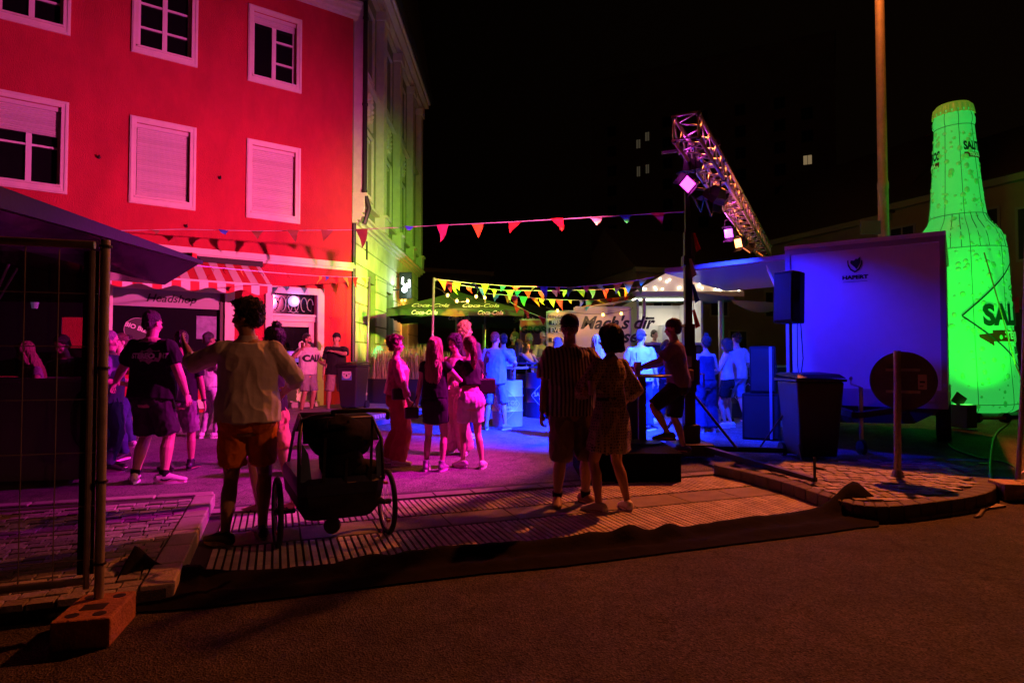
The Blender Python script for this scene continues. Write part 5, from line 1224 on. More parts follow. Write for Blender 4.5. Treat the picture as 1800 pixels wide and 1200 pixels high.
# canopies right of the stall
def canopy(name,label,P,m,sag=.15):
    b=MB(); n=8
    for i in range(n+1):
        for j in range(n+1):
            u,v=i/n,j/n; p=P[0].lerp(P[1],u).lerp(P[3].lerp(P[2],u),v); p.z-=sag*math.sin(math.pi*u)*math.sin(math.pi*v)*2; b.v.append(p)
    for i in range(n):
        for j in range(n): a=i*(n+1)+j; b.f.append((a,a+1,a+n+2,a+n+1))
    o=b.build(name,m,smooth=True); return tag(o,label,'canopy')
canopy('shade_sail','orange lit sagging shade sail behind the raised trailer hatch',[at(1285,527,14),at(1368,532,13.6),at(1375,548,16),at(1290,535,17)],mat('sail_tan',(.5,.25,.05),.7,bump=.2,bs=5),.09)
canopy('shade_sail','grey canopy between the stall gable and the speakers',[at(1225,515,14),at(1290,522,14),at(1292,530,17),at(1225,535,17)],mat('sail_grey',(.10,.10,.10),.7,bump=.2,bs=5),.04)
canopy('tan_awning','tan cloth awning above the cream banner by the stall',[at(1015,541,14.2),at(1110,526,14.4),at(1125,518,15.8),at(1060,528,16)],mat('awning_tan',(.22,.16,.08),.8,bump=.2,bs=6),.05)
# cream banner and catering trailer
def board(name,label,pxa,pxb,pya,pyb,Yd,m,frame_=True,cat='banner'):
    a=at(pxa,pya,Yd); c=at(pxb,pyb,Yd); t=thing(name,label,cat,loc=Vector(((a.x+c.x)/2,Yd,c.z)))
    b=MB(); b.bx((a.x,Yd,c.z),(c.x,Yd+.04,a.z)); b.build('panel',m,t)
    if frame_:
        b=MB()
        for p,q_ in (((a.x-.02,Yd-.01,c.z),(a.x+.02,Yd+.05,a.z)),((c.x-.02,Yd-.01,c.z),(c.x+.02,Yd+.05,a.z)),((a.x+.02,Yd-.01,a.z-.02),(c.x-.02,Yd+.05,a.z+.02))): b.bx(p,q_)
        b.build('frame',metal,t)
    for x in (a.x+.1,c.x-.1):
        b=MB(); b.bx((x-.03,Yd+.01,gz(Yd)),(x+.03,Yd+.05,c.z)); b.build('post',metal,t)
    return t
ban=mat('banner_cream',(.62,.52,.36),.6,var=.06); bp=mat('banner_tan',(.5,.42,.3),.6)
t=board('cream_banner','cream banner with big black brush script behind the capped couple',1010,1108,540,640,15.0,ban)
lettering("Mach's dir",at(1083,568,14.985),X,Z,.42,lm,t,shear=.35,bold=.012); lettering('unser',at(1097,592,14.985),X,Z,.42,lm,t,shear=.35,bold=.012)
t=board('catering_board','white board with black catering word bars left of the capped man',962,1012,547,640,14.9,bp)
for py,h_,tx,sz in ((567,7,'FIRMEN',.115),(580,8,'EVENT',.15),(597,7,'PARTY',.13)):
    c=at(984,py,14.88); b=MB(); b.bx((c.x-.26,14.885,c.z-h_*.0068),(c.x+.30,14.895,c.z+h_*.0068)); b.build('word_bar',lm,t); lettering(tx,c+Vector((-.0,-.003,0)),X,Z,sz,mat('white_letters',(.75,.7,.6),.6),t,bold=.004)
lettering('DEIN CATER',at(982,557,14.885),X,Z,.1,lm,t,bold=.001)
t=board('brown_trailer_board','tan trailer side with dark green lettering behind the terrace drinkers',915,962,562,650,16.2,mat('board_brown',(.3,.22,.13),.6,var=.1))
lettering('GROSSE',at(945,580,16.185),X,Z,.24,mat('dark_green_ink',(.02,.07,.02),.6),t,bold=.012); lettering('BAYERISCHE',at(938,573,16.185),X,Z,.08,lm,t)
# lit bar interior right back: stalls in dark behind crowd
t=thing('bar_counter','low dark drinks counter lit blue behind the people right of the mast','counter',loc=onground(1330,14.5))
c=onground(1300,15.2); b=MB(); b.bx((c.x-2.2,15.2,c.z),(c.x+1.2,15.5,c.z+1.0)); b.build('front',mat('counter_dark',(.04,.045,.06),.5),t); b=MB(); b.bx((c.x-2.3,15.1,c.z+1.0),(c.x+1.3,15.7,c.z+1.05)); b.build('counter_top',ss,t)
# ---- bike trailer
bx0=gp(487,962); bx1=gp(680,938)
ax=(bx1-bx0); ax.z=0; tr_w=ax.length; ax.normalize(); fw=Vector((-ax.y,ax.x,0)); cc=(bx0+bx1)/2
bk=thing('bike_trailer','dark child bike trailer with spoked wheels parked behind the man in orange shorts','bike trailer',loc=(cc.x,cc.y,0))
tr_w-=.0
def kp_(a,f,z): return cc+ax*a+fw*f+Z*z
cloth=mat('trailer_cloth',(.006,.006,.009),.85,spec=.1,bump=.4,bs=10,var=.2); clothb=mat('trailer_cloth_blue',(.05,.09,.16),.7,bump=.4,bs=10); clothg=mat('trailer_cloth_grey',(.03,.026,.026),.85,spec=.15,bump=.4,bs=10,var=.2)
rub=mat('tyre_rubber',(.015,.015,.016),.8,bump=.4,bs=80)
for s_ in (-1,1):
    c=kp_(s_*tr_w/2,0,.262); Mw=Matrix((fw,Z,ax)).transposed().to_4x4(); Mw.translation=c
    w_=thing('wheel',None,None); 
    bpy.data.objects.remove(w_)
    b=MB(); n=36
    b.tube([Mw@Vector((.24*math.cos(2*math.pi*i/n),.24*math.sin(2*math.pi*i/n),0)) for i in range(n+1)],.021,8,side=ax); wh=b.build('wheel',rub,bk,smooth=True)
    b=MB(); b.tube([Mw@Vector((.213*math.cos(2*math.pi*i/n),.213*math.sin(2*math.pi*i/n),0)) for i in range(n+1)],.009,6,side=ax); b.build('rim',metal,wh,smooth=True)
    b=MB(); b.tube([Mw@Vector((0,0,-.03)),Mw@Vector((0,0,.03))],.022,10); b.build('hub',dmetal,wh)
    b=MB()
    for k in range(20):
        a=2*math.pi*k/20; a2_=a+(.35 if k%2 else -.35); b.tube([Mw@Vector((.02*math.cos(a2_),.02*math.sin(a2_),.02*(1 if k%2 else -1))),Mw@Vector((.21*math.cos(a),.21*math.sin(a),0))],.0012,4)
    b.build('spokes',metal,wh)
    for a in (1.2,4.4):
        b=MB(); p=Mw@Vector((.15*math.cos(a),.15*math.sin(a),.0)); b.box(p,(.05,.02,.03),M=Mw.to_3x3().to_4x4()); b.build('reflector',mat('red_reflector',(.5,.03,.02),.3),wh,bevel=.004)
hw_=tr_w/2-.11
# lower tub lofted along the width
def loft(rings,name,m,par_,cap=True):
    b=MB(); n=len(rings[0]); 
    for r in rings: b.v+=[Vector(p) for p in r]
    for i in range(len(rings)-1):
        for j in range(n): j2=(j+1)%n; b.f.append((i*n+j,i*n+j2,(i+1)*n+j2,(i+1)*n+j))
    if cap: b.f+=[tuple(reversed(range(n))),tuple((len(rings)-1)*n+j for j in range(n))]
    o=b.build(name,m,par_,smooth='auto'); return o
def secn(f0,f1,z,a,k=.06):
    return [kp_(-a+k,f0,z),kp_(a-k,f0,z),kp_(a,f0+k,z),kp_(a,f1-k,z),kp_(a-k,f1,z),kp_(-a+k,f1,z),kp_(-a,f1-k,z),kp_(-a,f0+k,z)]
loft([secn(-.14,.56,.20,hw_*.5),secn(-.24,.66,.225,hw_*.8),secn(-.30,.71,.30,hw_*.95),secn(-.33,.72,.42,hw_)],'lower_tub',clothg,bk)
loft([secn(-.335,.725,.42,hw_+.003),secn(-.34,.7,.5,hw_+.01),secn(-.3,.66,.54,hw_*.98)],'belt_panel',mat('belt_panel_cloth',(.012,.016,.04),.5,bump=.3,bs=8),bk)
b=MB()
def fr(pts,r=.014): b.tube([kp_(*p) for p in pts],r,8)
for s_ in (-1,1):
    fr([(s_*hw_,-.3,.5),(s_*hw_*.98,-.26,.8),(s_*hw_*.86,-.1,.95),(s_*hw_*.8,.15,.97),(s_*hw_*.8,.5,.8),(s_*hw_*.9,.68,.45)])
fr([(-hw_*.86,-.1,.95),(hw_*.86,-.1,.95)]); b.build('frame',dmetal,bk,smooth=True)
b=MB(); P=[(-hw_*.9,-.28,.8),(hw_*.9,-.28,.8),(hw_*.84,-.1,.96),(-hw_*.84,-.1,.96),(hw_*.8,.15,.985),(-hw_*.8,.15,.985),(hw_*.8,.5,.81),(-hw_*.8,.5,.81)]
P=[kp_(*p) for p in P]; b.add(P,[(0,1,2,3),(3,2,4,5),(5,4,6,7)]); o=b.build('canopy',cloth,bk,smooth=True); so=o.modifiers.new('s','SOLIDIFY'); so.thickness=.01
b=MB(); b.add([kp_(-hw_*.96,-.3,.52),kp_(-hw_*.7,-.3,.52),kp_(-hw_*.78,-.29,.72),kp_(-hw_*.93,-.28,.8)],[(0,1,2,3)]); o=b.build('side_panel',clothb,bk); so=o.modifiers.new('s','SOLIDIFY'); so.thickness=.01; b=MB(); b.add([kp_(hw_*.96,-.3,.52),kp_(hw_*.84,-.3,.52),kp_(hw_*.82,-.29,.74),kp_(hw_*.93,-.28,.8)],[(3,2,1,0)]); o=b.build('side_panel',clothb,bk); so=o.modifiers.new('s','SOLIDIFY'); so.thickness=.01
# dark folded hood bulging over the seat
b=MB(); Mz=Matrix.Rotation(math.atan2(ax.y,ax.x),4,'Z')
b.ell(kp_(.02,-.10,.80),(hw_*.80,.22,.17),M=Mz,n=28,m=18); k0_=len(b.v)
for v in b.v:
    v+=Vector((0,0,1))*.05*noise.noise(v*7)+fw*.05*noise.noise(v*11+Vector((3,0,0)))
b.build('folded_hood',cloth,bk,smooth=True)
b=MB(); b.ell(kp_(.02,-.2,.63),(hw_*.55,.12,.13),M=Mz,n=24,m=14)
for v in b.v: v+=fw*.06*noise.noise(v*12)+Vector((0,0,1))*.04*noise.noise(v*10)
b.build('padded_bag',cloth,bk,smooth=True)
for a_ in (-.14,.02,.2):
    b=MB(); b.beam(kp_(a_,-.335,.5),kp_(a_+.03,-.26,.95),.02,.004); b.build('strap',clothg,bk)
b=MB(); b.ell(kp_(.18,-.22,.58),(.14,.08,.07),M=Matrix.Rotation(math.atan2(ax.y,ax.x),4,'Z')); b.build('folded_blanket',clothg,bk,smooth=True)
b=MB(); b.add([kp_(-hw_*.3,.1,.45),kp_(hw_*.55,.1,.45),kp_(hw_*.5,.3,.85),kp_(-hw_*.3,.3,.85)],[(0,1,2,3)]); o=b.build('seat_back',cloth,bk); so=o.modifiers.new('s','SOLIDIFY'); so.thickness=.03
b=MB(); hb=[kp_(-.06,-.3,1.0),kp_(.0,-.42,1.03),kp_(.24,-.44,1.03),kp_(.31,-.40,1.01),kp_(.33,-.3,.93),kp_(.33,-.22,.82)]; b.tube(subdiv(hb,3)[:-6],.016,8); b.build('push_bar',mat('foam_grip',(.02,.02,.02),.8,bump=.4,bs=70),bk,smooth=True)
b=MB(); b.tube([kp_(-.06,-.3,1.0),kp_(-.2,-.2,.98),kp_(-hw_*.86,-.1,.95)],.013); b.build('bar_clamp',dmetal,bk,smooth=True)
b=MB(); b.ell(kp_(0,-.27,.34),(.32,.03,.05),M=Matrix.Rotation(math.atan2(ax.y,ax.x),4,'Z')); b.build('rear_pocket',clothg,bk,smooth=True)
b=MB(); b.lathe([(.03,-.02),(.06,-.02),(.06,.02),(.03,.02)],14,M=Matrix.Rotation(R(90),4,'X'),c=kp_(-.05,-.2,.17)); b.build('stowed_wheel',blackm,bk)
b=MB(); 
for s_ in (-1,1): b.beam(kp_(s_*hw_*.95,0,.262),kp_(s_*(tr_w/2-.02),0,.262),.03)
b.build('axle',dmetal,bk)
# rug and manhole by the planter
o=MB().lathe([(.28,0),(.28,.01)],20,c=gp(645,712)+Z*.11).build('drain_cover',mat('iron_cover',(.12,.11,.1),.6,metal=.4,bump=.6,bs=40)); tag(o,'flat iron drain cover set in the far pavement beside the bin','drain cover')
# cups and small things
def cup(label,p,m,r=.035,h=.12,straw=False,group='plastic cups and glasses'):
    t=thing('cup',label,'cup',loc=p,group=group); b=MB(); b.lathe([(r*.72,0),(r,h),(r*.93,h),(r*.66,.006)],16); b.build('wall',m,t,world=False,smooth='auto')
    b=MB(); b.lathe([(r*.66,.008),(r*.85,h*.6)],16); b.build('drink',mat('drink_amber',(.4,.15,.05),.2),t,world=False)
    if straw:
        b=MB(); b.tube([(0,0,.01),(-.02,0,h+.12)],.004,6); b.build('straw',blackm,t,world=False)
    return t
cupm=mat('cup_plastic',(.5,.35,.4),.25); cupw=mat('cup_white',(.7,.75,.8),.3)
p=at(1121,656,7.95); tt_=at(1128,660,8.0).z+.016
cup('reddish cup with a long black straw on the bar table',Vector((p.x,7.95,tt_)),cupm,.05,.16,True)
cup('pale blue cup on the dark drum among the drinkers',Vector((onground(953,13.6).x+.05,13.45,gz(13.6)+1.095)),cupw)
# ================================================================ PEOPLE
def bake(mb,name,m,parent,vox,smooth_it=2,disp=None,fscale=1.0):
    """union of the overlapping closed pieces in mb as one continuous skin"""
    me=bpy.data.meshes.new(name); me.from_pydata([tuple(v) for v in mb.v],[],mb.f)
    bm=bmesh.new(); bm.from_mesh(me); bmesh.ops.recalc_face_normals(bm,faces=bm.faces[:]); bm.to_mesh(me); bm.free()
    o=bpy.data.objects.new(name,me); C.objects.link(o)
    r=o.modifiers.new('r','REMESH'); r.mode='VOXEL'; r.voxel_size=vox; r.use_smooth_shade=True
    if smooth_it:
        s=o.modifiers.new('s','SMOOTH'); s.factor=.5; s.iterations=smooth_it
    dg=bpy.context.evaluated_depsgraph_get(); me2=bpy.data.meshes.new_from_object(o.evaluated_get(dg)); bpy.data.objects.remove(o); bpy.data.meshes.remove(me)
    if disp:
        amp,fx,fz,seed=disp; off=Vector((seed*3.1,seed*1.7,0))
        ns=[v.normal.copy() for v in me2.vertices]
        for v,n in zip(me2.vertices,ns):
            p=Vector((v.co.x*fx,v.co.y*fx,v.co.z*fz))+off
            rd=1-abs(noise.noise(p*1.25+Vector((5,2,9)))); v.co+= n*(amp*(.8*noise.noise(p)+.9*(rd**4-.35)+.35*noise.noise(p*2.7)))
    me2.name=name
    for p in me2.polygons: p.use_smooth=True
    me2.materials.clear(); me2.materials.append(m)
    o=bpy.data.objects.new(name,me2); C.objects.link(o); o.parent=parent; MW[o.name]=MW[parent.name]
    return o
def ik(a,b,l1,l2,pole):
    d=b-a; L=d.length; mx=(l1+l2)*.999
    if L>mx: b=a+d*(mx/L); d=b-a; L=mx
    x=(l1*l1-l2*l2+L*L)/(2*L); h=math.sqrt(max(l1*l1-x*x,0)); u=d/L; p=Vector(pole)-u*Vector(pole).dot(u)
    if p.length<1e-5: p=Vector((0,1,0))
    return a+u*x+p.normalized()*h, b
SK={'fair':(.55,.33,.24),'tan':(.42,.24,.15),'brown':(.2,.1,.06)}
HAIRC={'dark':(.025,.017,.013),'brown':(.09,.045,.025),'auburn':(.16,.05,.025),'blond':(.45,.3,.14),'grey':(.3,.28,.26),'black':(.01,.009,.009)}
def lerpR(T,z):
    """interpolate a table of (z,a,b,yoff)"""
    if z<=T[0][0]: return T[0][1:]
    for i in range(len(T)-1):
        if T[i][0]<=z<=T[i+1][0]:
            t=(z-T[i][0])/(T[i+1][0]-T[i][0]); return tuple(T[i][k]*(1-t)+T[i+1][k]*t for k in (1,2,3))
    return T[-1][1:]
TM=[(.82,.115,.10,0),(.88,.165,.118,-.01),(.95,.172,.122,-.012),(1.03,.158,.108,-.004),(1.12,.148,.103,.004),(1.22,.160,.110,.004),(1.32,.178,.118,.0),(1.40,.184,.112,-.006),(1.45,.160,.09,-.012),(1.485,.10,.07,-.014),(1.52,.062,.062,-.012)]
TF=[(.82,.120,.105,0),(.88,.168,.125,-.016),(.95,.172,.125,-.018),(1.03,.148,.104,-.008),(1.12,.124,.090,.002),(1.22,.134,.100,.008),(1.31,.150,.122,.016),(1.38,.152,.104,.0),(1.44,.138,.08,-.012),(1.48,.085,.06,-.014),(1.52,.052,.054,-.012)]
COUNT=[0]
def person(label,px,Yd,H=1.78,sex='m',face=0,build=1.0,belly=0,lean=0,side=0,twist=0,feet=None,hands=None,poles=None,head=(0,0,0),skin='fair',
           top=None,bottom=None,dress=None,shoes=None,hair=None,cap=None,socks=None,group=None,vox=.009,z0=None,x0=None,watch=None,glasses=False,knee=None,hip=(0,0,0),curl=.5):
    """face: compass bearing the body faces (0 away from the camera, 90 to the right, 180 to the camera).
    feet: ((x,y,z,yaw),(x,y,z,yaw)) left then right; hands: wrist targets left then right, person frame for H=1.8"""
    base=onground(px,Yd) if x0 is None else Vector((x0,Yd,gz(Yd)))
    if z0 is not None: base.z=z0
    root=thing('person',label,'person',loc=base,rz=-R(face),group=group)
    S=H/1.8; f=sex=='f'; T=TF if f else TM; COUNT[0]+=1; sd=COUNT[0]
    Sm=Matrix.Scale(S,4)
    Lm=Matrix.Rotation(-R(lean),4,'X')@Matrix.Rotation(R(side),4,'Y'); piv=Vector((0,0,.95)); hp=Vector(hip)
    def tor(p,k=1.0):
        """torso space -> person space: lean and side bend grow from the hips up"""
        p=Vector(p); w=max(0,min(1,(p.z-.95)/.25)); M=Matrix.Rotation(-R(lean)*w,4,'X')@Matrix.Rotation(R(side)*w,4,'Y')@Matrix.Rotation(R(twist)*w,4,'Z')
        return M@(p-piv)+piv+hp
    shw=(.155 if f else .178)*(.5+.5*build); 
    SH=[tor((-shw,-.01,1.425)),tor((shw,-.01,1.425))]
    HJ=[Vector((-.088,0,.91))+hp,Vector((.088,0,.91))+hp]
    feet=feet or ((-.11,0,0,-8),(.11,.0,0,8)); knee=knee or ((-.1,1,0),(.1,1,0))
    hands=hands or ((-.27,.03,.80),(.27,.03,.80)); poles=poles or ((-.4,-1,0),(.4,-1,0))
    ANK=[Vector((a[0],a[1]-.04,a[2]+.085)) for a in feet]; KN=[]
    for i in (0,1):
        k_,a_=ik(HJ[i],ANK[i],.435,.415,knee[i]); KN.append(k_); ANK[i]=a_
    EL=[];WR=[]
    for i in (0,1):
        e,w_=ik(SH[i],Vector(hands[i])+ (hp*0),.29,.255,poles[i]); EL.append(e); WR.append(w_)
    bu=build; lr=(.92 if f else 1)*(.6+.4*bu)
    def P(p): return Sm@Vector(p)
    def torso_rings(b,z_a,z_b,infl,n=9,loose=0.0,minr=0,waist=None,hemout=0.0):
        pts=[];rad=[]
        for i in range(n+1):
            z=z_a+(z_b-z_a)*i/n; a,c,yo=lerpR(T,z)
            a=a*(.45+.55*bu); c=c*(.45+.55*bu)
            bl=belly*math.exp(-((z-1.06)/.16)**2); c+=bl*.5; yo+=bl*.5; a+=bl*.35
            if loose:
                aa,cc,_=lerpR(T,.93); fz=max(0,min(1,(1.42-z)/.36)); a+=(max(a,(aa*(.45+.55*bu))*loose)-a)*fz; c+=(max(c,cc*(.45+.55*bu)*loose)-c)*fz
            ho=hemout*max(0,(1.1-z)/.3)
            q_=tor((0,yo,z)); pts.append(P(q_)); rad.append(((a+infl+ho)*S,(c+infl+ho)*S))
        ml=(tor((1,0,z_b))-tor((0,0,z_b)))
        b.tube(pts,rad,20,side=(1,0,0))
    # ---------- head frame
    nb=tor((0,-.012,1.50)); hy,hpit,hr=head
    Mh=Matrix.Translation(nb)@Matrix.Rotation(-R(hy),4,'Z')@Matrix.Rotation(-R(hpit)-R(lean)*.35,4,'X')@Matrix.Rotation(R(hr),4,'Y')
    def Hd(p): return P(Mh@Vector(p))
    M3=Mh.to_3x3().to_4x4()
    hs=.97 if f else 1.0
    def hell(b,c,r,n=16,m=12): b.ell(Hd(c),tuple(x*S*hs for x in r),M=M3,n=n,m=m)
    # ---------- body: one continuous skin
    b=MB(); torso_rings(b,.80,1.52,0,12)
    if f:
        for s_ in (-1,1): b.ell(P(tor((s_*.065,.085,1.28))),(.055*S,.05*S,.06*S))
    b.ell(P(HJ[0]+Vector((0,-.045,.0))),(.095*S*lr,.09*S*lr,.1*S)); b.ell(P(HJ[1]+Vector((0,-.045,.0))),(.095*S*lr,.09*S*lr,.1*S))
    nr=.047 if f else .058
    b.tube([P(tor((0,-.015,1.46))),P(Mh@Vector((0,.0,.03))),P(Mh@Vector((0,.012,.10)))],[nr*1.25*S,nr*S,nr*.98*S],14)
    for i in (0,1):
        sx_=-1 if i==0 else 1
        h,k_,a=HJ[i],KN[i],ANK[i]; m1=h.lerp(k_,.35); m2=k_.lerp(a,.3); back=Vector((0,-.012,0))
        b.tube([P(h+Vector((sx_*-.01,0,.03))),P(m1),P(h.lerp(k_,.75)),P(k_),P(k_.lerp(a,.12)),P(m2+back),P(k_.lerp(a,.5)+back*.7),P(k_.lerp(a,.8)),P(a)],[x*S*lr for x in (.088,.083,.064,.054,.050,.056,.051,.036,.033)],14)
        # foot
        yaw=R(feet[i][3]); fd_=Vector((math.sin(yaw),math.cos(yaw),0)); ft_=a-Z*.05
        tilt=feet[i][4] if len(feet[i])>4 else 0
        tz=math.tan(R(tilt))*.15
        b.tube([P(ft_-fd_*.05),P(ft_+fd_*.05+Z*.005),P(ft_+fd_*.13+Z*(-.012-tz)),P(ft_+fd_*.19+Z*(-.018-tz*1.3))],[(.034*S,.035*S),(.04*S,.038*S),(.044*S,.025*S),(.035*S,.016*S)],12,side=Vector((fd_.y,-fd_.x,0)))
        # arm
        s0,e,w_=SH[i],EL[i],WR[i]; ar=(.86 if f else 1)*(.5+.5*bu)
        b.ell(P(s0),(.056*S*ar,.056*S*ar,.058*S*ar))
        b.tube([P(tor((sx_*shw*.55,-.01,1.44))),P(s0),P(s0.lerp(e,.3)),P(s0.lerp(e,.7)),P(e),P(e.lerp(w_,.25)),P(e.lerp(w_,.7)),P(w_)],[x*S*ar for x in (.05,.054,.052,.044,.040,.042,.031,.026)],12)
        # hand: palm, four fingers and a thumb from the side of the palm
        d=(w_-e).normalized(); inn=Vector((-sx_,0,0)); 
        if abs(d.dot(inn))>.8: inn=Vector((0,0,-1))
        inn=(inn-d*inn.dot(d)).normalized(); across=d.cross(inn)   # palm faces inn
        if across.y<0 and abs(across.y)>.2: across=-across
        hl=.95 if f else 1.05
        c0=w_; c1=w_+d*.045*hl; c2=w_+d*.09*hl
        b.tube([P(c0),P(c1),P(c2)],[(.026*S,.018*S),(.040*S*hl,.016*S),(.040*S*hl,.013*S)],12,side=across)
        for j,(off,ln) in enumerate(((.035,.066),(.012,.077),(-.012,.071),(-.035,.055))):
            r0=c2+across*off*hl; cu=curl*(1+.15*j)
            p1=r0+d*ln*.45*math.cos(cu*.4)+inn*ln*.45*math.sin(cu*.4); p2=p1+d*ln*.35*math.cos(cu*1.3)+inn*ln*.35*math.sin(cu*1.3); p3=p2+d*ln*.28*math.cos(cu*2.1)+inn*ln*.28*math.sin(cu*2.1)
            b.tube([P(r0-d*.02),P(p1),P(p2),P(p3)],[.0084*S,.0082*S,.0076*S,.006*S],8)
        t0=c0+d*.02+across*.028; t1=t0+d*.03+across*.022+inn*.008; t2=t1+d*.03+across*.008+inn*.014
        b.tube([P(t0-across*.01),P(t1),P(t2)],[.0115*S,.0105*S,.0078*S],8)
    # head: skull, jaw, brow, nose, lips, ears
    hell(b,(0,-.008,.205),(.074,.094,.092)); hell(b,(0,.018,.15),(.062,.074,.075)); hell(b,(0,.045,.105),(.036,.04,.03)); hell(b,(0,.062,.088),(.018,.016,.014))
    hell(b,(0,.072,.188),(.05,.018,.012),12,8)
    b.tube([Hd((0,.083,.185)),Hd((0,.100,.158)),Hd((0,.106,.143)),Hd((0,.088,.134))],[(.009*S,.008*S),(.012*S,.011*S),(.017*S,.011*S),(.012*S,.006*S)],8,side=M3.to_3x3()@Vector((1,0,0)))
    hell(b,(0,.084,.116),(.022,.012,.006),10,6); hell(b,(0,.082,.107),(.018,.011,.006),10,6)
    for s_ in (-1,1):
        hell(b,(s_*.076,-.004,.165),(.008,.02,.03),10,8); hell(b,(s_*.042,.06,.14),(.02,.02,.022),10,8)
    sm=mat('skin_'+skin,SK[skin],.5,bump=.08,bs=60,var=.06,vs=12,spec=.4); sm.node_tree.nodes['Principled BSDF'].inputs['Subsurface Weight'].default_value=.06; sm.node_tree.nodes['Principled BSDF'].inputs['Subsurface Radius'].default_value=(.01,.004,.002)
    body=bake(b,'body',sm,root,vox*.8 if vox>.007 else vox,1); MWr=MW[root.name]
    # the baked body is in local space
    eb=MB()
    for s_ in (-1,1): eb.ell(Hd((s_*.031,.079,.166)),(.0105*S,.007*S,.0065*S),M=M3,n=10,m=8)
    eb.build('eyes',mat('eye_dark',(.03,.025,.02),.2),root,world=False,smooth=True)
    if vox<=.0115:
        lb=MB(); lb.ell(Hd((0,.0885,.1165)),(.022*S,.008*S,.005*S),M=M3,n=10,m=6); lb.ell(Hd((0,.086,.1075)),(.018*S,.008*S,.0055*S),M=M3,n=10,m=6); lb.build('lips',mat('lips',(.3,.09,.08),.4),root,world=False,smooth=True)
        if hair:
            eb=MB()
            for s_ in (-1,1): eb.tube([Hd((s_*.014,.092,.184)),Hd((s_*.034,.09,.190)),Hd((s_*.052,.074,.184))],[.0035*S,.0045*S,.002*S],6)
            eb.build('eyebrows',mat('brow_dark',(.03,.02,.015),.7),root,world=False,smooth=True)
    if glasses:
        g=MB()
        for s_ in (-1,1): g.tube([Hd((s_*.033+.024*math.cos(t_*math.pi/6),.098,.165+.019*math.sin(t_*math.pi/6))) for t_ in range(13)],.0022*S,5)
        g.tube([Hd((-.06,.095,.17)),Hd((-.078,0,.17))],.002*S,5); g.tube([Hd((.06,.095,.17)),Hd((.078,0,.17))],.002*S,5); g.build('glasses',blackm,root,world=False)
    # ---------- clothes
    def legtube(b,i,frac,r0,r1,up=.06):
        h,k_,a=HJ[i],KN[i],ANK[i]; sx_=-1 if i==0 else 1
        path=[h+Vector((0,-.01,up)),h,h.lerp(k_,.5),k_,k_.lerp(a,.5),a+Z*.0]; ts=[0,.02,.27,.54,.77,1.0]
        body_r=[.095,.1,.078,.058,.056,.04]
        pts=[];rad=[]
        for j,(p,t) in enumerate(zip(path,ts)):
            if t>frac:
                t0=ts[j-1]; u=(frac-t0)/(t-t0); p=path[j-1].lerp(p,u); br=body_r[j-1]*(1-u)+body_r[j]*u; pts.append(P(p)); rad.append((max(br*lr+r0+(r1-r0)*1,.0))*S); break
            pts.append(P(p)); u=t/frac; rad.append((body_r[j]*lr+r0*(1-u)+r1*u)*S)
        b.tube(pts,rad,16)
    def make_bottom(bt):
        kind,mt=bt[0],bt[1]
        b=MB()
        if kind in('shorts','pants','wide'):
            frac={'shorts':bt[2] if len(bt)>2 else .42,'pants':.985,'wide':1.0}[kind]
            r0,r1=(.016,.03) if kind=='shorts' else ((.014,.022) if kind=='pants' else (.03,.085))
            if len(bt)>3: r1=bt[3]
            torso_rings(b,.84,1.04,.012,6)
            for i in (0,1):
                b.ell(P(HJ[i]+Vector((0,-.045,0))),(.108*S*lr,.105*S*lr,.112*S)); legtube(b,i,frac,r0,r1)
            return bake(b,'trousers' if kind!='shorts' else 'shorts',mt,root,vox*1.1,1,(.011,9,6,sd))
        if kind in('skirt',):
            zh=bt[2]; n=7; pts=[];rad=[]; ctr=(KN[0]+KN[1])/2
            for i in range(n+1):
                z=zh+(1.07-zh)*i/n; a,c,yo=lerpR(T,max(z,.9)); t=max(0,(.93-z)/.45)
                p=hp+Vector((0,yo,z)) if z>.95 else (hp+Vector((0,yo,z))).lerp(Vector((ctr.x,ctr.y,z)),min(1,t))
                pts.append(P(p)); e=bt[3] if len(bt)>3 else .0; rad.append(((a*(.45+.55*bu)+.014+e*t)*S,(c+.014+e*t)*S))
            b.tube(pts,rad,22,side=(1,0,0)); 
            for i in (0,1): b.ell(P(HJ[i]+Vector((0,-.045,0))),(.108*S*lr,.105*S*lr,.112*S))
            return bake(b,'skirt',mt,root,vox*1.1,1,(.008,8,5,sd))
    def make_top(tp_):
        """(kind, material, hem z, sleeve fraction 0..2 (1 = elbow), looseness)"""
        kind,mt,hem,slv,lo=tp_[:5]; b=MB(); infl=.014+.01*(lo>1)
        torso_rings(b,hem,1.485 if slv>0 else 1.44,infl,12,loose=lo,hemout=tp_[5] if len(tp_)>5 else 0)
        for i in (0,1):
            sx_=-1 if i==0 else 1; s0,e,w_=SH[i],EL[i],WR[i]; ar=(.86 if f else 1)*(.5+.5*bu); ex=(tp_[6] if len(tp_)>6 else .014)
            if slv>0:
                b.ell(P(s0),tuple(((.056*ar)+.016)*S for _ in range(3)))
                path=[tor((sx_*shw*.5,-.01,1.435)),s0]; rr=[.062*ar,.058*ar+.014]
                u=min(slv,1); path.append(s0.lerp(e,u*.5)); rr.append(.054*ar+ex); path.append(s0.lerp(e,u)); rr.append((.052-.010*u)*ar+ex*1.3)
                if slv>1: path.append(e.lerp(w_,(slv-1)*.5)); rr.append(.042*ar+ex*1.1); path.append(e.lerp(w_,slv-1)); rr.append((.036-.006*(slv-1))*ar+ex)
                b.tube([P(p) for p in path],[r*S for r in rr],14)
        if f:
            for s_ in (-1,1): b.ell(P(tor((s_*.065,.085,1.28))),(.064*S,.062*S,.068*S))
        return bake(b,kind,mt,root,vox,1,(.010 if lo>1 else .007,7.5,5,sd))
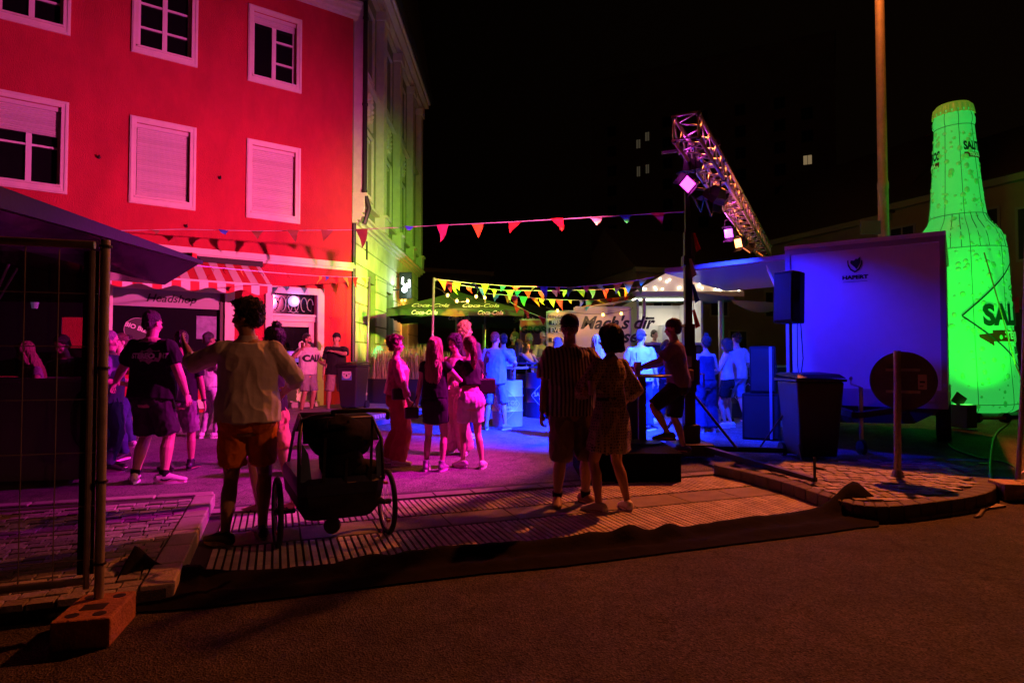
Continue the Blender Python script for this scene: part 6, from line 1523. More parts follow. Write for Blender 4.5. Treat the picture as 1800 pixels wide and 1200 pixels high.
    out={'root':root,'body':body,'P':P,'Hd':Hd,'WR':WR,'EL':EL,'SH':SH,'S':S,'tor':tor,'M3':M3}
    if bottom: out['bottom']=make_bottom(bottom)
    if top: out['top']=make_top(top)
    if dress:
        mt,zh,slv,flare=dress; b=MB(); torso_rings(b,1.0,1.485,.014,8)
        n=8; pts=[];rad=[]; ctr=(KN[0]+KN[1])/2
        for i in range(n+1):
            z=zh+(1.08-zh)*i/n; a,c,yo=lerpR(T,max(z,.93)); t=max(0,(1.0-z)/.5)
            p=hp+Vector((0,yo,z)); pts.append(P(p.lerp(Vector((ctr.x,ctr.y,z)),min(1,t*.6)))); rad.append(((a+.02+flare*t)*S,(c+.02+flare*t)*S))
        b.tube(pts,rad,24,side=(1,0,0))
        for i in (0,1):
            s0,e,w_=SH[i],EL[i],WR[i]
            b.ell(P(s0),(.075*S,.075*S,.075*S)); b.tube([P(s0),P(s0.lerp(e,.5)),P(e),P(e.lerp(w_,.35)),P(e.lerp(w_,.45))],[x*S for x in (.07,.082,.088,.07,.042)],14)
        out['top']=bake(b,'dress',mt,root,vox,1,(.014,8,5,sd))
        b=MB(); q1=lerpR(T,1.1); b.tube([P(tor((0,q1[2],1.085))),P(tor((0,q1[2],1.115)))],[((q1[0]+.026)*S,(q1[1]+.026)*S)]*2,24,side=(1,0,0)); b.build('belt',blackm,root,world=False,smooth='auto')
    # ---------- shoes
    if shoes:
        kind,mt,ms2=shoes
        for i in (0,1):
            a=ANK[i]; yaw=R(feet[i][3]); fd_=Vector((math.sin(yaw),math.cos(yaw),0)); sdv_=Vector((fd_.y,-fd_.x,0)); tilt=feet[i][4] if len(feet[i])>4 else 0; tn=math.tan(R(tilt))
            g=a-Z*.085
            def Q(y,z,x=0): return P(g+fd_*y+sdv_*x+Z*(z-tn*(y-.0)))
            b=MB(); big=1.06 if not f else .97
            if kind=='sandal':
                b.tube([Q(-.07,.012),Q(.04,.012),Q(.15,.012),Q(.2,.014)],[(.036*S,.012*S),(.036*S,.012*S),(.046*S,.012*S),(.03*S,.01*S)],14,side=sdv_); o=b.build('sandal',ms2,root,world=False,smooth='auto')
                b=MB(); b.tube([Q(.06,.02,-.04),Q(.1,.065,0),Q(.06,.02,.04)],.009*S,6); b.tube([Q(-.04,.03,-.034),Q(.0,.085,0),Q(-.04,.03,.034)],.008*S,6); b.build('strap',mt,o,world=False)
                continue
            b.tube([Q(-.085*big,.045),Q(-.06*big,.06),Q(.0,.068),Q(.07*big,.055),Q(.14*big,.042),Q(.185*big,.036),Q(.205*big,.03)],[(.02*S,.024*S),(.038*S,.046*S),(.041*S,.056*S),(.044*S,.044*S),(.047*S,.030*S),(.038*S,.024*S),(.016*S,.014*S)],14,side=sdv_)
            if kind=='high': b.tube([Q(-.02,.07),Q(-.015,.15)],[(.042*S,.05*S),(.04*S,.046*S)],14,side=sdv_)
            else: b.tube([Q(-.02,.07),Q(-.012,.098)],[(.040*S,.048*S),(.038*S,.043*S)],14,side=sdv_)
            sh_=bake(b,'shoe',mt,root,.006,1)
            b=MB(); n=16; pl=[]
            for j in range(n):
                th=2*math.pi*j/n; y=.055*big+.148*big*math.sin(th); x=.047*math.cos(th)*(1 if y>.02 else .86); pl.append((y,x))
            b.prism([Q(y,.0,x) for y,x in pl],Z*.028*S); o=b.build('sole',ms2,sh_,world=False,smooth='auto')
            if kind=='swoosh':
                for s_ in (-1,1):
                    b=MB(); pts=[(-.04,.05),(-.01,.035),(.03,.036),(.09,.06),(.03,.05),(.0,.05),(-.02,.062)]
                    vs=[Q(y,z+.004,s_*.052) for y,z in pts]; b.prism(vs,P(sdv_)*.004*s_); b.build('side_mark',blackm,sh_,world=False)
            if socks:
                b=MB(); b.tube([P(a+Z*-.01),P(a.lerp(KN[i],socks[1]))],[.042*S,.047*S*lr],12); b.build('sock',socks[0],root,world=False,smooth='auto')
    if watch is not None:
        w_=WR[watch]; e=EL[watch]; d=(w_-e).normalized(); b=MB(); b.tube([P(w_-d*.03),P(w_-d*.005)],.034*S,12); b.build('watch',blackm,root,world=False,smooth='auto')
    # ---------- hair and cap
    if hair:
        kind,col=hair[0],hair[1]; hm=mat('hair_'+col,HAIRC[col],.5,bump=.9,bs=30,stretch=(6,6,.8),var=.5,vs=10,spec=.5)
        b=MB(); nA=.010
        if kind!='bald':
            th_={'short':.006,'buzz':.003,'curly':.022,'messy':.014,'bob':.03,'long':.014,'ponytail':.009,'bun':.012,'updo':.016}[kind]
            b.ell(Hd((0,-.02,.222)),tuple(x*S for x in (.077+th_,.094+th_,.088+th_)),M=M3,n=20,m=14)
            if kind in('short','buzz','messy','curly'): b.ell(Hd((0,-.055,.165)),tuple(x*S for x in (.066+th_*.7,.055+th_,.07)),M=M3,n=16,m=10)
            if kind=='messy': b.ell(Hd((.0,.045,.275)),(.06*S,.05*S,.035*S),M=M3); b.ell(Hd((0,-.08,.2)),(.06*S,.045*S,.06*S),M=M3)
            if kind=='bob':
                b.ell(Hd((0,-.035,.17)),(.108*S,.10*S,.12*S),M=M3,n=20,m=14); b.tube([Hd((0,-.04,.2)),Hd((0,-.045,.06))],[(.105*S,.092*S),(.112*S,.088*S)],18,side=M3.to_3x3()@Vector((1,0,0)))
            if kind=='long':
                b.tube([Hd((0,-.04,.25)),Hd((0,-.06,.12)),Hd((0,-.075,.0)),P(tor((0,-.11,1.38))),P(tor((0,-.115,1.28))),P(tor((0,-.11,1.2)))],[(.085*S,.06*S),(.092*S,.055*S),(.105*S,.05*S),(.125*S,.045*S),(.11*S,.04*S),(.07*S,.02*S)],20,side=M3.to_3x3()@Vector((1,0,0)))
                for s_ in (-1,1): b.tube([Hd((s_*.06,.0,.24)),Hd((s_*.085,.0,.12)),Hd((s_*.09,-.01,.0))],[.03*S,.03*S,.028*S],8)
            if kind=='ponytail':
                b.ell(Hd((0,-.1,.235)),(.035*S,.035*S,.035*S)); b.tube([Hd((0,-.1,.235)),Hd((0,-.15,.2)),Hd((0,-.16,.08)),Hd((0,-.14,-.08)),Hd((.01,-.12,-.16))],[.028*S,.038*S,.042*S,.034*S,.008*S],12)
                b.ell(Hd((0,-.055,.165)),(.07*S,.055*S,.07*S),M=M3)
            if kind=='bun': b.ell(Hd((0,-.03,.33)),(.045*S,.045*S,.04*S)); b.ell(Hd((0,-.055,.165)),(.068*S,.055*S,.07*S),M=M3)
            if kind=='updo':
                b.ell(Hd((0,-.085,.24)),(.06*S,.06*S,.055*S)); b.ell(Hd((0,.045,.275)),(.055*S,.05*S,.04*S),M=M3); b.ell(Hd((0,-.055,.17)),(.068*S,.055*S,.07*S),M=M3)
            A_={'curly':(.022,34,34),'messy':(.014,26,22),'updo':(.02,30,28),'long':(.014,26,5),'bob':(.006,24,4),'ponytail':(.008,26,6)}.get(kind,(.006,40,30))
            # keep the face clear: the hair stays behind a plane tilted over the brow
            o=bake(b,'hair',hm,root,vox*.8,1,(A_[0]*S,A_[1],A_[2],sd))
            Mi=(Sm@Mh).inverted(); me=o.data
            for v in me.vertices:
                p=Mi@v.co
                fringe=.03 if kind not in('bob','long') else .055
                lim=(.02+(p.z-.16)*.55) if p.z>.16 else .02-(.16-p.z)*.35
                if kind in('bob','long'): lim=.035+(p.z-.16)*.5 if p.z>.16 else .04
                lim=min(lim,.1)
                if p.y>lim and abs(p.x)<.085 and p.z<.27: p.y=lim-(p.y-lim)*.15; v.co=(Sm@Mh)@p
        if kind!='bald' and vox<=.009:
            me=o.data; bv=BVHTree.FromPolygons([v.co for v in me.vertices],[tuple(p.vertices) for p in me.polygons]); rg=random.Random(sd); b=MB()
            n_,ln={'long':(320,.16),'bob':(260,.12),'ponytail':(200,.12),'messy':(230,.055),'curly':(220,.04),'updo':(220,.05),'bun':(140,.06),'short':(160,.035),'buzz':(0,.02)}[kind]
            for q_ in range(n_):
                v=me.vertices[rg.randrange(len(me.vertices))]; p=v.co.copy(); nr_=v.normal.copy(); wv=rg.uniform(-1,1); pts=[]; L_=ln*rg.uniform(.6,1.3)*S
                cu=kind in('messy','curly','updo'); dr0=Vector((rg.uniform(-1,1),rg.uniform(-1,1),rg.uniform(-1,.6))) if cu else Vector((rg.uniform(-.12,.12),rg.uniform(-.1,.1),-1))
                for st_ in range(6):
                    pts.append(p+nr_*(.003+.005*math.sin(st_*.9+wv*3))*S*(1.6 if cu else 1)); dr=dr0-nr_*dr0.dot(nr_)
                    if dr.length<.05: break
                    dr=dr.normalized()+Vector((math.sin(st_*1.4+wv*4)*.22,math.cos(st_*1.3+wv*5)*.22,0))*(1 if kind=='long' else .4); p=p+dr*L_/5; h_=bv.find_nearest(p)
                    if h_[0] is None: break
                    p=h_[0]; nr_=h_[1]
                if len(pts)>3: b.tube(pts,[(.0045*S*(1-.12*i_),.0022*S) for i_ in range(len(pts))],4)
            if b.v: b.build('hair_locks',hm,o,world=False,smooth=True)
        if len(hair)>2 and hair[2]=='beard':
            b=MB(); hell(b,(0,.035,.105),(.056,.062,.045)); o=b.build('beard',hm,root,world=False,smooth=True)
    if cap:
        cdir,mt=cap; s_=1 if cdir=='front' else -1
        b=MB(); b.ell(Hd((0,-.012,.225)),(.088*S,.106*S,.092*S),M=M3,n=22,m=14)
        Mi=(Sm@Mh).inverted(); vs=[]
        for v in b.v:
            p=Mi@v
            if p.z<.205: p.z=.205-(.205-p.z)*.05
            vs.append((Sm@Mh)@p)
        b.v=vs; k_=b.build('cap',mt,root,world=False,smooth='auto')
        b=MB(); n=9; 
        for j in range(n+1):
            u=-1+2*j/n; y0=.088*math.sqrt(max(0,1-(u*.075/.09)**2)); r_=.075*math.sqrt(max(0,1-u*u*.95))
            for (yy,zz_) in ((y0-.012,.212),(y0+r_*.6,.204),(y0+r_,.192)): b.v.append(Hd((u*.075,s_*(yy)-.012,zz_-.01*u*u)))
        for j in range(n):
            a_=j*3; b.f+=[(a_,a_+1,a_+4,a_+3),(a_+1,a_+2,a_+5,a_+4)]
        br=b.build('brim',mt,k_,world=False,smooth=True); so=br.modifiers.new('s','SOLIDIFY'); so.thickness=.006
    return out
def local_pt(pr,p): return MW[pr['root'].name]@pr['P'](p)
def shirt_text(pr,txt,size,zc,back=True,name='lettering',m=None,bold=0,dx=0,extra=None,sub=1):
    MWr=MW[pr['root'].name]; tor=pr['tor']; P=pr['P']
    c=MWr@P(tor((dx,0,zc))); r3=MWr.to_3x3()
    right=r3@((tor((1,0,zc))-tor((0,0,zc)))) if back else r3@((tor((-1,0,zc))-tor((0,0,zc))))
    up=r3@(tor((0,0,zc+.1))-tor((0,0,zc-.1)))
    M=frame(c,right,up); vs,fs=text_mesh(txt,size,bold=bold,sub=sub)
    if extra: k=len(vs); vs+= [Vector(p) for p in extra[0]]; fs+= [tuple(i+k for i in f_) for f_ in extra[1]]
    wrap(vs,fs,M,pr['top'],.010,name,m,pr['top'])
# colours of cloth
def fb(n,c,**k): return fabric('cloth_'+n,c,**k)
cB=fb('black',(.014,.013,.015)); cW=fb('white',(.5,.49,.48)); cLG=fb('linen',(.62,.58,.54)); cOR=fb('orange',(.72,.19,.02)); cSAL=fb('salmon',(.62,.25,.17)); cJ=fb('jeans',(.04,.06,.16)); cDJ=fb('dark_jeans',(.03,.035,.08))
cG=fb('grey',(.22,.21,.21)); cBL=fb('light_blue',(.2,.27,.42)); cPU=fb('purple_tee',(.16,.09,.25)); cRD=fb('red_jacket',(.45,.04,.03)); cBG=fb('beige',(.55,.42,.32)); cTX=fb('taupe',(.26,.2,.17)); cYL=fb('pale_yellow',(.6,.6,.25)); cGN=fb('sage',(.22,.35,.2)); cNV=fb('navy',(.025,.03,.09)); cPL=fb('pale_trousers',(.5,.47,.52)); cMA=fb('mauve',(.14,.08,.15)); cRU=fb('rust',(.36,.08,.05))
wh=mat('shoe_white',(.7,.68,.66),.5,bump=.1); bk_=mat('shoe_black',(.02,.02,.02),.5,bump=.1); gy=mat('shoe_grey',(.3,.3,.33),.5); sol=mat('sole_white',(.75,.73,.7),.6); sob=mat('sole_dark',(.04,.035,.03),.7)
satin=mat('satin_print',(.5,.12,.16),.28,bump=.5,bs=10,var=.45,vs=16)
# striped short-sleeved shirt and patterned dress as procedural cloth
def stripes(name,c1,c2,period,rough=.8):
    m=mat(name,c1,rough); t=m.node_tree; N=t.nodes; L=t.links; b=N['Principled BSDF']
    co=N.new('ShaderNodeTexCoord'); w_=N.new('ShaderNodeTexWave'); w_.wave_type='BANDS'; w_.bands_direction='X'; w_.inputs['Scale'].default_value=period; w_.inputs['Distortion'].default_value=.6; w_.inputs['Detail'].default_value=1; L.new(co.outputs['Object'],w_.inputs[0])
    r=N.new('ShaderNodeValToRGB'); r.color_ramp.elements[0].position=.45; r.color_ramp.elements[1].position=.55; r.color_ramp.elements[0].color=(*c1,1); r.color_ramp.elements[1].color=(*c2,1); L.new(w_.outputs['Fac'],r.inputs[0]); L.new(r.outputs[0],b.inputs['Base Color']); return m
def zigzag(name,c1,c2):
    m=mat(name,c1,.8); t=m.node_tree; N=t.nodes; L=t.links; b=N['Principled BSDF']
    co=N.new('ShaderNodeTexCoord'); mp=N.new('ShaderNodeMapping'); mp.inputs['Scale'].default_value=(38,38,38); L.new(co.outputs['Object'],mp.inputs[0])
    v=N.new('ShaderNodeTexVoronoi'); v.feature='DISTANCE_TO_EDGE'; v.inputs['Scale'].default_value=1; v.inputs['Randomness'].default_value=.35; L.new(mp.outputs[0],v.inputs[0])
    r=N.new('ShaderNodeValToRGB'); r.color_ramp.elements[0].position=.12; r.color_ramp.elements[1].position=.2; r.color_ramp.elements[0].color=(*c2,1); r.color_ramp.elements[1].color=(*c1,1); L.new(v.outputs['Distance'],r.inputs[0]); L.new(r.outputs[0],b.inputs['Base Color']); return m
# P1 man in the foreground pointing left
FV=.0065
p1=person('man in pale rolled-sleeve shirt and orange shorts stretching his left arm towards the big man',437,4.85,1.86,'m',face=-12,build=1.05,vox=FV,twist=0,lean=-2,
 feet=((-.13,-.05,0,-50),(.10,.10,0,-20)),hands=((-.52,.30,1.46),(.22,.30,1.10)),poles=((-.3,-.4,-1),(1,-.4,-.4)),head=(-78,4,0),skin='tan',
 top=('shirt',cLG,.90,1.35,1.16,.01,.020),bottom=('shorts',cOR,.43,.03),shoes=('low',bk_,mat('sole_tan',(.4,.33,.25),.6)),hair=('messy','dark'),curl=.35,hip=(0,0,.0))
# collar
b=MB(); 
for s_ in (0,1):
    pass
b=MB(); b.tube([p1['P'](p1['tor']((0,-.012,1.475))),p1['P'](p1['tor']((0,-.012,1.535)))],[(.078*p1['S'],.078*p1['S']),(.068*p1['S'],.07*p1['S'])],18); b.build('collar',cLG,p1['top'],world=False,smooth='auto')
p2=person('woman in black top and salmon shorts half hidden behind the man in orange shorts',474,5.85,1.70,'f',face=-60,vox=.008,feet=((-.1,0.05,0,-10),(.10,-.22,0,8)),hands=((-.2,.32,1.18),(.12,.36,1.16)),poles=((-1,-.5,-.4),(1,-.5,-.4)),head=(-20,-6,0),skin='tan',
 top=('top',cB,.96,.25,1.0),bottom=('shorts',cSAL,.40,.03),shoes=('sandal',bk_,sob),hair=('bun','dark'))
p3=person('big man seen from behind in black t-shirt with pink print and dark knee shorts',268,7.15,1.95,'m',face=14,build=1.42,belly=.06,vox=.008,feet=((-.16,0,0,-38),(.17,.04,0,50)),hands=((-.60,.12,1.04),(.34,.1,.93)),poles=((-.2,-.6,-.8),(.7,-.7,0)),head=(6,3,0),skin='fair',
 top=('t_shirt',cB,.88,.72,1.15,.0,.028),bottom=('shorts',fb('charcoal',(.035,.032,.035)),.50,.045),shoes=('swoosh',wh,sol),hair=('buzz','dark'),socks=(cB,.14))
logo=mat('shirt_print',(.8,.72,.78),.6)
ov=[(0.0,0,0)]+[(.16*math.cos(t*math.pi/12),.085*math.sin(t*math.pi/12)*(1+.25*math.cos(8*t*math.pi/12)),0) for t in range(24)]
of=[(0,i+1,(i+1)%24+1) for i in range(24)]
b_=[Vector(p)*.8 for p in ov]
MWr=MW[p3['root'].name]; c=MWr@p3['P'](p3['tor']((0.10,0,1.33))); r3=MWr.to_3x3(); M=frame(c,r3@Vector((1,0,0)),Z)
wrap([Vector((v.x*1.0,v.y*1.1,0)) for v in b_],of,M,p3['top'],.003,'print_emblem',mat('shirt_print_pink',(.42,.2,.36),.6,var=.4,vs=40),p3['top'])
shirt_text(p3,'STEREO 117',.078,1.33,True,m=logo,bold=.004,dx=.10)
p4=person('man in black t-shirt and grey shorts with a watch standing behind the big man',318,7.95,1.76,'m',face=-20,vox=.010,feet=((-.12,0,0,-40),(.14,.03,0,20)),hands=((-.25,.1,.85),(.30,.0,.80)),head=(-20,0,0),skin='tan',
 top=('t_shirt',cB,.9,.75,1.12,0,.02),bottom=('shorts',cG,.52,.04),shoes=('high',bk_,sob),hair=('short','dark'),watch=1,socks=(cB,.12))
p5=person('man in white shirt and pale trousers turned away beyond the grey shorts man',369,10.6,1.78,'m',face=30,feet=((-.10,0,0,-20),(.12,.1,0,20)),hands=((-.3,.1,.95),(.25,.2,1.0)),skin='brown',vox=.011,
 top=('shirt',cW,.88,.9,1.14,.01,.03),bottom=('pants',cPL),shoes=('low',wh,sol),hair=('buzz','black'))
p6=person('grey-haired man in purple t-shirt and dark jeans right of the fence post',196,7.95,1.76,'m',face=70,feet=((-.12,0,0,-10),(.1,.05,0,20)),hands=((-.2,.28,1.1),(.24,.22,1.12)),skin='fair',vox=.010,
 top=('t_shirt',cPU,.88,.75,1.12,0,.02),bottom=('pants',cDJ),shoes=('low',bk_,sol),hair=('short','grey'),head=(-10,0,0))
p6b=person('person in red jacket with glasses squeezed between the fence post and the big man',209,8.7,1.74,'m',face=200,hands=((-.22,.25,1.15),(.2,.28,1.1)),skin='fair',vox=.011,top=('jacket',cRD,.9,1.8,1.1,0,.02),bottom=('pants',cJ),shoes=('low',bk_,sol),hair=('short','brown'),glasses=True)
p6c=person('dark-haired person looking left just behind the red jacket',222,9.6,1.72,'m',face=-80,skin='fair',vox=.012,top=('t_shirt',cRU,.9,.75,1.1),bottom=('pants',cJ),shoes=('low',wh,sol),hair=('short','dark'))
p7=person('long-haired blond woman in leafy top leaning on the kiosk counter',74,7.55,1.62,'f',face=-150,lean=16,hands=((-.2,.42,1.16),(.2,.42,1.16)),skin='fair',vox=.011,top=('top',mat('leaf_print_cloth',(.3,.28,.3),.8,var=.7,vs=22),.95,.3,1.0),bottom=('pants',cJ),shoes=('low',wh,sol),hair=('long','blond'),head=(40,12,0))
p7b=person('man in dark shirt with head lowered behind the kiosk counter',122,8.0,1.72,'m',face=168,lean=10,hands=((-.15,.42,1.16),(.2,.4,1.16)),skin='fair',vox=.010,top=('t_shirt',cB,.9,.75,1.1),bottom=('pants',cDJ),shoes=('low',bk_,sol),hair=('short','dark'),head=(20,20,0))
p8=person('man in white t-shirt with black lettering and grey shorts at the shop door',541,14.1,1.80,'m',face=128,build=1.08,feet=((-.13,0,0,-10),(.13,.0,0,30)),hands=((-.24,.3,1.1),(.33,.2,1.42)),poles=((-.5,-1,-.3),(.9,-.2,-1)),head=(-28,0,0),skin='tan',vox=.011,
 top=('t_shirt',cW,.88,.72,1.12,0,.02),bottom=('shorts',cG,.5,.035),shoes=('low',bk_,sob),hair=('buzz','black','beard'))
shirt_text(p8,'CALI',.20,1.24,False,m=mat('print_black',(.01,.01,.012),.6),bold=.012,dx=-.02)
p9=person('man in black t-shirt and backwards cap holding his shoulder by the door corner',591,14.25,1.82,'m',face=170,build=1.12,feet=((-.17,0,0,-30),(.17,.0,0,20)),hands=((.02,.2,1.38),(.27,.03,.86)),poles=((-1,.1,-.2),(.4,-1,0)),head=(22,0,0),skin='tan',vox=.011,
 top=('t_shirt',cB,.86,.75,1.16,0,.03),bottom=('shorts',cTX,.52,.04),shoes=('low',bk_,sob),hair=('buzz','black'),cap=('back',cB))
p10=person('woman with curly updo in shiny red printed shirt and wide trousers facing right',698,8.35,1.70,'f',face=78,feet=((-.12,-.06,0,-10),(.12,.05,0,12)),hands=((-.24,.02,.86),(.24,.16,.88)),poles=((-.4,-1,0),(.4,-1,0)),head=(6,0,0),skin='fair',vox=.008,
 top=('shirt',satin,.98,1.82,1.14,0,.028),bottom=('wide',cRU),shoes=('low',wh,sol),hair=('updo','auburn'))
p11=person('woman from behind with long wavy fair hair and short black skirt',765,7.95,1.67,'f',face=8,lean=0,feet=((-.11,0,0,-8),(.11,.0,0,6)),hands=((-.28,.05,.85),(.22,.30,1.24)),poles=((-.5,-1,0),(.9,-.6,-.6)),head=(8,0,0),skin='fair',vox=.008,
 top=('top',cB,.98,.3,1.0),bottom=('skirt',cB,.66,.0),shoes=('high',gy,sol),hair=('long','blond'))
p12=person('woman with curly dark hair and beige sleeveless top facing her two friends',803,9.1,1.72,'f',face=200,lean=4,feet=((-.14,0,0,-10),(.12,.0,0,12)),hands=((-.18,.3,1.1),(.12,.28,1.38)),poles=((-.6,-1,-.4),(.8,-.3,-1)),head=(18,12,0),skin='tan',vox=.009,
 top=('top',cBG,.95,.0,1.0),bottom=('wide',cBG),shoes=('low',wh,sol),hair=('curly','dark'))
p13=person('woman with red ponytail in black crop top and light shorts seen from behind',824,8.15,1.69,'f',face=-30,lean=6,hip=(.02,-.03,0),feet=((-.08,.05,0,-20),(.13,-.12,0,40)),knee=((.3,1,0),(.1,1,0)),hands=((-.16,.34,1.12),(.14,.34,1.12)),poles=((-.7,-1,-.3),(.8,-1,-.3)),head=(4,4,0),skin='fair',vox=.008,
 top=('top',cB,1.12,.42,1.0),bottom=('shorts',fb('pale_pink',(.6,.5,.52)),.36,.03),shoes=('low',wh,sol),hair=('ponytail','auburn'))
p14=person('tall man with wavy hair standing behind the ponytailed woman',819,10.6,1.95,'m',face=20,skin='fair',vox=.011,top=('t_shirt',cMA,.9,.75,1.1),bottom=('pants',cDJ),shoes=('low',wh,sol),hair=('curly','blond'),head=(50,0,0))
p15=person('man from behind in light blue t-shirt and light shorts beside the pale drum',869,11.6,1.80,'m',face=12,lean=4,feet=((-.14,0,0,-12),(.20,.05,0,25)),hands=((-.24,.2,1.0),(.30,.34,1.12)),poles=((-.6,-1,0),(1,-.6,-.2)),head=(20,6,0),skin='fair',vox=.010,
 top=('t_shirt',cBL,.86,.85,1.18,.02,.03),bottom=('shorts',cBL,.55,.045),shoes=('low',gy,sol),hair=('buzz','brown'))
p15b=person('person in patterned blue shirt behind the man in the light blue t-shirt',884,12.6,1.78,'m',face=-20,skin='tan',vox=.012,top=('shirt',mat('blue_print_cloth',(.25,.32,.5),.8,var=.6,vs=18),.88,.95,1.15,.01,.03),bottom=('pants',cNV),shoes=('low',mat('shoe_orange',(.7,.2,.03),.5),sol),hair=('short','dark'))
gA='people drinking round the dark drums'
p16=person('woman with green tinted long hair and bare white arm at the dark drums',914,14.3,1.66,'f',face=60,hands=((-.2,.3,1.2),(.2,.42,1.22)),poles=((-.6,-1,-.2),(.6,-1,-.4)),skin='fair',vox=.012,top=('top',cB,.96,0,1.0),bottom=('pants',cNV),shoes=('low',bk_,sob),hair=('long','dark'),group=gA)
p17=person('woman lifting a drink to her mouth at the dark drums',927,14.7,1.62,'f',face=160,hands=((-.06,.25,1.42),(.2,.3,1.12)),poles=((-.8,-.2,-1),(.6,-1,-.4)),head=(-10,0,0),skin='fair',vox=.012,top=('top',cW,.96,.3,1.0),bottom=('pants',cJ),shoes=('low',bk_,sob),hair=('long','dark'),group=gA)
p18=person('man in pale yellow t-shirt looking right at the dark drums',932,15.3,1.82,'m',face=110,hands=((-.2,.35,1.2),(.2,.35,1.2)),skin='fair',vox=.012,top=('t_shirt',cYL,.9,.75,1.1),bottom=('pants',cJ),shoes=('low',bk_,sob),hair=('buzz','blond'),group=gA)
p19=person('man in sage t-shirt and pale cap holding a dark drink near the banner',956,15.0,1.86,'m',face=165,build=1.08,hands=((-.18,.32,1.25),(.22,.3,1.18)),skin='fair',vox=.012,top=('t_shirt',cGN,.88,.8,1.14,0,.02),bottom=('shorts',cPL,.5),shoes=('low',bk_,sob),hair=('short','brown'),cap=('front',cW),group=gA)
p19b=person('man with dark beard facing left among the drinkers',903,15.6,1.86,'m',face=-100,skin='tan',vox=.013,top=('t_shirt',cB,.9,.75,1.1),bottom=('pants',cJ),shoes=('low',bk_,sob),hair=('short','brown','beard'),group=gA)
p20=person('person with pink lit long fair hair just left of the capped man',981,13.0,1.70,'f',face=30,skin='fair',vox=.012,top=('top',cMA,.95,.4,1.0),bottom=('pants',cJ),shoes=('low',wh,sol),hair=('long','blond'))
p20b=person('person with pink lit fair hair peeking left of the dark bob',1048,10.4,1.72,'f',face=-30,skin='fair',vox=.012,top=('top',cMA,.95,.4,1.0),bottom=('pants',cDJ),shoes=('low',wh,sol),hair=('long','blond'))
# couple
strp=stripes('striped_shirt_cloth',(.05,.035,.045),(.5,.42,.42),9.0)
p21=person('man in dark cap and striped shirt beside the woman in the patterned dress',1002,6.02,1.83,'m',face=168,build=1.16,belly=.05,vox=.007,feet=((-.16,0,0,-25),(.12,.0,0,15)),hands=((-.10,.30,1.12),(.30,.06,.82)),poles=((-1,-.4,-.5),(.5,-1,0)),head=(22,2,0),skin='tan',
 top=('shirt',strp,.86,.8,1.2,.02,.035),bottom=('shorts',cTX,.56,.05),shoes=('low',mat('shoe_brown',(.2,.12,.07),.6,bump=.1),sob),hair=('short','grey'),cap=('front',cB),glasses=True,socks=(cB,.14),curl=.9)
zz_=zigzag('zigzag_dress_cloth',(.10,.075,.055),(.42,.34,.25))
p22=person('woman with dark bob in patterned puff-sleeved dress and white sneakers',1072,5.82,1.70,'f',face=-38,build=1.18,vox=.007,feet=((-.15,.05,0,-15),(.14,-.06,0,25)),hands=((-.12,.30,1.10),(.26,.12,.98)),poles=((-1,-.5,-.5),(.8,-1,0)),head=(-14,4,0),skin='tan',
 dress=(zz_,.60,1.3,.07),shoes=('low',wh,sol),hair=('bob','black'),curl=.9)
# right side group
p23=person('man from behind in pale t-shirt and blue jeans behind the bar table',1126,11.5,1.84,'m',face=14,feet=((-.14,0,0,-12),(.16,.06,0,30)),hands=((-.2,.3,1.1),(.3,.08,.84)),skin='fair',vox=.010,top=('t_shirt',cW,.88,.8,1.15,.01,.03),bottom=('pants',cJ),shoes=('low',bk_,sol),hair=('short','brown'),head=(18,6,0))
p24=person('cook in black t-shirt standing inside the lit snack stall',1151,16.4,1.80,'m',face=125,z0=gz(16.4)+.12,skin='fair',vox=.012,top=('t_shirt',cB,.9,.75,1.1),bottom=('pants',cB),shoes=('low',bk_,sob),hair=('short','dark'),head=(20,4,0))
p25=person('person with dark hair bending down beside the pale t-shirt man',1146,12.6,1.68,'f',face=110,lean=22,skin='fair',vox=.012,top=('top',cNV,.95,.6,1.0),bottom=('pants',cJ),shoes=('low',wh,sol),hair=('short','dark'),head=(0,24,0))
p26=person('person in blue t-shirt from behind at the snack counter',1172,13.3,1.66,'m',face=10,skin='fair',vox=.012,top=('t_shirt',fb('royal_blue',(.03,.09,.45)),.9,.8,1.12,0,.02),bottom=('pants',cDJ),shoes=('low',bk_,sob),hair=('short','brown'))
p27=person('man in backwards cap and mauve t-shirt leaning on the bar table with one foot up',1186,8.35,1.80,'m',face=-78,lean=6,hip=(0,-.04,0),feet=((-.12,.13,.20,-10),(.14,-.08,0,20)),knee=((-.2,1,0),(.1,1,0)),hands=((-.10,.46,1.16),(.24,.42,1.14)),poles=((-.3,-1,-.6),(.5,-1,-.6)),head=(0,4,0),skin='tan',vox=.0075,
 top=('t_shirt',cMA,.90,.75,1.12,0,.022),bottom=('shorts',cB,.52,.04),shoes=('low',bk_,sob),hair=('short','dark'),cap=('back',fb('cap_purple',(.06,.03,.08))),z0=.14)
p28=person('woman from behind with dark bun and navy wide jumpsuit right of the mast',1240,11.3,1.72,'f',face=-10,feet=((-.13,0,0,-10),(.13,.0,0,12)),hands=((-.2,.26,1.08),(.2,.28,1.1)),skin='fair',vox=.010,top=('top',cNV,.96,0,1.0),bottom=('wide',cNV),shoes=('low',wh,sol),hair=('bun','dark'))
p29=person('woman in white top and black shorts side-on beside the subwoofer',1277,11.9,1.66,'f',face=-62,feet=((-.08,.06,0,-10),(.1,-.02,0,14)),hands=((-.18,.34,1.08),(.16,.34,1.06)),poles=((-.5,-1,-.3),(.7,-1,-.3)),skin='fair',vox=.010,top=('top',cW,.98,0,1.0),bottom=('shorts',cB,.36,.04),shoes=('low',wh,sol),hair=('bob','dark'),head=(10,6,0))
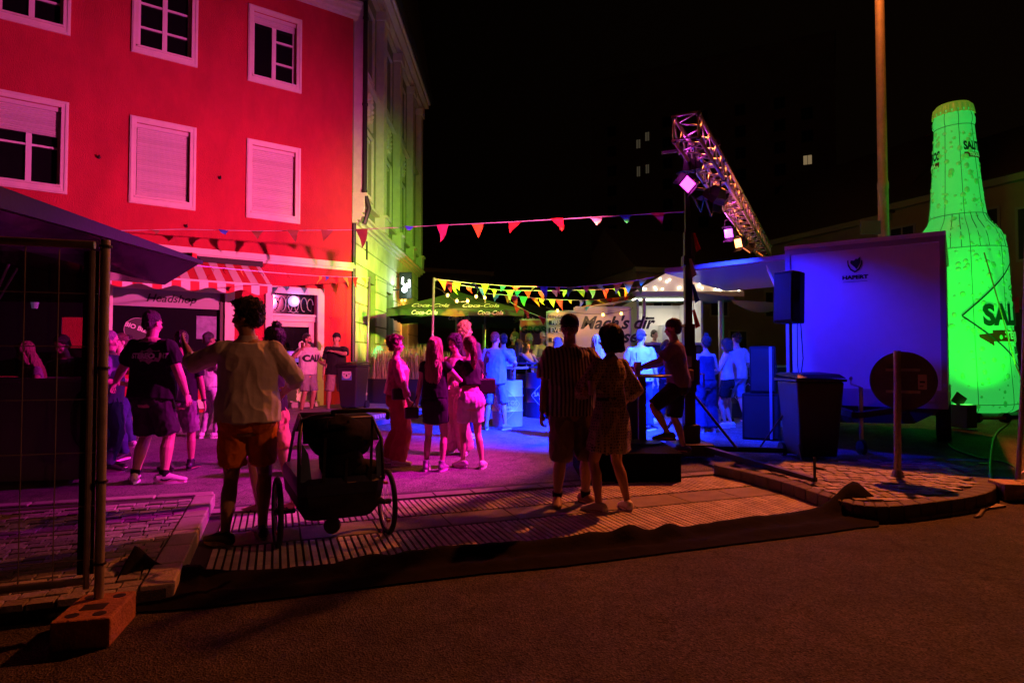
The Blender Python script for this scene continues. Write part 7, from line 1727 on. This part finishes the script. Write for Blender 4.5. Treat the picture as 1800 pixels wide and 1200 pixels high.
p30=person('man in white t-shirt and dark cap behind the woman in black shorts',1294,12.7,1.80,'m',face=-20,build=1.1,feet=((-.2,0,0,-12),(.18,.0,0,20)),hands=((-.24,.3,1.05),(.28,.2,1.0)),skin='fair',vox=.011,top=('t_shirt',cW,.88,.8,1.14,0,.03),bottom=('shorts',cBL,.5),shoes=('low',bk_,sol),hair=('short','brown'),cap=('back',cB))
p31=person('small seated person with pale face behind the grasses',731,17.0,1.62,'f',face=185,z0=gz(17)-.35,skin='fair',vox=.014,top=('top',cGN,.95,.5,1.0),bottom=('pants',cJ),hair=('long','blond'))
# ---- things people hold or carry
def hand_pt(pr,i,ext=.07):
    w_=pr['WR'][i]; d=(w_-pr['EL'][i]).normalized(); return local_pt(pr,w_+d*ext)
cup('clear cup held by the man in the striped shirt',hand_pt(p21,0,.07)+Vector((.03,-.03,-.04)),cupm,.036,.13)
cup('small dark drink raised by the drinking woman at the drums',hand_pt(p17,0,.08),mat('cola_glass',(.1,.04,.02),.2),.03,.1)
cup('dark drink in the hand of the man in sage t-shirt',hand_pt(p19,0,.09),mat('cola_glass',(.1,.04,.02),.2),.034,.13)
cup('drink raised beside the head of the man at the shop door',hand_pt(p8,1,.08),mat('cola_glass',(.1,.04,.02),.2),.034,.12)
cup('reddish cup held by the woman in salmon shorts',hand_pt(p2,1,.07),cupm,.035,.12)
def bag(label,pr,at_,size,strap_to,m):
    """a shoulder bag hanging from its strap"""
    c=local_pt(pr,at_); t=thing('handbag',label,'handbag',loc=c,group='small shoulder bags')
    b=MB(); b.box(c,(size*1.2,size*.5,size),rz=.4); b.build('body',m,t,bevel=.02)
    s=local_pt(pr,strap_to); b=MB(); b.tube([c+Z*size*.5,c.lerp(s,.5)+Vector((.02,0,0)),s],.008,6); b.build('strap',m,t)
lth=mat('black_leather',(.015,.013,.014),.35,bump=.2,bs=40)
bag('small black shoulder bag hanging at the hip of the woman in the red shirt',p10,(.24,.02,1.0),.15,(.02,.14,1.44),lth)
bag('small square black bag hanging left of the black skirt',p11,(-.33,.0,.78),.15,(-.22,.0,1.25),lth)
bag('slouchy black bag under the arm of the ponytailed woman',p13,(.24,-.06,1.12),.2,(.14,-.02,1.44),lth)
bag('crossbody pouch at the waist of the man in backwards cap',p27,(.12,-.16,1.05),.16,(-.1,.05,1.42),fb('pouch_mauve',(.25,.16,.2)))
